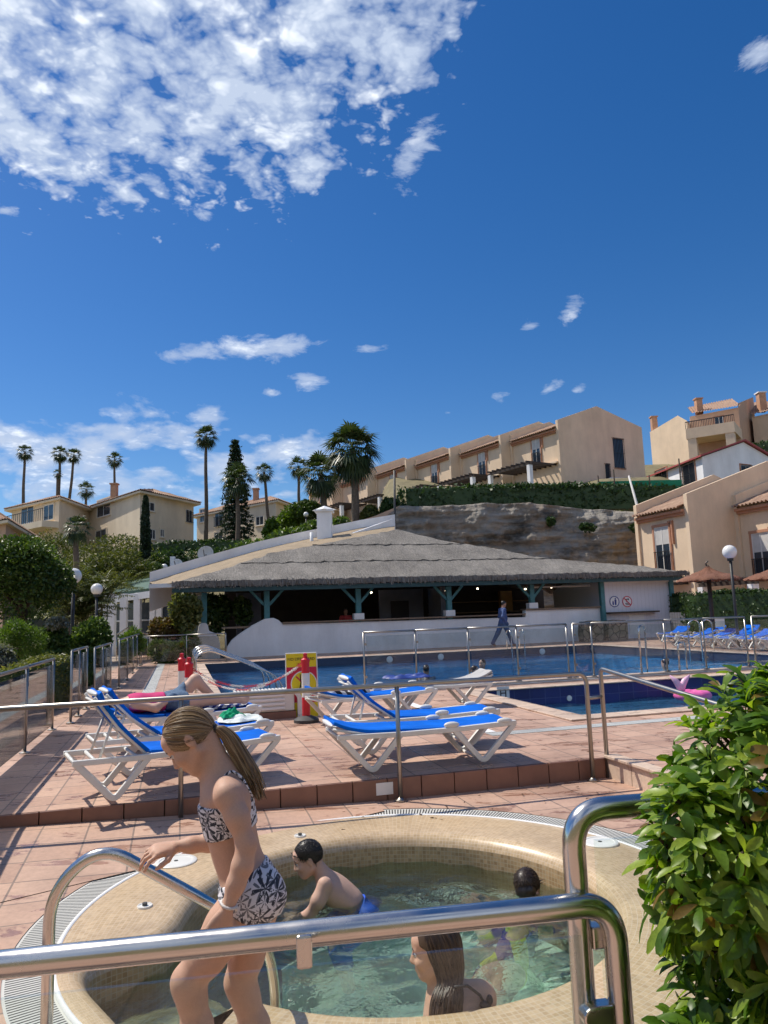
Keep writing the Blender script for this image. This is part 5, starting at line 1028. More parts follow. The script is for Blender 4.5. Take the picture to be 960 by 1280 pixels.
t, c, f = round_sign(784, 752, MT['red_sign'], [('p', [(-.1, .12), (0, .12), (-.04, .04), (-.04, -.03), (-.06, -.03), (-.06, .04)]), ('o', .05, .10, .04), ('p', [(-.11, -.06), (.11, -.06), (.11, -.09), (-.11, -.09)]), ('p', [(-.09, -.12), (.09, -.12), (.09, -.15), (-.09, -.15)])], 'round red prohibition sign with slashed drink on the white kiosk')
MB().extrude([f(x, y, .0105) for x, y in ((-.16, .13), (-.13, .16), (.16, -.13), (.13, -.16))], -U3 * .004).build('slash', MT['red_sign'], t)
for i, (px, lab) in enumerate(((744, 'crazy stone clad block under the serving hatch, nearer the white wall'), (775, 'crazy stone clad block below the two round signs'))):
    p_ = B(px, 808, 27.5); a, b = ab(p_); t = thing('stone_block', lab, 'planter', D(a, b, DZ)); MB().extrude([D(a + x, b, z) for x, z in ((-.46, DZ), (.44, DZ), (.46, .9), (.3, 1.0), (.05, 1.03), (-.2, 1.0), (-.42, .96), (-.48, .6))], U3 * .5).build('cladding', MT['crackstone'], t, bevel=.03); MB().box(a - .4, a + .4, b + .06, b + .44, .95, 1.0, 0, fr).build('soil', MT['soil'], t)
# veranda with green roof left of the bar
vr = thing('veranda', 'low glazed veranda with white posts and green roof behind the palms', 'veranda', P(180, 800, 34))
mb = MB(); z0_ = DZ
ev = [P(120, 748, 35), P(212, 735, 32.2)]; rg = [P(150, 728, 40), P(205, 728, 38)]
mb.extrude([ev[0], ev[1], P(204, 728, 37), P(176, 722.5, 40), P(140, 728, 40)], (0, 0, .12)); mb.build('roof', mat('green_felt_roof', (.06, .12, .09), .8, 0, .12, 2), vr)
MB().hexa([ev[0] - [0, 0, .3], ev[1] - [0, 0, .3], ev[1] + U3 * .2 - [0, 0, .3], ev[0] + U3 * .2 - [0, 0, .3], ev[0] - [0, 0, .005], ev[1] - [0, 0, .005], ev[1] + U3 * .2 - [0, 0, .005], ev[0] + U3 * .2 - [0, 0, .005]]).build('fascia', MT['white_paint'], vr)
for px in (128, 140.5, 155, 172, 192, 199): p_ = P(px, 760, 33.5); MB().box(p_[0] - .14, p_[0] + .14, p_[1] - .14, p_[1] + .14, 0, P(px, 742, 33.5)[2]).build('post', MT['white_paint'], vr)
p_, q_ = P(120, 760, 35.5), P(212, 760, 33.4); mb = MB(); mb.hexa([(p_[0], p_[1], 0), (q_[0], q_[1], 0), (q_[0], q_[1] + .1, 0), (p_[0], p_[1] + .1, 0), (p_[0], p_[1], 2.5), (q_[0], q_[1], 2.5), (q_[0], q_[1] + .1, 2.5), (p_[0], p_[1] + .1, 2.5)]); mb.build('glazing', MT['dark_glass'], vr)
for z in (.9, 1.7): MB().tube([(p_[0], p_[1] - .05, z), (q_[0], q_[1] - .05, z)], .04, 6).build('rail', MT['white_paint'], vr)
a, b, c_ = P(146, 793, 29), P(161, 784, 29), P(185, 793, 29); t = thing('stair_handrail', 'pale pitched handrail in front of the glazed veranda', 'handrail', (a[0], a[1], DZ)); MB().tube([a, b, c_], .035, 8).build('rail', MT['steel'], t, True)
for q in (a, b, c_): MB().tube([(q[0], q[1], DZ), q], .025, 8).build('post', MT['steel'], t, True)
# satellite dishes
for px, py, rpx, d, lab, m in ((257, 692, 10, 38, 'tan satellite dish standing behind the white roof verge', MT['curtain']), (221, 706, 7.5, 40, 'small white satellite dish lower on the slope by the globe lamp', MT['white_paint'])):
    c = P(px, py, d); r_ = rpx / 925 * d; ax = (np.array([1., 0, 0]), nrm([0, .35, 1]), nrm([0, -1, .35])); t = thing('satellite_dish', lab, 'dish', c - [0, 0, r_]); MB().lathe([(0, -.1), (r_ * .5, -.07), (r_ * .85, 0), (r_, .05), (r_, .03), (r_ * .5, -.09)], c, 28, ax=ax).build('dish', m, t, True); MB().tube([c - ax[2] * .1, c + [0, .1, -r_ * 2.5]], .04, 8).build('mount', MT['lamp_pole'], t); MB().tube([c - ax[1] * r_ * .8, c + ax[2] * .5], .02, 6).build('feed_arm', MT['lamp_pole'], t)
c = P(216, 698, 41); t = thing('vent_post', 'short white post beside the small satellite dish', 'post', c - [0, 0, .6]); MB().box(c[0] - .12, c[0] + .12, c[1] - .12, c[1] + .12, c[2] - 1.2, c[2] + .1).build('post', MT['white_paint'], t)
# globe lamps
def lamp(px, py, rpx, d, lab, base):
    c = P(px, py, d); r_ = rpx / 925 * d; t = thing('globe_lamp', lab, 'lamp', (c[0], c[1], base), group='white globe lamps'); MB().ell(c, (r_, r_, r_), 24, 16).build('globe', MT['globe'], t, True); MB().tube([(c[0], c[1], base), (c[0], c[1], c[2] - r_ * .98)], .045, 10).build('pole', MT['lamp_pole'], t, True); MB().lathe([(.09, -.06), (.1, .05), (.05, .08)], c - [0, 0, r_], 14).build('collar', MT['lamp_pole'], t)
lamp(92, 720, 9.8, 19, 'globe lamp peeking out from behind the round dark tree', .1); lamp(121, 736.5, 7.2, 25, 'globe lamp in front of the veranda palms', .1); lamp(205.5, 709, 4.2, 41, 'tiny globe lamp beside the small white satellite dish', 2.)
lamp(382.5, 643, 3.2, 50, 'tiny globe lamp among the hillside shrubs by the chimney', 5.5); lamp(912, 690, 8.7, 23.5, 'globe lamp on a tall dark pole between the straw parasols', DZ)
# straw parasols
def parasol(px, pytop, pybot, wpx, d, lab):
    c = P(px, pybot, d); zt_ = P(px, pytop, d)[2]; ze = c[2]; r_ = wpx / 925 * d / 2; t = thing('straw_parasol', lab, 'parasol', (c[0], c[1], DZ), group='reddish straw parasols'); hh = zt_ - ze
    MB().tube([(c[0], c[1], DZ), (c[0], c[1], ze + hh * .8)], .07, 10).build('pole', MT['dark_wood'], t, True)
    mb = MB(); n = 64; prof = [(r_, 0), (r_ * .98, .05), (r_ * .62, hh * .40), (r_ * .60, hh * .36), (r_ * .5, hh * .45), (r_ * .3, hh * .6), (r_ * .14, hh * .76), (r_ * .03, hh * .98)]; v = []
    for rr, z in prof:
        for k in range(n): q = 1 + rng.normal(0, .012); v.append((c[0] + rr * q * math.cos(2 * math.pi * k / n), c[1] + rr * q * math.sin(2 * math.pi * k / n), ze + z + rng.normal(0, .015)))
    mb.add(v, [(i * n + k, i * n + (k + 1) % n, (i + 1) * n + (k + 1) % n, (i + 1) * n + k) for i in range(len(prof) - 1) for k in range(n)]); mb.build('canopy', MT['straw'], t, True)
    mb = MB(); mb.lathe([(r_ * .08, hh * .85), (r_ * .05, hh * .95), (0, hh)], (c[0], c[1], ze), 10); mb.tube([(c[0], c[1], zt_ - .1), (c[0] - .05, c[1], zt_ + .08), (c[0] + .03, c[1], zt_ + .16)], .03, 6); mb.build('finial', MT['dark_wood'], t)
parasol(886, 707, 726, 76, 25, 'straw parasol with curled tip between the kiosk and the globe lamp'); parasol(975, 704, 724, 84, 24, 'straw parasol cut by the right picture edge')
# right hand boundary
h0, h1 = P(868, 760, 29.5), P(1080, 760, 25.5); hedge('clipped_hedge', 'flat topped dark green hedge behind the far blue loungers', [h0, h1, h1 + U3 * .8, h0 + U3 * .8], .1, P(920, 740, 28)[2], 6000, .12, MT['leaf_hedge'], jz=.05)
h0, h1 = P(838, 752, 33), P(866, 752, 32); hedge('clipped_hedge', 'small hedge piece seen between the kiosk and the house pier', [h0, h1, h1 + U3 * .8, h0 + U3 * .8], .8, P(850, 744, 33)[2], 1200, .12, MT['leaf_hedge'])
t = thing('slatted_fence', 'low grey boarded fence right of the kiosk', 'fence', P(850, 775, 31)); a, b = P(838, 775, 31), P(905, 775, 28.8); d_ = nrm(b - a); Lf = np.linalg.norm((b - a)[:2])
mb = MB(); 
for i in range(int(Lf / .13)): q = np.array([a[0], a[1], 0]) + np.array([d_[0], d_[1], 0]) * (.13 * i); mb.hexa([q + Z3 * .1, q + d_ * [.1, .1, 0] + Z3 * .1, q + d_ * [.1, .1, 0] + U3 * .02 + Z3 * .1, q + U3 * .02 + Z3 * .1, q + Z3 * 1.25, q + d_ * [.1, .1, 0] + Z3 * 1.25, q + d_ * [.1, .1, 0] + U3 * .02 + Z3 * 1.25, q + U3 * .02 + Z3 * 1.25])
mb.build('board_panel', MT['grey_int'], t)
# ---------------------------------------------------------------- trees and plants
def fan_fronds(c, r, n, blades, up=.25, seed=0, lo=-75, hi=85, width=.055):
    g = np.random.default_rng(seed); v = []; f = []
    for i in range(n):
        az = i * 2.39996 + g.normal(0, .15); el = R(hi + (lo - hi) * ((i + .5) / n) ** .8 + g.normal(0, 6)); d = np.array([math.cos(az) * math.cos(el), math.sin(az) * math.cos(el), math.sin(el)])
        s = nrm(np.cross(d, Z3) + 1e-6); nn = np.cross(s, d); pet = r * g.uniform(.38, .5); b0 = c + d * pet + np.array([0, 0, -.02 * r]); fl = r * g.uniform(.48, .62)
        o = len(v); v += [c + s * .012 * r, c - s * .012 * r, b0 - s * .008 * r, b0 + s * .008 * r]; f.append((o, o + 1, o + 2, o + 3))
        for k in range(blades):
            t = (k / (blades - 1) - .5) * 2; a = t * R(82); bd = d * math.cos(a) + s * math.sin(a); ln = fl * (1 - .25 * abs(t)) * g.uniform(.9, 1.1)
            w = width * r * .55; ws = np.cross(bd, nn) * w; m1 = b0 + bd * ln * .55 + nn * .05 * r * abs(t); e = b0 + bd * ln + np.array([0, 0, -ln * (.22 + .2 * g.uniform())])
            o = len(v); v += [b0 - ws * .3, b0 + ws * .3, m1 + ws, m1 - ws, e, e]; f += [(o, o + 1, o + 2, o + 3), (o + 3, o + 2, o + 4, o + 5)]
    return v, f
def palm(label, px, py, pyb, d, rpx, tr, nfr=34, blades=11, skirt=True, lean=0., name='fan_palm', group=None, seed=0, m='leaf_palm', db=None):
    tr *= .62 if rpx < 20 else .85; c = P(px, py, d); r = rpx / 925 * d * (1.08 if rpx < 20 else 1.05); zb_ = P(px, pyb, db or d)[2]; base = np.array([c[0] + lean, c[1], zb_]); t = thing(name, label, 'palm tree', base, group=group)
    v, f = fan_fronds(c, r * 1.12, nfr, blades, seed=seed + 5); MBx = MB().add(v, f); MBx.build('crown', MT[m], t)
    k = 12; pts = [base + (c - base) * (i / k) + np.array([.06 * math.sin(i * .7 + seed), 0, 0]) * tr * 3 for i in range(k + 1)]; pts[-1] = c; MB().tube([pts[0] - [0, 0, 1.]] + pts, [tr * 1.25] + [tr * (1.25 - .45 * i / k) for i in range(k + 1)], 9).build('trunk', MT['bark'], t, True)
    if skirt:
        v, f = fan_fronds(c - [0, 0, r * .12], r * .7, 16, 8, seed=seed + 9, lo=-86, hi=-50); MB().add(v, f).build('dead_fronds', MT['dead_frond'], t)
    return t
PG = 'tall fan palms behind the left houses'
palm('leftmost thin fan palm rising behind the roof at the far left', 31, 565, 640, 82, 11.5, .24, seed=1, group=PG)
palm('fan palm with a second small crown low on its trunk, behind the cream villa', 75, 567, 640, 84, 12, .25, seed=2, group=PG)
palm('slightly leaning fan palm close beside the double crowned one', 92.5, 569, 640, 84, 10.5, .24, seed=3, lean=-.5, group=PG)
palm('short thin fan palm standing over the chimney of the tall villa', 143.5, 574, 640, 82, 11, .22, seed=4, group=PG)
palm('tallest thin fan palm beside the conifer', 257.5, 545, 678, 62, 16, .24, 40, 12, seed=5)
c = P(72, 592, 83); t = thing('palm_offshoot', 'small low palm crown hanging between two tall palm trunks', 'palm tree', c - [0, 0, 4]); v, f = fan_fronds(c, .75, 20, 9, seed=31); MB().add(v, f).build('crown', MT['leaf_palm'], t); MB().tube([c - [0, 0, 5], c], .12, 7).build('trunk', MT['bark'], t)
palm('low palm crown showing above the tile roof between two villas', 108, 612, 650, 74, 12, .2, 30, 11, False, seed=6)
palm('thin curved palm between the conifer and the three dark palms', 330, 590, 680, 64, 13, .22, 34, 11, seed=7, lean=.5)
palm('small thin palm behind the dense dark palm', 373, 583, 640, 66, 15, .2, 34, 11, seed=8)
palm('dense dark palm leaning beside the largest palm', 401, 592, 648, 54, 30, .25, 54, 13, seed=9, lean=.3)
palm('largest fan palm with big drooping crown in front of the terrace houses', 440, 562, 652, 47, 38, .26, 62, 15, seed=10, lean=.15)
palm('palm crown mixed into the dark conifer', 297, 598, 682, 58, 24, .2, 40, 11, seed=11)
palm('pale small palm crown poking above the olive palm clump', 96, 660, 720, 32, 20, .14, 34, 12, False, seed=12)
def conifer(px, y0, y1, d, wpx, label):
    top = P(px, y0, d); bot = P(px, y1, d); h = top[2] - bot[2]; w = wpx / 925 * d / 2; t = thing('conifer', label, 'tree', bot); g = np.random.default_rng(4); pts = []
    for i in range(24):
        k = i / 23; z = bot[2] + h * (.04 + .95 * k); rr = w * (1 - k) ** .62 * g.uniform(.85, 1.12) + .1; nb = 7
        for j in range(nb):
            a = 2 * math.pi * j / nb + i * .6; L_ = rr * g.uniform(.8, 1.1); s = g.uniform(0, 1, 46) ** .8; px_ = np.column_stack([np.cos(a) * L_ * s, np.sin(a) * L_ * s, .10 * L_ * s - .28 * L_ * s * s]) + [bot[0], bot[1], z] + g.normal(0, .085, (46, 3)) * [1, 1, .6]; pts.append(px_)
    p = np.concatenate(pts); v, f = leaf_cloud(p, .34, .32); link_mesh('foliage', arr_mesh('foliage', v, f), t, [MT['needle']]); MB().tube([bot - [0, 0, 1], top], [.24, .03], 8).build('trunk', MT['darkbark'], t, True)
conifer(295, 551, 682, 60, 46, 'dark layered conifer right of the tallest thin palm')
def cypress(px, y0, y1, d, wpx, label):
    top = P(px, y0, d); bot = P(px, y1, d); h = top[2] - bot[2]; w = wpx / 925 * d / 2; t = thing('cypress', label, 'tree', bot); n = 4200; k = rng.uniform(0, 1, n); a = rng.uniform(0, 6.283, n); rr = w * np.sqrt(np.clip(1.02 - k, 0, 1)) ** .8 * np.minimum(1, .55 + k * 3) * (.75 + .3 * rng.uniform(0, 1, n)) * (1 + .12 * np.sin(a * 3 + k * 14))
    p = np.column_stack([bot[0] + rr * np.cos(a), bot[1] + rr * np.sin(a), bot[2] + h * k]); v, f = leaf_cloud(p, .2, .4, np.column_stack([np.cos(a) * .3, np.sin(a) * .3, np.ones(n) * 1.2])); link_mesh('foliage', arr_mesh('foliage', v, f), t, [MT['needle']]); MB().tube([bot - [0, 0, .6], top - [0, 0, .2]], [w * .55, .05], 8).build('trunk', MT['darkbark'], t, True)
cypress(181, 620, 735, 42, 15, 'narrow dark cypress in front of the tall cream villa')
# left garden
def round_tree():
    c = P(28, 728, 17.5); t = thing('garden_tree', 'big round dark leaved tree at the left edge in front of the villas', 'tree', (c[0], c[1], .1)); rx = 68 / 925 * 17.5; rz = 64 / 925 * 17.5
    bl = lumpy(c, (rx, rx, rz), 26, 3, .36); foliage('crown', bl, 17000, .10, MT['leaf_dark'], t, .5, .62); tp = lumpy(c + [0, -.1, rz * .25], (rx * .95, rx * .95, rz * .85), 14, 8, .3); foliage('young_leaves', tp, 3200, .085, MT['leaf_mid'], t, .5, .85)
    mb = MB(); mb.tube([(c[0], c[1], 0), (c[0] + .05, c[1], c[2] - rz * .6), (c[0], c[1], c[2])], [.13, .1, .04], 9)
    for a in range(6): mb.tube([(c[0], c[1], c[2] - rz * .6), (c[0] + rx * .6 * math.cos(a), c[1] + rx * .6 * math.sin(a), c[2] + rz * .2)], [.06, .02], 6)
    mb.build('trunk', MT['darkbark'], t, True)
round_tree()
shrub('garden_shrub', 'bright lime green shrub below the round dark tree', 'shrub', 22, 768, 842, 14.5, 66, 5200, .075, MT['leaf_lime'], seed=2, aspect=.22, outw=1.4)
shrub('garden_shrub', 'silver grey rounded shrub at the left edge under the lime shrub', 'shrub', 2, 805, 850, 13, 46, 3000, .06, MT['leaf_silver'], seed=3)
shrub('garden_shrub', 'very dark shrub with whitish tips between the lime shrub and the lamp pole', 'shrub', 68, 770, 838, 17, 44, 3600, .11, MT['leaf_dark'], seed=4)
foliage_tip = shrub('flowering_shrub', 'whitish flowering sprigs on top of the dark shrub', 'shrub', 70, 770, 790, 16.6, 34, 500, .09, MT['leaf_silver'], seed=14, stem=False)
shrub('garden_shrub', 'dark green mound right of the lamp pole', 'shrub', 112, 770, 838, 19, 62, 4800, .11, MT['leaf_mid'], seed=5)
shrub('garden_shrub', 'spiky yellow green plant by the pitched handrail', 'shrub', 165, 784, 826, 24, 36, 1800, .20, MT['leaf_lime'], seed=6, aspect=.14, outw=1.6)
def hp_(a, b, d0, d1, y0, w=.9): p, q = P(a, y0, d0), P(b, y0, d1); o = np.array([.25, .97, 0]) * w; return [p, q, q + o, p + o]
hedge('low_hedge', 'low dark clipped hedge behind the left glass fence', hp_(30, 106, 15.5, 17.5, 820), .1, P(70, 816, 16)[2], 3600, .07, MT['leaf_mid'], jz=.03)
hedge('low_hedge', 'variegated yellowish hedge at the left edge along the path', hp_(-30, 56, 10.8, 13.6, 845), .1, P(20, 832, 12)[2], 3600, .06, MT['leaf_var'], jz=.03)
# olive palm clump: arching feather fronds
def feather(v, f, b, az, L_, el, g, leaf=.32, droop=1.1, npair=20):
    d = np.array([math.cos(az), math.sin(az), 0]); pts = []
    for i in range(npair + 1):
        s = i / npair; e = el - droop * s * s; prev = pts[-1] if pts else b; pts.append(prev + (d * math.cos(e) + Z3 * math.sin(e)) * L_ / npair)
    side = np.cross(d, Z3)
    for i in range(3, npair + 1):
        tdir = nrm(pts[i] - pts[i - 1]); ll = leaf * L_ * .5 * math.sin(math.pi * (.15 + .8 * i / npair))
        for s in (-1, 1):
            ld = nrm(side * s + tdir * .7 - Z3 * .25 + g.normal(0, .1, 3)); w = nrm(np.cross(ld, Z3 + .1)) * .026; o = len(v); m = pts[i] + ld * ll * .5; e = pts[i] + ld * ll - Z3 * ll * .25; v += [pts[i] - w * .5, pts[i] + w * .5, m + w, m - w, e]; f += [(o, o + 1, o + 2, o + 3)]; o2 = len(v); v += [m - w, m + w, e + w * .1, e - w * .1]; f.append((o2, o2 + 1, o2 + 2, o2 + 3))
        if i < npair: o = len(v); w = side * .012; v += [pts[i - 1] - w, pts[i - 1] + w, pts[i] + w, pts[i] - w]; f.append((o, o + 1, o + 2, o + 3))
def areca(label, px, py, d, hpx, n, seed, m='leaf_olive'):
    g = np.random.default_rng(seed); b = P(px, py, d); b[2] = .1; h = hpx / 925 * d; t = thing('feather_palm', label, 'palm tree', b, group='olive green feather palm clump'); v, f = [], []; mb = MB()
    for k in range(5):
        q = b + [g.normal(0, .25), g.normal(0, .25), 0]; th = h * g.uniform(.35, .68); top = q + [g.normal(0, .12), g.normal(0, .1), th]; mb.tube([q, (q + top) / 2 + [.03, 0, 0], top], [.05, .04, .035], 7)
        for j in range(n): feather(v, f, top, g.uniform(0, 6.28), h * g.uniform(.38, .55), R(g.uniform(35, 85)), g, .42, g.uniform(.9, 1.7))
    MB().add(v, f).build('crown', MT[m], t); mb.build('trunk', MT['bark'], t, True)
areca('feather palm clump behind the half hidden globe lamp', 92, 790, 27, 112, 16, 1); areca('tallest middle feather palm clump over the veranda lamp', 122, 790, 28.5, 122, 18, 2); areca('feather palm clump in front of the green veranda roof', 152, 790, 37, 104, 16, 3); areca('feather palm clump reaching towards the cypress', 172, 790, 39, 108, 14, 4)
for i, (px, y0, y1, d, w, mm, lab) in enumerate(((98, 690, 785, 38, 62, 'leaf_olive', 'olive bushy mass behind the feather palms, left part'), (145, 684, 742, 39, 84, 'leaf_olive', 'olive bushy mass behind the feather palms, middle part'), (185, 700, 732, 41, 60, 'leaf_dark', 'dark bushy mass under the cypress'), (60, 690, 790, 40, 90, 'leaf_dark', 'dark bushy mass behind the round tree'), (140, 668, 720, 48, 110, 'leaf_olive', 'olive scrub on the slope under the tall villa'), (60, 665, 720, 50, 90, 'leaf_olive', 'olive scrub on the slope under the balcony villa'))):
    shrub('garden_thicket', lab, 'shrub', px, y0, y1, d, w, 3600, .24, MT[mm], seed=70 + i, stem=False, lump=10, aspect=.3)
# plants by the bar end
shrub('bar_plant', 'tall shrub with yellowish leaves growing under the bar eave', 'shrub', 232, 733, 800, 27.0, 44, 3200, .17, MT['leaf_var'], seed=21, lump=9)
shrub('bar_plant', 'dark leafy climber filling the open left end of the bar', 'shrub', 268, 738, 800, 29.5, 46, 3600, .17, MT['leaf_dark'], seed=22, lump=9)
shrub('bar_plant', 'rusty brown shrub beside the veranda posts', 'shrub', 207, 768, 812, 27, 40, 2400, .15, MT['leaf_rust'], seed=23)
shrub('bar_plant', 'grassy green tuft bed behind the thin steel rail', 'shrub', 205, 798, 835, 26, 42, 2600, .26, MT['leaf_mid'], seed=24, aspect=.12, outw=1.5)
shrub('bar_plant', 'tall strappy plants in front of the white bar pier', 'shrub', 236, 790, 832, 26.4, 30, 2200, .28, MT['leaf_lime'], seed=25, aspect=.10, outw=1.5)
shrub('bar_plant', 'dark hanging leaves on the second bar post', 'shrub', 303, 742, 790, 29.2, 26, 1300, .15, MT['leaf_dark'], seed=26)
# hillside shrubs behind the bar roof
for i, (px, y0, y1, d, w, mm, lab) in enumerate((
    (215, 676, 745, 46, 60, 'leaf_hedge', 'dark hillside shrub right of the cypress'), (262, 676, 735, 48, 70, 'leaf_hedge', 'dark hillside shrub behind the tan satellite dish'), (195, 690, 745, 44, 40, 'leaf_dark', 'round dark shrub behind the tiny globe lamp'),
    (318, 668, 720, 48, 70, 'leaf_mid', 'green hillside shrub below the conifer'), (360, 655, 700, 48, 70, 'leaf_mid', 'green hillside shrub below the thin curved palm'), (400, 648, 690, 48, 62, 'leaf_mid', 'green hillside shrub left of the white chimney top'),
    (365, 625, 672, 56, 40, 'leaf_lime', 'lighter green shrub in front of the low cream villa'), (385, 622, 655, 55, 46, 'leaf_dark', 'dark bush at the foot of the dense palm'), (425, 642, 680, 46, 44, 'leaf_mid', 'leafy shrub above the terracotta garden wall'),
    (462, 632, 660, 47, 30, 'leaf_olive', 'spiky olive plants on the terracotta wall'), (488, 622, 655, 46, 30, 'leaf_hedge', 'dark scraggly bush at the left end of the long hedge'), (345, 640, 690, 58, 40, 'leaf_lime', 'pale green bush against the peach villa'), (240, 700, 745, 43, 50, 'leaf_dark', 'low dark bush just above the white roof verge'), (290, 690, 725, 45, 60, 'leaf_hedge', 'low hedge like bush below the conifer trunk'))):
    shrub('hillside_shrub', lab, 'shrub', px, y0, y1, d, w, 2300, .26, MT[mm], seed=40 + i, stem=False, lump=8)
q = hp_(185, 302, 55, 55, 690, 1.2); hedge('hillside_hedge', 'dark clipped hedge in front of the villa ground floors', q, 4., P(240, 678, 55)[2], 4200, .24, MT['leaf_hedge'], jz=.1)
q = hp_(690, 700, 72, 72, 700, 1.); c0, c1 = P(930, 560, 66), P(1010, 560, 63); hedge('hillside_hedge', 'dark hedge below the hilltop house at the right edge', [c0, c1, c1 + [.3, 1.5, 0], c0 + [.3, 1.5, 0]], P(940, 575, 66)[2] - 2, P(940, 556, 66)[2], 2000, .25, MT['leaf_hedge'], jz=.1)
# ---------------------------------------------------------------- big glossy bush at the lower right
def big_bush():
    t = thing('leafy_bush', 'large glossy green bush filling the lower right corner', 'bush', (.8, 1.42, 0))
    KB = .70; hm = lambda q: EYE + (np.array(q) - EYE) * KB
    L_ = [(hm(c), np.array(r) * KB) for c, r in (((1.08, 2.05, .66), (.38, .34, .56)), ((1.12, 2.02, 1.14), (.32, .3, .24)), ((.82, 1.98, .92), (.17, .2, .22)), ((.79, 1.95, .40), (.19, .2, .24)), ((1.30, 2.0, 1.0), (.3, .3, .34)), ((1.05, 1.82, .70), (.24, .2, .34)), ((.98, 1.80, .22), (.26, .24, .24)), ((1.1, 1.95, -.2), (.4, .3, .4)))]
    v = []; f = []; br = MB(); n = 0; wts = np.array([1.2, 1.1, .8, .7, .7, 1.1, .9, .3]); wts /= wts.sum(); tries = 0
    while n < 1000 and tries < 20000:
        tries += 1; c, r = L_[rng.choice(8, p=wts)]; d = rng.normal(size=3); d /= np.linalg.norm(d)
        if d[1] > .5 and rng.uniform() < .8: continue
        p = c + d * r * rng.uniform(.80, 1.14)
        if any(np.sum(((p - c2) / r2) ** 2) < .60 for c2, r2 in L_): continue
        if p[2] < .05 or p[0] < p[1] * (.325 + .04 * abs(p[2] - 1.)): continue
        g_ = math.sin(p[0] * 15 + 1.3) * math.sin(p[2] * 13 + .4) + .5 * math.sin(p[1] * 15)
        if g_ < -.60: continue
        n += 1; ax = nrm(d + Z3 * .5 + rng.normal(0, .28, 3)); e1 = nrm(np.cross(ax, [.3, .8, .1])); e2 = np.cross(ax, e1); k = rng.integers(6, 11); sz = rng.uniform(.6, 1.2)
        if n % 3 == 0: br.tube([c + (p - c) * .35, p - ax * .05, p], [.006, .004, .003], 5, cap=False)
        for i in range(k):
            a = i * 2.4 + rng.normal(0, .35); op = R(rng.uniform(30, 85)) * (.55 + .5 * i / k); ld = nrm(ax * math.cos(op) + (e1 * math.cos(a) + e2 * math.sin(a)) * math.sin(op)); L0 = rng.uniform(.036, .058) * sz; W0_ = L0 * rng.uniform(.15, .20)
            sd = nrm(np.cross(ld, ax)); nn = np.cross(sd, ld); b = p - ax * .01 * i * .4; o = len(v); curl = rng.uniform(.15, .6)
            for s, ww in ((0, .12), (.3, .6), (.62, 1.), (.85, .85), (1., .25)):
                ctr = b + ld * L0 * s - nn * curl * L0 * s * s * .9 + np.array([0, 0, -.2 * L0 * s * s]); v += [ctr - sd * W0_ * ww + nn * W0_ * .35 * ww, ctr, ctr + sd * W0_ * ww + nn * W0_ * .35 * ww]
            for j in range(4): q = o + j * 3; f += [(q, q + 1, q + 4, q + 3), (q + 1, q + 2, q + 5, q + 4)]
    print('bush', n, tries); MB().add(v, f).build('leaves', MT['leaf_bush'], t, smooth=True); br.build('twigs', MT['darkbark'], t, True); mb = MB()
    for i in range(10): a = i * .7; c, r = L_[i % 8]; mb.tube([(.8 + .05 * math.cos(a), 1.42 + .05 * math.sin(a), -.02), (.8 + .6 * (c[0] - .8), 1.42 + .5 * (c[1] - 1.42), c[2] * .6), c], [.020, .013, .006], 7)
    mb.build('trunk', MT['darkbark'], t, True)
    p, d = blob_pts([(c, r * .72) for c, r in L_], 1300, .2); v, f = leaf_cloud(p, .045, .4); link_mesh('inner_leaves', arr_mesh('inner_leaves', v, f), t, [MT['leaf_bush']])
big_bush()
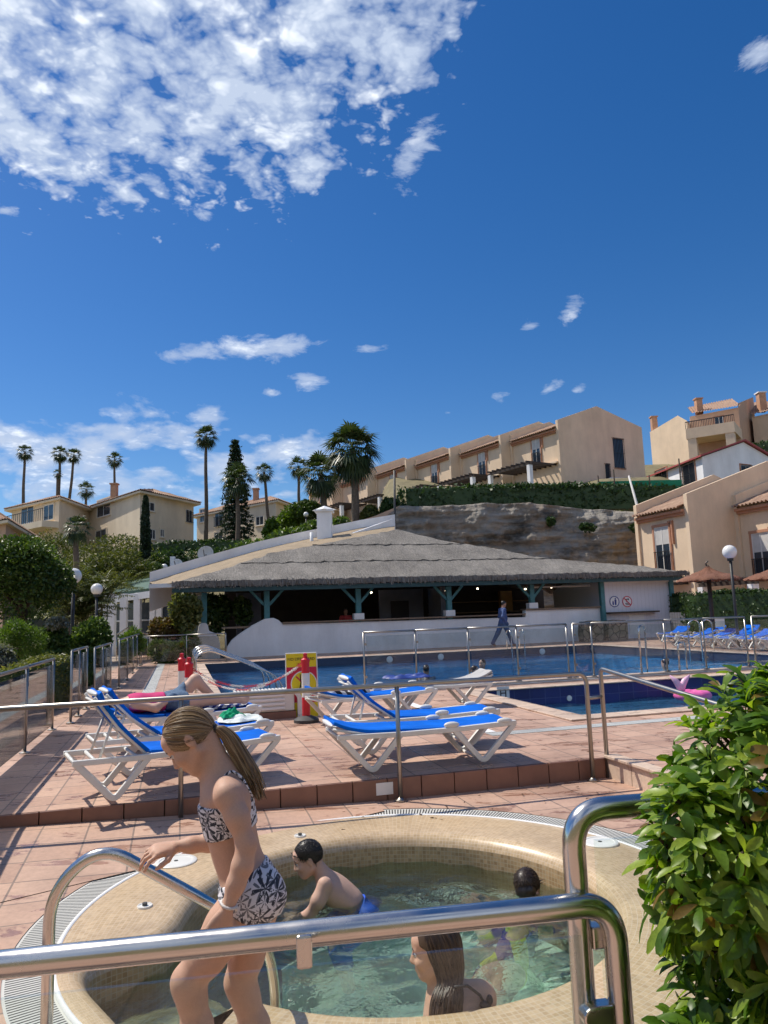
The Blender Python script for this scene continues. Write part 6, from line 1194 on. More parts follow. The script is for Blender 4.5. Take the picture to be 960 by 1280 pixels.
# ---------------------------------------------------------------- sun loungers
def lounger(label, loc, rz, back, group=None, fab='blue_fabric', z=DZ, frame='white_plastic', copy=None):
    t = thing('sun_lounger', label, 'sun lounger', (0, 0, 0), group=group)
    for s in (-1, 1):
        y = s * .30; Y = np.array([0, 1., 0])
        for nm, pts in (('leg', [(-.93, y, .385), (-.60, y, .03), (-.30, y, .365)]), ('leg', [(.27, y, .375), (.58, y, .03), (.95, y, .39)])):
            MB().bar(fillet(pts, .07, 6), .045, .055, Y).build(nm, MT[frame], t, local=True, bevel=.008)
        MB().bar(fillet([(-.95, y, .385), (-.3, y, .37), (.28, y, .375), (.97, y, .40)], .1, 4), .05, .05, Y).build('side_rail', MT[frame], t, local=True, bevel=.008)
        for x in (.25, .84): MB().ell((x, y, .425), (.085, .035, .032), 14, 8).build('rail_clip', MT[frame], t, True, local=True)
    for x, zz in ((-.93, .385), (-.60, .05), (-.76, .385), (.58, .05), (.95, .39), (-.4, .375)): MB().tube([(x, -.28, zz), (x, .28, zz)], .017, 8).build('cross_bar', MT[frame], t, True, local=True)
    mb = MB(); nx = 18; w = .285; f4 = lambda x: .425 + .012 * math.cos((x - .3) * 3) - .032 * max(0, 1 - ((x - .32) / .6) ** 2)
    xs = np.linspace(-.28, .965, nx); v = []
    for x in xs:
        for y, dz in ((-w, -.035), (-w, .0), (-w * .6, .004), (0, -.006), (w * .6, .004), (w, .0), (w, -.035), (0, -.05)): v.append((x, y, f4(x) + dz))
    k = 8; mb.add(v, [(i * k + j, i * k + (j + 1) % k, (i + 1) * k + (j + 1) % k, (i + 1) * k + j) for i in range(nx - 1) for j in range(k)] + [tuple(range(k)), tuple(range((nx - 1) * k, nx * k))]); mb.build('bed_fabric', MT[fab], t, local=True, bevel=.012)
    a = R(back); hx, hz = -.285, .425; L_ = .70; fr_ = lambda x, y, z: (hx - (x * math.cos(a) - z * -math.sin(a) * -1) , y, hz + x * math.sin(a) + z * math.cos(a)) if False else (hx - x * math.cos(a) + z * math.sin(a), y, hz + x * math.sin(a) + z * math.cos(a))
    mb = MB(); v = []; xs = np.linspace(.0, L_, 12)
    for x in xs:
        b_ = .03 * math.sin(math.pi * x / L_) - .03 * (x / L_) ** 6
        for y, dz in ((-w, -.035), (-w, .0), (-w * .6, .003), (0, -.008), (w * .6, .003), (w, .0), (w, -.035), (0, -.045)): v.append(fr_(x, y, dz - b_))
    mb.add(v, [(i * k + j, i * k + (j + 1) % k, (i + 1) * k + (j + 1) % k, (i + 1) * k + j) for i in range(11) for j in range(k)] + [tuple(range(k)), tuple(range(11 * k, 12 * k))]); br = mb.build('backrest', MT[fab], t, local=True, bevel=.012)
    fm = MB(); 
    for y in (-.27, .27): fm.tube([fr_(0, y, -.05), fr_(L_ * .5, y, -.075), fr_(L_, y, -.05)], .014, 8)
    for x in (.3, .66): fm.tube([fr_(x, -.27, -.07), fr_(x, .27, -.07)], .012, 8)
    fm.build('backrest_frame', MT[frame], br, True, local=True)
    if back > 15:
        for y in (-.24, .24): MB().tube([fr_(.42, y, -.07), (-.72, y, .38)], .012, 8).build('prop_strut', MT[frame], br, True, local=True)
    MB().ell(fr_(L_ + .005, 0, -.02), (.03, .27, .025), 12, 8).build('headrest_bar', MT[frame], t, True, local=True)
    t.location = (loc[0], loc[1], z); t.rotation_euler = (0, 0, rz); t.scale = (.89,) * 3; return t
def at_end(e, ang): return np.array(e) - .96 * .89 * np.array([math.cos(ang), math.sin(ang)])
LS = .89; LG = 'blue sun loungers on the terrace'
A1 = R(30); lounger('blue lounger with raised back, nearest of the left group with empty bed', at_end((-1.13, 6.98), A1), A1, 50, LG)
A2 = R(30); L2p = at_end((-1.33, 7.93), A2); lounger('blue lounger with raised back carrying green and white towels', L2p, A2, 42, LG)
A3 = R(27); L3p = at_end((-1.66, 9.25), A3); lounger('blue lounger on which the woman in denim shorts lies', L3p, A3, 9, LG)
lounger('flat blue lounger nearest to the step, behind the rail post', (.265, 7.183), TH, 7, LG)
lounger('blue lounger with steep raised back behind the flat one', (.24, 8.03), TH, 40, LG)
L5 = np.array([-.25, 10.15]); lounger('blue lounger holding the black and white cloth by the lifeguard sign', L5, R(28), 10, LG)
lounger('white fabric lounger with its raised back towards the small pool', (.62, 11.2), TH + R(178), 12, 'white sun loungers', 'grey_mesh')
p0 = lounger('far blue lounger at the pool ladder, first of the far row', D(16.35, 21.3)[:2], TH + math.pi, 16, 'blue loungers across the pool')
FL = ['far blue lounger second from the pool ladder', 'far blue lounger third from the pool ladder', 'far blue lounger fourth from the ladder, next to the sunbather knees', 'far blue lounger under the sunbather with bent knees', 'far blue lounger beyond the sunbather at the picture edge']
for i, lb in enumerate(FL):
    o = copy_tree(p0); q = D(16.4 + .05 * math.sin(i * 2), 20.45 - .82 * i); o.location = (q[0], q[1], DZ); o.rotation_euler = (0, 0, TH + math.pi + .05 * math.sin(i * 3)); o['label'] = lb
for i, (a, b, lb) in enumerate(((17.8, 24.2, 'far blue lounger beneath the straw parasol, back row left'), (18.6, 23.2, 'far blue lounger beneath the straw parasol, back row middle'), (19.2, 22.2, 'far blue lounger back row beside the globe lamp pole'))):
    o = copy_tree(p0); q = D(a, b); o.location = (q[0], q[1], DZ); o['label'] = lb; o.rotation_euler = (0, 0, TH + math.pi + .5)
# cloths
def cloth(name, label, cat, c, sx, sy, rz, m, h=.05, seed=0, amp=.02):
    sx *= .92; sy *= .92
    g = np.random.default_rng(seed); n = 26; v = []; ph = g.uniform(0, 6, 8); cs, sn = math.cos(rz), math.sin(rz)
    for top in (1, 0):
        for j in range(n):
            for i in range(n):
                u, w = i / (n - 1) - .5, j / (n - 1) - .5; e = max(0, 1 - max(abs(u), abs(w)) * 2) ** .35; z = (h * e * (.6 + .4 * math.sin(u * 9 + ph[0] + 3 * w)) + amp * (math.sin(u * 17 + ph[1] + 4 * w) * math.sin(w * 13 + ph[2]) + .6 * math.sin(w * 25 + u * 11 + ph[3])) * e) if top else 0
                x = u * sx * (1 + .12 * math.sin(w * 7 + ph[4])); y = w * sy * (1 + .12 * math.sin(u * 6 + ph[5])); v.append((c[0] + x * cs - y * sn, c[1] + x * sn + y * cs, c[2] + max(0, z) + (.004 if top else 0)))
    N_ = n * n; f = [(k * N_ + j * n + i, k * N_ + j * n + i + 1, k * N_ + (j + 1) * n + i + 1, k * N_ + (j + 1) * n + i) for k in (0, 1) for j in range(n - 1) for i in range(n - 1)]
    o = MB().add(v, f).build(name, MT[m], smooth=True, origin=c); return tag(o, label, cat)
def onL(p, ang, x, y, z=.615):
    x, y, z = x * LS, y * LS, DZ + (z - DZ) * LS - .008; return np.array([p[0] + x * math.cos(ang) - y * math.sin(ang), p[1] + x * math.sin(ang) + y * math.cos(ang), z])
cloth('towel', 'crumpled white towel under the green one on a blue lounger', 'towel', onL(L2p, A2, .68, .02), .46, .40, A2, 'white_towel', .05, 1)
cloth('towel', 'bunched bright green towel on a blue lounger', 'towel', onL(L2p, A2, .60, .06, .655), .24, .2, A2, 'green_towel', .075, 2, .03)
cloth('towel', 'blue and white striped towel under the sunbathing woman', 'towel', onL(L3p, A3, .45, .05), .80, .5, A3, 'stripe_towel', .03, 3, .012)
cloth('towel', 'black and white patterned cloth heaped on a lounger by the lifeguard sign', 'towel', onL(L5, R(28), -.45, -.02, .63), .62, .4, R(28), 'bw_cloth', .12, 4, .03)
cloth('towel', 'navy cloth hanging over the white fabric lounger', 'towel', (.25, 11.0, .66), .7, .45, TH, 'blue_print', .05, 5)
# ---------------------------------------------------------------- lifeguard sign, chain posts, slatted bench
def text_mesh(txt, size, parent, m, fr_, name='lettering', ext=.002):
    cu = bpy.data.curves.new('txt', 'FONT'); cu.body = txt; cu.size = size; cu.align_x = 'CENTER'; cu.align_y = 'CENTER'; cu.extrude = ext; cu.resolution_u = 3; o = bpy.data.objects.new('txt', cu); COL.objects.link(o)
    dg = bpy.context.evaluated_depsgraph_get(); me = bpy.data.meshes.new_from_object(o.evaluated_get(dg)); bpy.data.objects.remove(o); bpy.data.curves.remove(cu)
    for v in me.vertices: v.co = Vector([float(x) for x in fr_(*v.co)])
    me.materials.clear(); return link_mesh(name, me, parent, [m])
sb = Z(378, 897, DZ); sd = 10.9; c = P(377.5, 857, sd); t = thing('safety_sign', 'yellow and red no lifeguard board standing at the pool edge', 'sign', (c[0], c[1], DZ))
xs_, zs_ = nrm(np.array([math.cos(R(4)), math.sin(R(4)), 0])), nrm(np.array([-.025, .10, 1])); ns_ = np.cross(xs_, zs_); Sf = lambda x, z, q=0: c + xs_ * x + zs_ * z + ns_ * q     # ns_ points to the viewer
hw, hh = .232, .47
def plate(x0, x1, z0, z1, q0, q1, m, nm, bev=0): return MB().hexa([Sf(x0, z0, q0), Sf(x1, z0, q0), Sf(x1, z0, q1), Sf(x0, z0, q1), Sf(x0, z1, q0), Sf(x1, z1, q0), Sf(x1, z1, q1), Sf(x0, z1, q1)]).build(nm, m, t, bevel=bev)
plate(-hw, hw, -hh, hh, -.03, 0, MT['white_plastic'], 'board', .01); plate(-hw + .015, hw - .015, .265, hh - .015, .0, .004, MT['yellow_sign'], 'yellow_panel'); plate(-hw + .015, hw - .015, -.235, .262, 0, .004, MT['red_sign'], 'red_panel'); plate(-hw + .015, hw - .015, -hh + .015, -.238, 0, .004, MT['yellow_sign'], 'yellow_panel')
axs = (xs_, zs_, ns_); cc = Sf(.03, .02, .005); MB().lathe([(.175, 0), (.175, .003), (0, .0035)], cc, 40, ax=axs).build('yellow_disc', MT['yellow_sign'], t); MB().lathe([(.178, 0), (.178, .003), (.19, .003), (.19, 0)], cc, 40, ax=axs).build('disc_edge', MT['white_plastic'], t)
text_mesh('NO LIFEGUARD', .056, t, MT['black'], lambda x, y, z: Sf(x, .375 + y, .006 + z)); text_mesh('ON DUTY', .03, t, MT['red_sign'], lambda x, y, z: Sf(x, .31 + y, .006 + z))
mb = MB(); bar2 = lambda p, q, w, qd=.010: mb.extrude([Sf(p[0] - (q[1] - p[1]) / math.hypot(q[0] - p[0], q[1] - p[1]) * w + .03, p[1] + (q[0] - p[0]) / math.hypot(q[0] - p[0], q[1] - p[1]) * w + .02, .0095), Sf(q[0] - (q[1] - p[1]) / math.hypot(q[0] - p[0], q[1] - p[1]) * w + .03, q[1] + (q[0] - p[0]) / math.hypot(q[0] - p[0], q[1] - p[1]) * w + .02, .0095), Sf(q[0] + (q[1] - p[1]) / math.hypot(q[0] - p[0], q[1] - p[1]) * w + .03, q[1] - (q[0] - p[0]) / math.hypot(q[0] - p[0], q[1] - p[1]) * w + .02, .0095), Sf(p[0] + (q[1] - p[1]) / math.hypot(q[0] - p[0], q[1] - p[1]) * w + .03, p[1] - (q[0] - p[0]) / math.hypot(q[0] - p[0], q[1] - p[1]) * w + .02, .0095)], ns_ * .002)
for p, q, w in (((-.05, .14), (-.045, .03), .007), ((-.05, .06), (.05, .06), .007), ((-.045, .03), (.05, .03), .006), ((-.04, .03), (-.075, -.12), .008), ((.045, .03), (.085, -.12), .008), ((-.055, -.03), (.06, -.03), .006), ((-.065, -.08), (.075, -.08), .006)): bar2(p, q, w)
mb.build('pictogram', MT['black'], t); mb = MB(); bar2((-.11, .11), (.115, -.12), .010); bar2((.0, .02), (.03, -.1), .02); mb.build('prohibition_bar', MT['red_sign'], t)
MB().box(-.2, .2, -.02, .45, .0, .03, 0, lambda x, y, z: (c[0] + x, c[1] + y, DZ + z)).build('foot', MT['rubber'], t); MB().tube([Sf(0, .3, -.035), (c[0], c[1] + .42, DZ + .03)], .012, 8).build('rear_strut', MT['lamp_pole'], t)
def chain_post(px, pyb, d, label, top=.80):
    b = P(px, pyb, d); b[2] = DZ; t = thing('chain_post', label, 'post', b, group='red and white chain posts'); r_ = .055
    MB().lathe([(.17, 0), (.17, .04), (.12, .07), (.07, .09)], b, 28).build('base', MT['rubber'], t, True, autosmooth=40)
    for z0_, z1_, m in ((.08, .33, 'red_plastic'), (.331, .65, 'white_plastic'), (.651, top, 'red_plastic')): MB().lathe([(r_, z0_), (r_, z1_)], b, 20).build('tube_section', MT[m], t, True, autosmooth=40)
    MB().lathe([(r_ * 1.12, top), (r_ * 1.12, top + .03), (r_ * .6, top + .05), (r_ * .45, top + .09), (r_ * .6, top + .11), (0, top + .12)], b, 20).build('cap', MT['red_plastic'], t, True, autosmooth=40); return b + [0, 0, top]
ca = chain_post(383, 897, 10.25, 'red and white chain post directly in front of the lifeguard sign'); cb_ = chain_post(236, 905, 10.2, 'red and white chain post behind the sunbather knees, nearer of two'); cc_ = chain_post(227, 895, 11.6, 'red and white chain post behind the nearer one by the pool corner')
def chain(label, a, b, sag, nlink=60):
    a, b = np.array(a), np.array(b); t = thing('plastic_chain', label, 'chain', (a + b) / 2 * [1, 1, 0] + [0, 0, DZ], group='red and white plastic chains'); r_, w_ = MB(), MB()
    for i in range(nlink):
        s0, s1 = i / nlink, (i + 1.25) / nlink; q = lambda s: a + (b - a) * s - Z3 * sag * 4 * s * (1 - s); p, e = q(s0), q(min(1, s1)); d_ = nrm(e - p); sd_ = nrm(np.cross(d_, Z3)) if i % 2 else Z3 - d_ * d_[2]; sd_ = nrm(sd_) * .0105
        (r_ if (i // 7) % 2 == 0 else w_).tube([p + sd_ * .2, p + sd_, e + sd_, e + sd_ * .2], .004, 6).tube([p - sd_ * .2, p - sd_, e - sd_, e - sd_ * .2], .004, 6)
    r_.build('red_links', MT['red_plastic'], t); w_.build('white_links', MT['white_plastic'], t)
chain('red and white chain sagging across the pool steps to the sign post', cb_, ca, .30); chain('red and white chain from the far post to the sign post', cc_, ca + [0, 0, .03], .42); chain('short chain hanging between the two left posts and the pool corner', cb_ - [0, 0, .02], D(.6, 13.2, DZ + .02), .12, 44)
b = P(333, 897, 10.6); t = thing('slatted_bench', 'white louvred plastic box with ribbed top left of the lifeguard sign', 'bench', (b[0], b[1], DZ)); f0 = lambda x, y, z: np.array([b[0], b[1], DZ]) + V3 * x + U3 * y + Z3 * z
mb = MB(); mb.box(-.42, .40, .02, .5, .10, .36, 0, f0); mb.build('body', MT['white_plastic'], t, bevel=.02); mb = MB()
for i in range(4): mb.box(-.40, .26, -.005, .018, .13 + .06 * i, .165 + .06 * i, 0, f0)
mb.build('louvres', MT['white_paint'], t, bevel=.005); mb = MB()
for i in range(17): mb.box(-.42 + .05 * i, -.39 + .05 * i, -.01, .5, .362, .385, 0, f0)
mb.build('ribbed_top', MT['white_plastic'], t, bevel=.004); MB().box(-.44, .42, 0, .5, 0, .098, 0, f0).build('plinth', MT['riser'], t); MB().bar(fillet([f0(.40, .0, .37), f0(.47, .0, .30), f0(.47, 0, .02)], .05, 5), .05, .06, U3).build('end_leg', MT['white_plastic'], t)
# ---------------------------------------------------------------- pool ladders, handrails, float
mb = None; t = thing('pool_handrail', 'set of four arched steel rails over the shallow pool steps', 'handrail', D(.4, 15.5, DZ))
for k, b_ in enumerate((14.9, 15.9, 17.2, 18.4)): MB().tube(fillet([D(.28, b_, DZ), D(.28, b_, .93 - .0 * k), D(.55, b_, 1.02), D(1.95, b_, .42), D(1.95, b_, -.5)], [.18, .15, .35], 8), .021, 12).build('rail', MT['steel'], t, True)
def ladder(label, a, b, dirn, w=.5, h=.85, reach=.55):
    t = thing('pool_ladder', label, 'ladder', D(a, b, DZ), group='steel pool ladders'); d_ = U3 if dirn == 'U' else V3; s_ = V3 if dirn == 'U' else U3; sg = 1
    if dirn == '-U': d_, s_ = -U3, V3
    if dirn == '-V': d_, s_ = -V3, U3
    o = D(a, b, DZ)
    for k in (-.5, .5): q = o + s_ * k * w; MB().tube(fillet([q - d_ * .25, q - d_ * .25 + Z3 * h * .9, q - d_ * .05 + Z3 * h, q + d_ * .16 + Z3 * h * .85, q + d_ * .16 - Z3 * .9], [.12, .12, .12], 7), .020, 12).build('rail', MT['steel'], t, True)
    for i in range(3): MB().box(-w / 2, w / 2, .13, .2, -.35 - .25 * i, -.32 - .25 * i, 0, lambda x, y, z: o + s_ * x + d_ * y + Z3 * z).build('rung', MT['white_plastic'], t)
def arch(label, a, b, w, h):
    t = thing('pool_handrail', label, 'handrail', D(a, b, DZ), group='arched grab rails'); MB().tube(fillet([D(a, b - .25, DZ), D(a + .02, b - .22, DZ + h), D(a + w, b + .05, DZ + h), D(a + w, b + .12, -.6)], [.14, .14], 8), .020, 12).build('rail', MT['steel'], t, True)
    MB().lathe([(.05, .024), (.05, .032), (.03, .036), (.021, .04)], D(a, b - .25, DZ), 20).build('floor_flange', MT['steel'], t)
arch('tall arched steel grab rail behind the middle of the glass fence', 9.05, 13.7, .36, .98); arch('low arched steel grab rail right of the tall one', 9.95, 13.7, .42, .60)
ladder('steel pool ladder on the far edge by the blue loungers', 14.75, 18.9, '-V', .55, .95); ladder('steel pool ladder below the walking man', 11.7, 24.95, '-U', .5, .7)
fc_ = D(8.95, 11.8, WZ2 + .08); t = thing('swim_float', 'pink swim ring with pale fish tail floating in the small pool', 'pool float', fc_); mb = MB(); n, k = 36, 14; v = []
for i in range(n):
    a = 2 * math.pi * i / n; q = 1 + .06 * math.sin(a * 9)
    for j in range(k): e = 2 * math.pi * j / k; rr = .20 + .10 * q * math.cos(e); v.append(fc_ + np.array([rr * 1.1 * math.cos(a), rr * math.sin(a), .085 * q * math.sin(e)]))
mb.add(v, [(i * k + j, ((i + 1) % n) * k + j, ((i + 1) % n) * k + (j + 1) % k, i * k + (j + 1) % k) for i in range(n) for j in range(k)]); mb.build('ring', MT['pink'], t, True)
for s in (-1, 1): MB().tube([fc_ + np.array([-.2, 0, .06]), fc_ + np.array([-.2 + .02 * s, 0, .15]), fc_ + np.array([-.2 + .08 * s, 0, .26]), fc_ + np.array([-.2 + .18 * s, 0, .36])], [.055, .06, .055, .012], 12).build('tail_fin', MT['palepink'], t, True)
c = P(900, 766, 26.5); t = thing('garden_chair', 'small white plastic chair in front of the clipped hedge', 'chair', (c[0], c[1], DZ)); f0 = lambda x, y, z: np.array([c[0] + x, c[1] + y, DZ + z])
MB().box(-.22, .22, -.22, .22, .42, .45, 0, f0).build('seat', MT['white_plastic'], t); MB().box(-.22, .22, .19, .23, .55, .86, 0, f0).build('backrest', MT['white_plastic'], t)
for x in (-.2, .17): 
    for y in (-.2, .18): MB().box(x, x + .03, y, y + .03, 0, .42 if y < 0 else .56, 0, f0).build('leg', MT['white_plastic'], t)
# depth marker tile
mk = B(629, 867, S1[1] - .01); a_ = ab(mk)[0]; t = thing('depth_marker', 'white tile with dark depth letter on the navy pool wall', 'tile', D(a_, S1[1] - .012, .0)); f0 = lambda x, q, z: D(a_ + x, S1[1] - q, mk[2] + z)
MB().box(-.12, .12, .004, .010, -.12, .12, 0, f0).build('tile', MT['white_paint'], t); text_mesh('H', .2, t, MT['black'], lambda x, y, z: f0(x, .0115 + z, y + .0), ext=.001)
for i, (px, py) in enumerate(((487, 826), (551, 822), (678, 818), (742, 812))): 
    q = B(px, py, W1[1] - .01); a_ = ab(q)[0]; o = MB().lathe([(.11, 0), (.11, .03), (.08, .045), (0, .05)], D(a_, W1[1], -.02 + .06), 20, ax=(V3, Z3, -U3)).build('pool_lamp', MT['white_plastic'], smooth=True, autosmooth=40, origin=D(a_, W1[1], .04)); tag(o, ['round white pool light left of the swimmers on the far pool wall', 'round white pool light between the fence posts on the far pool wall', 'round white pool light right of the walking man on the far pool wall', 'round white pool light near the middle ladder on the far pool wall'][i], 'pool light', 'round pool lights')
q = B(711, 868, S1[1]); a_ = ab(q)[0]; o = MB().lathe([(.05, 0), (.05, .02), (0, .03)], D(a_, S1[1], -.03), 16, ax=(V3, Z3, -U3)).build('pool_jet', MT['white_plastic'], origin=D(a_, S1[1], -.03)); tag(o, 'small white inlet nozzle on the navy wall of the small pool', 'pool jet')
# ---------------------------------------------------------------- people: one smooth implicit surface per body
class SDF:
    def __init__(s, lo, hi, h):
        s.o = np.array(lo, float); s.h = h; s.n = np.ceil((np.array(hi) - s.o) / h).astype(int) + 1; s.D = np.full(s.n, .15, np.float32); s.ax = [s.o[i] + h * np.arange(s.n[i]) for i in range(3)]
    def win(s, lo, hi):
        i0 = np.clip(((np.array(lo) - s.o) / s.h).astype(int), 0, s.n - 1); i1 = np.clip(((np.array(hi) - s.o) / s.h).astype(int) + 2, 1, s.n); sl = tuple(slice(a, b) for a, b in zip(i0, i1))
        return sl, s.ax[0][sl[0]][:, None, None], s.ax[1][sl[1]][None, :, None], s.ax[2][sl[2]][None, None, :]
    def put(s, sl, d, k, sub=False):
        cur = s.D[sl]
        if sub: s.D[sl] = -SDF.sm(-cur, d, k) if k else np.maximum(cur, -d)
        else: s.D[sl] = SDF.sm(cur, d, k)
    @staticmethod
    def sm(a, b, k): h = np.maximum(k - np.abs(a - b), 0) / k; return np.minimum(a, b) - h * h * k * .25
    def cap(s, a, b, ra, rb, k=.02):
        a, b = np.array(a, float), np.array(b, float); m = max(ra, rb) + k + .02; sl, X, Y, Q = s.win(np.minimum(a, b) - m, np.maximum(a, b) + m); ab_ = b - a; l2 = ab_ @ ab_ + 1e-12
        t = np.clip(((X - a[0]) * ab_[0] + (Y - a[1]) * ab_[1] + (Q - a[2]) * ab_[2]) / l2, 0, 1); d = np.sqrt((X - a[0] - t * ab_[0]) ** 2 + (Y - a[1] - t * ab_[1]) ** 2 + (Q - a[2] - t * ab_[2]) ** 2) - (ra + (rb - ra) * t); s.put(sl, d.astype(np.float32), k); return s
    def chain(s, pts, rs, k=.02):
        for i in range(len(pts) - 1): s.cap(pts[i], pts[i + 1], rs[i], rs[i + 1], k)
        return s
    def ell(s, c, r, Rm=None, k=.02, sub=False):
        c = np.array(c, float); r = np.array(r, float); m = max(r) + k + .02; sl, X, Y, Q = s.win(c - m, c + m); Rm = np.eye(3) if Rm is None else np.array(Rm)
        x, y, z = X - c[0], Y - c[1], Q - c[2]; u = [(x * Rm[0, i] + y * Rm[1, i] + z * Rm[2, i]) for i in range(3)]   # columns are the local axes
        k0 = np.sqrt(sum((u[i] / r[i]) ** 2 for i in range(3))); k1 = np.sqrt(sum((u[i] / r[i] ** 2) ** 2 for i in range(3))) + 1e-9; s.put(sl, (k0 * (k0 - 1) / k1).astype(np.float32), k, sub); return s
    def grid(s): return s.ax[0][:, None, None], s.ax[1][None, :, None], s.ax[2][None, None, :]
    def mesh(s, name, Dn=None, smooth=1):
        Dn = s.D if Dn is None else Dn; ins = Dn < 0; n = np.array(Dn.shape); any_ = np.zeros(n - 1, bool); all_ = np.ones(n - 1, bool); cs = [(i, j, k) for i in (0, 1) for j in (0, 1) for k in (0, 1)]
        sub = lambda A, c: A[c[0]:n[0] - 1 + c[0], c[1]:n[1] - 1 + c[1], c[2]:n[2] - 1 + c[2]]
        for c in cs: q = sub(ins, c); any_ |= q; all_ &= q
        act = np.argwhere(any_ & ~all_); idx = np.full(n - 1, -1, np.int32); idx[tuple(act.T)] = np.arange(len(act)); vals = {c: Dn[act[:, 0] + c[0], act[:, 1] + c[1], act[:, 2] + c[2]].astype(float) for c in cs}
        acc = np.zeros((len(act), 3)); cnt = np.zeros(len(act))
        for a in cs:
            for ax in range(3):
                if a[ax]: continue
                b = list(a); b[ax] = 1; b = tuple(b); va, vb = vals[a], vals[b]; m = (va < 0) != (vb < 0); t = np.where(m, va / np.where(m, va - vb, 1), 0); p = np.tile(np.array(a, float), (len(act), 1)); p[:, ax] = t; acc[m] += p[m]; cnt[m] += 1
        v = (act + acc / cnt[:, None]) * s.h + s.o; fs = []
        for ax in range(3):
            o1, o2 = [(1, 2), (2, 0), (0, 1)][ax]; sl0 = [slice(1, n[i] - 1) for i in range(3)]; sl0[ax] = slice(0, n[ax] - 1); sl1 = list(sl0); sl1[ax] = slice(1, n[ax]); A, Bq = ins[tuple(sl0)], ins[tuple(sl1)]; e = np.argwhere(A != Bq); 
            if not len(e): continue
            fl = A[tuple(e.T)]; e = e + np.array([0 if i == ax else 1 for i in range(3)]); q = []
            for d1, d2 in ((0, 0), (1, 0), (1, 1), (0, 1)): c = e.copy(); c[:, o1] -= d1; c[:, o2] -= d2; q.append(idx[tuple(c.T)])
            q = np.stack(q, 1); q[~fl] = q[~fl][:, ::-1]; fs.append(q)
        f = np.concatenate(fs)[:, ::-1]; f = f[(f >= 0).all(1)]
        for _ in range(smooth):
            ac = np.zeros_like(v); cn = np.zeros(len(v))
            for i in range(4): 
                for j in (1, 3): np.add.at(ac, f[:, i], v[f[:, (i + j) % 4]]); np.add.at(cn, f[:, i], 1)
            v = .5 * v + .5 * ac / np.maximum(cn, 1)[:, None]
        return arr_mesh(name, v, f)
def frame3(f, u): f = nrm(f); s = nrm(np.cross(u, f)); u = np.cross(f, s); return f, u, s     # s = left side of the head
def head(S, c, f, u, k=1., neck=True, detail=True):
    f, u, s = frame3(f, u); c = np.array(c, float); Rm = np.stack([f, s, u], 1); q = lambda a, b, d: c + (f * a + s * b + u * d) * k
    S.ell(q(-.012, 0, .012), np.array([.096, .074, .092]) * k, Rm, .02); S.ell(q(.030, 0, -.050), np.array([.058, .060, .072]) * k, Rm, .03 * k); S.ell(q(.040, 0, -.075), np.array([.046, .046, .045]) * k, Rm, .03 * k); S.ell(q(.072, 0, -.108), np.array([.017, .02, .015]) * k, Rm, .025 * k)
    for b in (-1, 1): S.cap(q(-.005, .058 * b, -.07), q(.055, .028 * b, -.106), .02 * k, .016 * k, .025 * k)
    S.ell(q(.062, 0, .03), np.array([.034, .05, .04]) * k, Rm, .025 * k)
    if detail:
        S.cap(q(.086, 0, -.004), q(.107, 0, -.046), .0085 * k, .0105 * k, .014 * k); S.ell(q(.104, 0, -.049), np.array([.011, .012, .009]) * k, Rm, .008 * k)
        for b in (-1, 1):
            S.ell(q(.092, .031 * b, -.012), np.array([.016, .017, .011]) * k, Rm, .014 * k, True); S.cap(q(.084, .016 * b, .004), q(.076, .046 * b, .006), .008 * k, .006 * k, .014 * k); S.ell(q(.098, .011 * b, -.052), np.array([.008, .0075, .007]) * k, Rm, .006 * k); S.ell(q(.064, .04 * b, -.042), np.array([.024, .022, .02]) * k, Rm, .025 * k)
            S.ell(q(-.012, .077 * b, -.022), np.array([.019, .009, .031]) * k, Rm, .008 * k); S.ell(q(-.010, .086 * b, -.020), np.array([.010, .006, .018]) * k, Rm, .005 * k, True)
        S.cap(q(.090, -.016, -.074), q(.090, .016, -.074), .0065 * k, .0065 * k, .008 * k); S.cap(q(.088, -.013, -.085), q(.088, .013, -.085), .007 * k, .007 * k, .008 * k)
    return q, Rm
def face_parts(t, q, Rm, k, brow='brown_hair', lids=.4):
    for b in (-1, 1):
        MB().ell(q(.0775, .031 * b, -.0135), np.array([.0125, .0125, .0115]) * k, 16, 12, Rm).build('eye', MT['eye'], t, True); 
        MB().ell(q(.0865, .0315 * b, -.0165), np.array([.0045, .0055, .0055]) * k, 12, 8, Rm).build('iris', MT['black'], t, True)
        MB().tube([q(.0885, .0215 * b, -.0085), q(.0925, .031 * b, -.0075), q(.083, .0425 * b, -.0095)], [.0012 * k, .0028 * k, .001 * k], 6).build('eyelash', MT['black'], t, True)
        MB().tube([q(.0935, .015 * b, .0085), q(.0905, .032 * b, .0145), q(.078, .05 * b, .0085)], [.002 * k, .0032 * k, .001 * k], 6).build('eyebrow', MT[brow], t, True)
    MB().ell(q(.0945, 0, -.0745), np.array([.004, .019, .0048]) * k, 14, 8, Rm).ell(q(.0935, 0, -.084), np.array([.0045, .016, .0055]) * k, 14, 8, Rm).build('lips', MT['lip'], t, True)
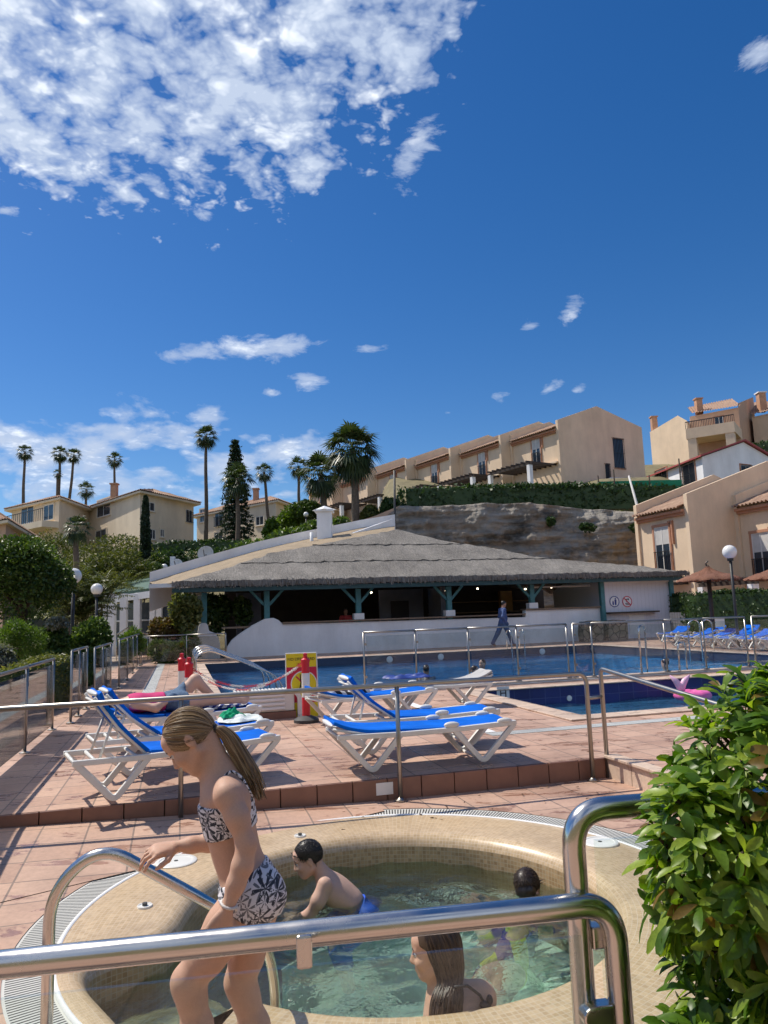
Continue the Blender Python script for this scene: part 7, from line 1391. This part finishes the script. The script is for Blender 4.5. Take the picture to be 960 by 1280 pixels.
def hand(S, w, d, n_, k=1., curl=.5, spread=.15, thumb=1, tcurl=.4, h=None):
    """d finger direction, n_ palm normal (the side the fingers curl to), thumb side along +-cross(d,n_)"""
    d = nrm(d); n_ = nrm(np.array(n_) - d * (np.array(n_) @ d)); l = np.cross(d, n_) * thumb; w = np.array(w, float); kn = []
    for i, (off, ln) in enumerate(((.030, .072), (.010, .080), (-.011, .075), (-.030, .060))):
        b = w + (d * (.082 - .006 * abs(i - 1)) + l * off) * k; kn.append(b); S.cap(w + (l * off * .45 + d * .01) * k, b, .013 * k, .0115 * k, .012 * k); fd = nrm(d + l * (off / .03) * spread); a = 0.; p = b; rr = [.0088, .0080, .0072, .0060]
        for j, (fl, ca) in enumerate(((.46, .75), (.30, 1.0), (.24, .8))):
            a += curl * ca * (1 + .12 * i); e = p + (fd * math.cos(a) + n_ * math.sin(a)) * ln * fl * k; S.cap(p, e, rr[j] * k, rr[j + 1] * k, .004 * k); p = e
    S.ell(w + d * .048 * k, np.array([.045, .036, .014]) * k, np.stack([d, l, n_], 1), .015 * k)
    b = w + (d * .022 + l * .026 + n_ * .006) * k; m = b + nrm(l * .8 + d * .75 + n_ * .35) * .034 * k; e = m + nrm(d * 1. + l * (.45 - tcurl * .5) + n_ * (.25 + tcurl * .5)) * .028 * k; e2 = e + nrm(d + n_ * (.2 + tcurl)) * .022 * k; S.cap(w + (d * .012 + l * .012) * k, b, .014 * k, .0125 * k, .012 * k); S.chain([b, m, e, e2], [.0125 * k, .0105 * k, .0092 * k, .0072 * k], .006 * k)
def strands(name, paths, r, m, parent, n=5):
    v = []; f = []
    for pts in paths:
        pts = np.array(pts); k = len(pts); T = np.gradient(pts, axis=0); T /= np.linalg.norm(T, axis=1)[:, None] + 1e-9; a = np.cross(T, [.31, .52, .8]); a /= np.linalg.norm(a, axis=1)[:, None] + 1e-9; b = np.cross(T, a); rr = r * np.minimum(1, .35 + np.minimum(np.arange(k), np.arange(k)[::-1]) / 2.)[:, None]; o = len(v)
        ring = np.stack([pts + rr * (a * math.cos(2 * math.pi * j / n) + b * math.sin(2 * math.pi * j / n)) for j in range(n)], 1).reshape(-1, 3); v.append(ring)
        f.append((k, n))
    off = 0; F_ = []
    for k, n_ in f:
        i = np.arange(k - 1)[:, None] * n_ + np.arange(n_)[None]; j = np.arange(k - 1)[:, None] * n_ + (np.arange(n_)[None] + 1) % n_; F_.append(np.stack([i, j, j + n_, i + n_], -1).reshape(-1, 4) + off); off += k * n_
    return link_mesh(name, arr_mesh(name, np.concatenate(v), np.concatenate(F_)), parent, [m], True)
def bodymesh(S, name, m, parent, Dn=None, smooth=1, origin=None): return link_mesh(name, S.mesh(name, Dn, smooth), parent, [m], True, origin)
def person(label, loc, group=None): return thing('person', label, 'person', loc, group=group)

# ---- girl stepping along the spa rim
def girl():
    J = P; t = person('girl with blond ponytail and palm print bikini stepping along the spa rim, looking down', (J(300, 1100, 2.42)[0], 2.42, 0)); S = SDF((-.88, 2.0, -.03), (-.12, 2.86, 1.36), .0043); k = .81
    hc = J(235, 921.5, 2.42); f_ = np.array([-.70, -.06, -.70]); u_ = np.array([-.70, 0, .70]); q, Rm = head(S, hc, f_, u_, k)
    S.chain([q(-.045, 0, -.055), J(279, 966, 2.42), J(288, 988, 2.42)], [.037, .037, .05], .03); S.cap(J(258, 955, 2.42), J(271, 986, 2.42), .030, .038, .03)
    tx = nrm(J(316, 1110, 2.42) - J(286, 985, 2.42)); fx = nrm(np.cross([0, 1., 0], tx)); fx = fx if fx[0] < 0 else -fx; Rt = np.stack([fx, [0, 1., 0], np.cross(fx, [0, 1., 0])], 1)
    S.ell(J(285, 1010, 2.42), (.074, .106, .110), Rt, .045); S.ell(J(283, 991, 2.42), (.055, .110, .045), Rt, .04); S.ell(J(289, 1042, 2.42), (.068, .095, .09), Rt, .045); S.ell(J(298, 1074, 2.42), (.068, .092, .08), Rt, .045); S.ell(J(312, 1106, 2.42), (.080, .108, .075), Rt, .045); S.ell(J(331, 1117, 2.375), (.056, .055, .062), Rt, .03); S.ell(J(333, 1117, 2.465), (.056, .055, .062), Rt, .03)
    S.ell(J(263, 1013, 2.385), (.022, .032, .030), Rt, .03); S.ell(J(263, 1013, 2.455), (.022, .032, .030), Rt, .03); S.ell(J(300, 1000, 2.345), (.03, .045, .06), Rt, .03)
    S.chain([J(281, 984, 2.325), J(284, 994, 2.295), J(297, 1022, 2.275), J(308, 1056, 2.265), J(303, 1082, 2.255), J(295, 1105, 2.25), J(283, 1139, 2.24)], [.034, .0365, .0325, .0265, .0280, .0245, .0178], .022)
    S.chain([J(282, 986, 2.52), J(280, 1000, 2.55), J(283, 1048, 2.59), J(262, 1053, 2.575), J(240, 1056, 2.56), J(220, 1058, 2.55)], [.036, .036, .029, .0275, .023, .0175], .022)
    hk = .86; w1 = J(283, 1140, 2.24); hand(S, w1, J(264, 1176, 2.23) - w1, np.array([-.6, .75, -.2]), hk, .30, .10, 1, .5); w2 = J(219.5, 1058, 2.55); hand(S, w2, J(186, 1066, 2.50) - w2, np.array([-.25, .15, -1.]), hk, .45, .25, 1, .3)
    kn, an = J(236, 1227, 2.34), J(266, 1392, 2.37); S.chain([J(314, 1124, 2.36), J(286, 1158, 2.35), J(258, 1195, 2.345), kn, kn + (an - kn) * .12, kn + (an - kn) * .35, kn + (an - kn) * .6, an], [.078, .066, .053, .042, .039, .042, .034, .026], .03); S.ell(kn + [-.009, 0, .0], (.034, .033, .038), None, .03)
    kn2, an2 = J(301, 1227, 2.485), J(350, 1388, 2.51); S.chain([J(320, 1126, 2.48), J(314, 1160, 2.48), J(308, 1195, 2.482), kn2, kn2 + (an2 - kn2) * .12, kn2 + (an2 - kn2) * .35, kn2 + (an2 - kn2) * .6, an2], [.078, .065, .051, .041, .039, .043, .034, .026], .03); S.ell(kn2 + [-.009, 0, 0], (.033, .032, .038), None, .03)
    for a_ in (an, an2):
        b = np.array([a_[0] - .02, a_[1], .022]); S.chain([a_, b + [.05, 0, .008], b], [.033, .032, .03], .03); S.chain([b + [.05, 0, 0], b + [-.06, 0, .0], b + [-.13, 0, -.006]], [.027, .03, .018], .02)
    bodymesh(S, 'body', MT['skin'], t); face_parts(t, q, Rm, k)
    X, Y, Q = S.grid(); pl = lambda p, n_: (X - p[0]) * n_[0] + (Y - p[1]) * n_[1] + (Q - p[2]) * n_[2]
    # arms kept out of the cloth by an ellipsoid bound round the trunk
    def trunk(c, r, Rr): u = [((X - c[0]) * Rr[0, i] + (Y - c[1]) * Rr[1, i] + (Q - c[2]) * Rr[2, i]) / r[i] for i in range(3)]; return (np.sqrt(u[0] ** 2 + u[1] ** 2 + u[2] ** 2) - 1) * .1
    core = np.minimum(trunk(J(287, 1012, 2.42), (.094, .118, .2), Rt), 1); up_b, lo_b = J(288, 998, 2.42), J(290, 1038, 2.42); n_t = np.cross(fx, [0, 1., 0]); n_t = n_t if n_t[2] > 0 else -n_t
    top = np.maximum(np.maximum(S.D - .0055, core), np.maximum(pl(up_b, n_t * .9 + fx * -.15), -pl(lo_b, n_t))).astype(np.float32); bodymesh(S, 'bikini_top', MT['palmprint'], t, top)
    hb = J(313, 1106, 2.42); core2 = trunk(J(318, 1110, 2.42), (.135, .15, .19), Rt); wz = pl(J(306, 1087, 2.42), (-.42, 0, .91)); lg = -pl(J(305, 1126, 2.42), (.5, 0, .86))
    bot = np.maximum(np.maximum(S.D - .0055, core2), np.maximum(wz, lg)).astype(np.float32); bodymesh(S, 'bikini_bottom', MT['palmprint'], t, bot)
    MB().tube(fillet([J(268, 1000, 2.345), J(280, 971, 2.338), J(289, 963, 2.348), J(302, 971, 2.362), J(315, 996, 2.372)], .03, 5), .0045, 8).build('bikini_strap', MT['palmprint'], t, True)
    # bracelet
    wd = nrm(J(283, 1138, 2.24) - J(302, 1085, 2.255)); e1 = nrm(np.cross(wd, [0, 1., 0])); e2 = np.cross(wd, e1); c = J(286, 1130, 2.242); MB().tube([c + (e1 * math.cos(a) + e2 * math.sin(a)) * .0215 + wd * .006 * math.sin(a) for a in np.linspace(0, 2 * math.pi, 30)], [.0036 + .0012 * (i % 2) for i in range(30)], 8).build('bracelet', MT['silver_bracelet'], t, True); MB().ell(c - e1 * -.025 + wd * .004, (.006, .006, .008), 10, 8).ell(c + e2 * -.022, (.006, .006, .007), 10, 8).build('bracelet_knot', MT['silver_bracelet'], t, True)
    # hair: a cap under combed strands to the tie, then the tail
    tie = J(264, 912, 2.42); hcap = SDF(hc - .16, hc + .16, .004); hcap.ell(q(-.014, 0, .012), np.array([.1, .0775, .0965]) * k, Rm, .01); Xh, Yh, Qh = hcap.grid(); nf = nrm(f_) * -.62 + nrm(u_) * .78; p0 = q(-.002, 0, -.014); dd = (Xh - p0[0]) * nf[0] + (Yh - p0[1]) * nf[1] + (Qh - p0[2]) * nf[2]
    cap_ = np.maximum(hcap.D, -dd).astype(np.float32); hr = bodymesh(hcap, 'hair', MT['blond'], t, cap_)
    g = np.random.default_rng(5); Ri = Rm.T; rad = np.array([.1015, .079, .098]) * k; c0 = q(-.014, 0, .012); toL = lambda p: (Ri @ (p - c0)) / rad; tl = nrm(toL(tie)); nl = Ri @ nf; paths = []
    for i in range(620):
        a = g.uniform(0, 2 * math.pi); e1l = nrm(np.cross(nl, [0, 1., 0])); e2l = np.cross(nl, e1l); base_h = ((p0 - c0) @ nf) / (np.linalg.norm(rad * nl)); rr = math.sqrt(max(0., 1 - base_h ** 2)); st = nrm(nl * (base_h + abs(g.normal(0, .05)) + (g.uniform(0, .9) if i % 3 == 0 else 0)) + (e1l * math.cos(a) + e2l * math.sin(a)) * rr)
        om = math.acos(max(-1, min(1, st @ tl)));
        if om < .1: continue
        pts = []; off = g.uniform(.985, 1.02)
        for s in np.linspace(0, 1, 11): w = (math.sin((1 - s) * om) * st + math.sin(s * om) * tl) / math.sin(om); w = nrm(w + (Ri @ np.array([0, 0, -.06])) * math.sin(math.pi * s) * (.5 if a > math.pi else .3)); pts.append(c0 + Rm @ (w * rad * (off + .012 * math.sin(s * 3.1))))
        paths.append(pts)
    loose = []
    for i in range(70): b_ = paths[int(g.integers(len(paths)))]; j = int(g.integers(1, 6)); w1_ = np.array([g.normal(0, .004), g.normal(0, .006), abs(g.normal(0, .006))]); loose.append([np.array(x_) + w1_ * s_ for x_, s_ in zip(b_[j:j + 5], (0, .6, 1, 1.4, 1.9))])
    strands('loose_hairs', loose, .0009, MT['blond'], hr, 3)
    strands('hair_strands', paths, .0021, MT['blond'], hr)
    tp = [tie, tie + [.020, 0, .006], J(284, 918, 2.425), J(300, 944, 2.42), J(314, 970, 2.415), J(323, 997, 2.41)]; paths = []
    cv = fillet(tp, .03, 4); cv = np.array(cv); d_ = np.r_[0, np.cumsum(np.linalg.norm(np.diff(cv, axis=0), axis=1))]; sN = np.linspace(0, d_[-1], 22); cv = np.stack([np.interp(sN, d_, cv[:, i]) for i in range(3)], 1)
    wd_ = np.interp(np.linspace(0, 1, 22), [0, .08, .3, .7, 1], [.011, .016, .025, .024, .008])
    for i in range(420):
        a = g.uniform(0, 6.283); r0 = math.sqrt(g.uniform(0, 1)); e = int(g.integers(16, 23)); T = nrm(cv[-1] - cv[3]); s1 = nrm(np.cross(T, [0, 1., 0])); off = s1 * math.cos(a) * r0 + np.array([0, 1., 0]) * math.sin(a) * r0 * .8; wob = g.normal(0, .003, 3)
        paths.append([cv[j] + off * wd_[j] + wob * (j / 21) ** 2 * 3 for j in range(e)])
    strands('ponytail', paths, .0024, MT['blond'], hr); T = nrm(np.array([.9, 0, .1])); MB().tube([tie + T * .012 + .0115 * (np.array([0, 1., 0]) * math.cos(a) + Z3 * math.sin(a)) for a in np.linspace(0, 2 * math.pi, 20)], .0055, 8).build('hair_tie', MT['black'], hr, True)
girl()
# ---- boy in the spa
def short_hair(t, q, Rm, k, m, c0, f_, u_, fac=1.0):
    S = SDF(c0 - .17, c0 + .17, .006); S.ell(q(-.014, 0, .014), np.array([.103, .081, .099]) * k, Rm, .01); X, Y, Q = S.grid(); f, u, s = frame3(f_, u_); nf = nrm(f * -.50 + u * .86); p0 = q(.0, 0, -.004); dd = (X - p0[0]) * nf[0] + (Y - p0[1]) * nf[1] + (Q - p0[2]) * nf[2]; n1 = nrm(f * -1. + u * .12); p1 = q(-.028, 0, -.02); d2 = np.minimum((X - p1[0]) * n1[0] + (Y - p1[1]) * n1[1] + (Q - p1[2]) * n1[2], (X - c0[0]) * u[0] + (Y - c0[1]) * u[1] + (Q - c0[2]) * u[2] + .075 * k)
    return bodymesh(S, 'hair', MT[m], t, np.maximum(S.D, -np.maximum(dd, d2)).astype(np.float32))
def hair_fuzz(t, hr, q, Rm, k, m, n, L_, seed, r=.0018):
    g = np.random.default_rng(seed); me = hr.data; co_ = np.array([v.co[:] for v in me.vertices]) + np.array(rootloc(t)); no = np.array([v.normal[:] for v in me.vertices]); ii = g.integers(0, len(co_), n); fwd = Rm[:, 0]; paths = []
    for i in ii: p = co_[i]; d = fwd * .7 - Rm[:, 2] * .65 + g.normal(0, .25, 3); d = nrm(d - no[i] * (d @ no[i])); d = nrm(d + no[i] * .16); paths.append([p - no[i] * .001, p + d * L_ * .5 + no[i] * .003, p + d * L_ - no[i] * .001])
    strands('hair_tufts', paths, r, MT[m], hr, 4)
def boy():
    J = P; dpt = 4.88; t = person('boy with short dark hair leaning forward in the spa water in blue shorts', (J(408, 1120, dpt)[0], dpt, -.5)); c0 = J(384, 1071, dpt); S = SDF(c0 - [.42, .42, .75], c0 + [.62, .45, .2], .0065); k = .89; f_ = np.array([-.9, -.15, -.32]); u_ = np.array([-.32, 0, .95]); q, Rm = head(S, c0, f_, u_, k)
    S.chain([q(-.04, 0, -.05), J(402, 1090, dpt), J(409, 1102, dpt)], [.039, .040, .05], .03); tx = nrm(J(466, 1146, dpt + .02) - J(408, 1100, dpt)); fx = nrm(np.cross([0, 1., 0], tx)); Rt = np.stack([fx, [0, 1., 0], np.cross(fx, [0, 1, 0])], 1)
    S.ell(J(417, 1112, dpt), (.090, .135, .11), Rt, .05); S.ell(J(436, 1124, dpt), (.076, .118, .12), Rt, .05); S.ell(J(460, 1151, dpt), (.078, .115, .09), Rt, .05)
    for sgn in (-1, 1): y = dpt + .13 * sgn; S.chain([J(406, 1106, y), J(398, 1126, y + .03 * sgn), J(388, 1143, y), J(374, 1147, y - .02 * sgn)], [.046, .041, .033, .024], .03); w = J(374, 1147, y - .02 * sgn); hand(S, w, np.array([-1, -.1, -.1]), (0, 0, -1), .82, .3, .15, sgn)
    for sgn in (-1, 1): y = dpt + .085 * sgn; S.chain([J(460, 1150, y), J(424, 1182, y), J(436, 1235, y)], [.07, .055, .04], .03)
    bodymesh(S, 'body', MT['skin_f'], t); face_parts(t, q, Rm, k, 'black_hair'); X, Y, Q = S.grid(); p = J(446, 1134, dpt); n_t = -tx; wz = (X - p[0]) * n_t[0] + (Y - p[1]) * n_t[1] + (Q - p[2]) * n_t[2]; p2 = J(428, 1200, dpt); leg = -(Q - p2[2])
    bx = np.maximum(np.abs(X - J(432, 1150, dpt)[0]) - .17, 0); bodymesh(S, 'swim_shorts', MT['blue_swim'], t, np.maximum(np.maximum(S.D - .012, wz + .0 * bx), np.maximum(leg, J(405, 1150, dpt)[0] - X)).astype(np.float32)); hr = short_hair(t, q, Rm, k, 'shorthair', c0, f_, u_); hair_fuzz(t, hr, q, Rm, k, 'shorthair', 3200, .032, 3, .0017)
boy()
def woman():
    J = P; d = 3.36; t = person('woman with long wet dark hair sitting in the spa near the rim, facing left', (J(548, 1250, d)[0], d, -.5)); c0 = J(543, 1183, d); S = SDF(c0 - [.45, .4, .75], c0 + [.48, .4, .18], .0065); k = .98; f_ = np.array([-.96, .12, -.12]); u_ = np.array([-.14, 0, .99]); q, Rm = head(S, c0, f_, u_, k)
    S.chain([q(-.03, 0, -.06), J(552, 1222, d), J(556, 1236, d)], [.05, .05, .07], .03); S.ell(J(562, 1268, d), (.105, .16, .13), None, .05); S.ell(J(563, 1310, d), (.11, .15, .2), None, .05); S.ell(J(582, 1250, d - .02), (.08, .10, .05), None, .05)
    for sgn in (-1, 1): y = d + .17 * sgn; S.chain([J(566 + 24 * (sgn < 0), 1290 if sgn < 0 else 1254, y), J(575, 1310, y + .03 * sgn), J(545, 1330, y)], [.046, .039, .031], .04); hand(S, J(545, 1330, y), (-1, 0, 0), (0, 0, -1), 1, .3, .1, sgn)
    S.chain([J(600, 1248, d - .02), J(570, 1330, d)], [.07, .1], .04)
    bodymesh(S, 'body', MT['skin'], t); face_parts(t, q, Rm, k, 'dark_hair'); hr = short_hair(t, q, Rm, k, 'wetbrown', c0, f_, u_); g = np.random.default_rng(8); paths = []; fw_, uw_, sw_ = frame3(f_, u_)
    lv = [(q(-.012, 0, .112), .012, .012), (q(-.015, 0, .092), .058, .052), (q(-.018, 0, .045), .094, .078), (q(-.028, 0, -.03), .086, .084), (q(-.040, .012, -.105), .066, .080), (J(553, 1232, d - .06), .078, .085), (J(550, 1256, d - .09), .095, .085), (J(548, 1290, d - .10), .10, .075)]
    LC = np.array([l[0] for l in lv]); LR = np.array([[l[1], l[2]] for l in lv]); tt = np.linspace(0, 7, 8); Ts = np.linspace(0, 6.6, 26); sm_ = lambda A: np.stack([np.interp(Ts, tt, A[:, i]) for i in range(A.shape[1])], 1); LCs, LRs = sm_(LC), sm_(LR)
    for _ in range(2): LCs[1:-1] = .25 * LCs[:-2] + .5 * LCs[1:-1] + .25 * LCs[2:]; LRs[1:-1] = .25 * LRs[:-2] + .5 * LRs[1:-1] + .25 * LRs[2:]
    for i in range(900):
        a = g.uniform(R(62), R(300)); rr = g.uniform(.86, 1.03); e = int(g.integers(19, 27)); ph, am = g.uniform(0, 6.28), g.uniform(.02, .09); pts = []
        for j in range(1, e): aj = a + am * math.sin(Ts[j] * 1.7 + ph) * min(1, j / 10) + (.12 if a < R(95) else 0) * math.sin(min(1, j / 8) * math.pi) * -1; w_ = rr * (1 + .03 * math.sin(Ts[j] * 2.6 + ph)); pts.append(LCs[j] + fw_ * math.cos(aj) * LRs[j, 0] * w_ + sw_ * math.sin(aj) * LRs[j, 1] * w_)
        paths.append(pts)
    strands('long_hair', paths, .0042, MT['wetbrown'], hr, 5)
    MB().tube([J(568, 1234, d - .16), J(584, 1232, d - .13), J(600, 1244, d - .1), J(607, 1258, d - .1)], .006, 8).build('bikini_strap', MT['black_swim'], t, True); MB().ell(J(607, 1256, d - .11), (.025, .02, .014), 12, 8).ell(J(612, 1250, d - .11), (.014, .016, .02), 12, 8).build('bikini_knot', MT['black_swim'], t, True)
woman()
def spa_child():
    J = P; d = 4.95; t = person('child with wet dark hair floating in the spa in a colourful swimsuit, face turned away', (J(655, 1120, d)[0], d, -.5)); c0 = J(660, 1107, d); S = SDF(c0 - [.85, 1.2, .75], c0 + [.4, .4, .18], .009); k = .92; f_ = np.array([.4, .55, -.3]); u_ = np.array([-.1, .3, .95]); q, Rm = head(S, c0, f_, u_, k, detail=False)
    h = c0 + [-.03, -.08, -.20]; S.cap(q(-.03, 0, -.06), h, .04, .045, .03); hip = h + [-.22, -.36, -.12]; S.chain([h, (h + hip) / 2 + [0, 0, -.01], hip], [.075, .085, .09], .05)
    for s in (-1, 1): S.chain([h + [.12 * s, 0, -.02], h + [.26 * s, .1, -.1], h + [.30 * s, .25, -.1]], [.042, .034, .022], .03); hand(S, h + [.30 * s, .25, -.1], (0, 1, 0), (0, 0, -1), .8, .2, .2, s)
    for s in (-1, 1): S.chain([hip + [.06 * s, 0, 0], hip + [-.14 + .08 * s, -.2, -.04], hip + [-.2 + .1 * s, -.45, -.1]], [.075, .052, .032], .03)
    bodymesh(S, 'body', MT['skin_f'], t); X, Y, Q = S.grid(); bodymesh(S, 'swimsuit', MT['swim_multi'], t, np.maximum(np.maximum(S.D - .01, np.maximum(Y - h[1] + .03, Q - h[2] - .01)), hip[1] - .02 - Y + 0 * X).astype(np.float32)); hr = short_hair(t, q, Rm, k, 'wetbrown', c0, f_, u_); g = np.random.default_rng(2); hair_fuzz(t, hr, q, Rm, k, 'wetbrown', 1500, .05, 7, .0022); MB().ell(q(-.05, 0, -.04), np.array([.062, .072, .07]) * k, 16, 10, Rm).build('wet_hair', MT['dark_hair'], hr, True)
spa_child()
# ---- woman lying on the lounger
def sunbather():
    t = person('woman in magenta top and denim shorts lying on a lounger with one knee raised', onL(L3p, A3, -.1, 0, DZ)); o = lambda x, y, z: np.array([L3p[0] + x * math.cos(A3) - y * math.sin(A3), L3p[1] + x * math.sin(A3) + y * math.cos(A3), DZ + z - .045]); c = o(0, 0, .6); S = SDF(c - [1.1, .9, .25], c + [1.1, .9, .75], .0125)
    ux_ = np.array([math.cos(A3), math.sin(A3), 0]); hd = o(-.86, .0, .60); fd_, ud_ = .3 * ux_ + Z3, -ux_ + .3 * Z3; q, Rm = head(S, hd, fd_, ud_, 1., detail=False)
    S.chain([o(-.80, 0, .57), o(-.66, 0, .54)], [.05, .06], .04); S.ell(o(-.52, 0, .545), (.17, .17, .10), None, .06); S.ell(o(-.30, 0, .54), (.15, .15, .095), None, .06); S.ell(o(-.10, 0, .54), (.15, .17, .11), None, .06)
    S.chain([o(-.06, .09, .53), o(.16, .10, .75), o(.40, .10, .50), o(.53, .10, .47)], [.10, .065, .043, .03], .04); S.chain([o(-.05, -.10, .53), o(.33, -.12, .53), o(.70, -.12, .49), o(.75, -.12, .58)], [.10, .064, .04, .028], .04)
    S.chain([o(-.58, -.19, .55), o(-.36, -.27, .50), o(-.16, -.17, .60)], [.05, .042, .033], .04); S.chain([o(-.58, .19, .55), o(-.33, .27, .50), o(-.12, .2, .56)], [.05, .042, .033], .04)
    bodymesh(S, 'body', MT['skin_f'], t); X, Y, Q = S.grid(); ux = np.array([math.cos(A3), math.sin(A3), 0]); lx = (X - L3p[0]) * ux[0] + (Y - L3p[1]) * ux[1] + 0 * Q; ly = -(X - L3p[0]) * ux[1] + (Y - L3p[1]) * ux[0] + 0 * Q
    bodymesh(S, 'top', MT['magenta'], t, np.maximum(S.D - .014, np.maximum(np.maximum(lx + .22, -.62 - lx), np.abs(ly) - .19)).astype(np.float32)); bodymesh(S, 'denim_shorts', MT['denim'], t, np.maximum(S.D - .014, np.maximum(lx - .03, -.22 - lx)).astype(np.float32)); short_hair(t, q, Rm, 1.05, 'brown_hair', hd, fd_, ud_)
sunbather()
# ---- small figures
def walker():
    b = D(12.2, 27.15, DZ); t = person('man in blue shirt and trousers walking along the white bar wall', b); o = lambda x, y, z: b + V3 * x + U3 * y + Z3 * z; S = SDF(b - [.75, .75, .05], b + [.75, .75, 1.85], .014); q, Rm = head(S, o(.10, 0, 1.66), V3 - Z3 * .2, Z3 + V3 * .1, 1.02)
    S.chain([o(.07, 0, 1.58), o(.03, 0, 1.46)], [.055, .07], .04); S.ell(o(.02, 0, 1.30), (.14, .14, .2), None, .06); S.ell(o(.05, 0, 1.08), (.145, .145, .17), None, .06); S.ell(o(0, 0, .93), (.14, .15, .13), None, .05)
    S.chain([o(0, -.09, .92), o(.20, -.09, .52), o(.33, -.09, .08)], [.10, .07, .05], .04); S.chain([o(.33, -.09, .06), o(.46, -.09, .045)], [.045, .035], .02); S.chain([o(0, .09, .92), o(-.18, .09, .52), o(-.42, .09, .14)], [.10, .07, .05], .04); S.chain([o(-.42, .09, .12), o(-.32, .09, .04)], [.045, .035], .02)
    for s, x in ((-1, -.05), (1, .16)): S.chain([o(.02, .2 * s, 1.42), o(-.08 + .08 * (s > 0), .24 * s, 1.15), o(x + .1, .22 * s, .95)], [.06, .048, .035], .04); hand(S, o(x + .1, .22 * s, .95), o(.2, 0, -1) - b, V3, 1., .5, .1, s)
    bodymesh(S, 'body', MT['skin_d'], t); X, Y, Q = S.grid(); z = Q - b[2] + 0 * X + 0 * Y; bodymesh(S, 'shirt', MT['blueshirt'], t, np.maximum(S.D - .018, np.maximum(.90 - z, z - 1.50)).astype(np.float32)); bodymesh(S, 'trousers', MT['bluejean'], t, np.maximum(S.D - .02, np.maximum(z - .92, .09 - z)).astype(np.float32)); short_hair(t, q, Rm, 1.02, 'black_hair', o(.10, 0, 1.66), V3 - Z3 * .2, Z3 + V3 * .1)
walker()
def bust(label, c, f_, hair, skin, shirt=None, h=.014, arms=True, k=1.0, sit=.75):
    """figure seen from the chest up; c is the head centre"""
    c = np.array(c, float); t = person(label, c - [0, 0, sit]); S = SDF(c - [.45, .45, sit], c + [.45, .45, .17], h); f_ = nrm(f_); q, Rm = head(S, c, f_, Z3, k); s_ = np.cross(Z3, f_)
    S.chain([q(-.02, 0, -.08), c - Z3 * .2], [.055, .06], .04); S.ell(c - Z3 * .33, (.15, .15, .14), None, .05); S.ell(c - Z3 * .52, (.145, .145, .2), None, .05)
    for s in (-1, 1): a = c - Z3 * .25 + s_ * .17 * s; e = c - Z3 * .5 + s_ * .25 * s; w = c - Z3 * .52 + s_ * .16 * s + f_ * .24; S.chain([a, e, w], [.06, .045, .034], .04); hand(S, w, f_, -Z3, 1., .3, .1, s)
    bodymesh(S, 'body', MT[skin], t)
    if shirt: X, Y, Q = S.grid(); bodymesh(S, 'shirt', MT[shirt], t, np.maximum(S.D - .02, Q - (c[2] - .19) + 0 * X + 0 * Y).astype(np.float32))
    short_hair(t, q, Rm, k, hair, c, f_, Z3); return t
bust('man in a red shirt sitting inside the bar behind the counter', P(432, 763.5, 31.0), (.1, -1, -.05), 'black_hair', 'skin_d', 'redshirt')
bust('dark haired swimmer left of the couple in the main pool', D(6.08, 18.4, WZ + .22), (.2, 1, 0), 'dark_hair', 'skin_d'); bust('swimmer in dark top facing the camera, half of the couple in the pool', D(7.55, 18.2, WZ + .30), (-.5, -.6, 0), 'black_hair', 'skin', 'black_swim'); bust('pale swimmer leaning beside the dark topped one in the pool', D(7.25, 18.0, WZ + .16), (.8, -.3, 0), 'brown_hair', 'skin_f'); bust('lone swimmer low in the water near the far pool ladder', D(12.5, 17.5, WZ + .10), (-.6, .7, 0), 'brown_hair', 'skin_f')
def far_sunbather():
    b = D(16.45, 17.17, DZ - .04); t = person('sunbather with two bent knees on a far blue lounger at the right edge', b); o = lambda x, y, z: b - V3 * x + U3 * y + Z3 * z; S = SDF(b - [1.15, .8, -.2], b + [1.2, .8, 1.3], .016); q, Rm = head(S, o(-.78, 0, .84), -V3 * .6 + Z3 * .8, V3 * .8 + Z3 * .6, 1., detail=False); S.chain([o(-.72, 0, .8), o(-.6, 0, .72)], [.05, .06], .04); S.ell(o(-.48, 0, .65), (.17, .18, .12), None, .06); S.ell(o(-.2, 0, .54), (.2, .17, .12), None, .06)
    for s in (-1, 1): S.chain([o(-.08, .1 * s, .54), o(.28, .12 * s, .95), o(.52, .12 * s, .5), o(.68, .12 * s, .47)], [.10, .07, .047, .034], .04); S.chain([o(-.55, .2 * s, .68), o(-.3, .3 * s, .55), o(-.08, .25 * s, .56)], [.055, .045, .035], .04)
    bodymesh(S, 'body', MT['skin'], t); X, Y, Q = S.grid(); lx = -((X - b[0]) * V3[0] + (Y - b[1]) * V3[1]) + 0 * Q; bodymesh(S, 'swim_shorts', MT['black_swim'], t, np.maximum(S.D - .016, np.maximum(lx - .08, -.2 - lx)).astype(np.float32)); short_hair(t, q, Rm, 1., 'black_hair', o(-.78, 0, .84), -V3 * .6 + Z3 * .8, V3 * .8 + Z3 * .6)
far_sunbather()
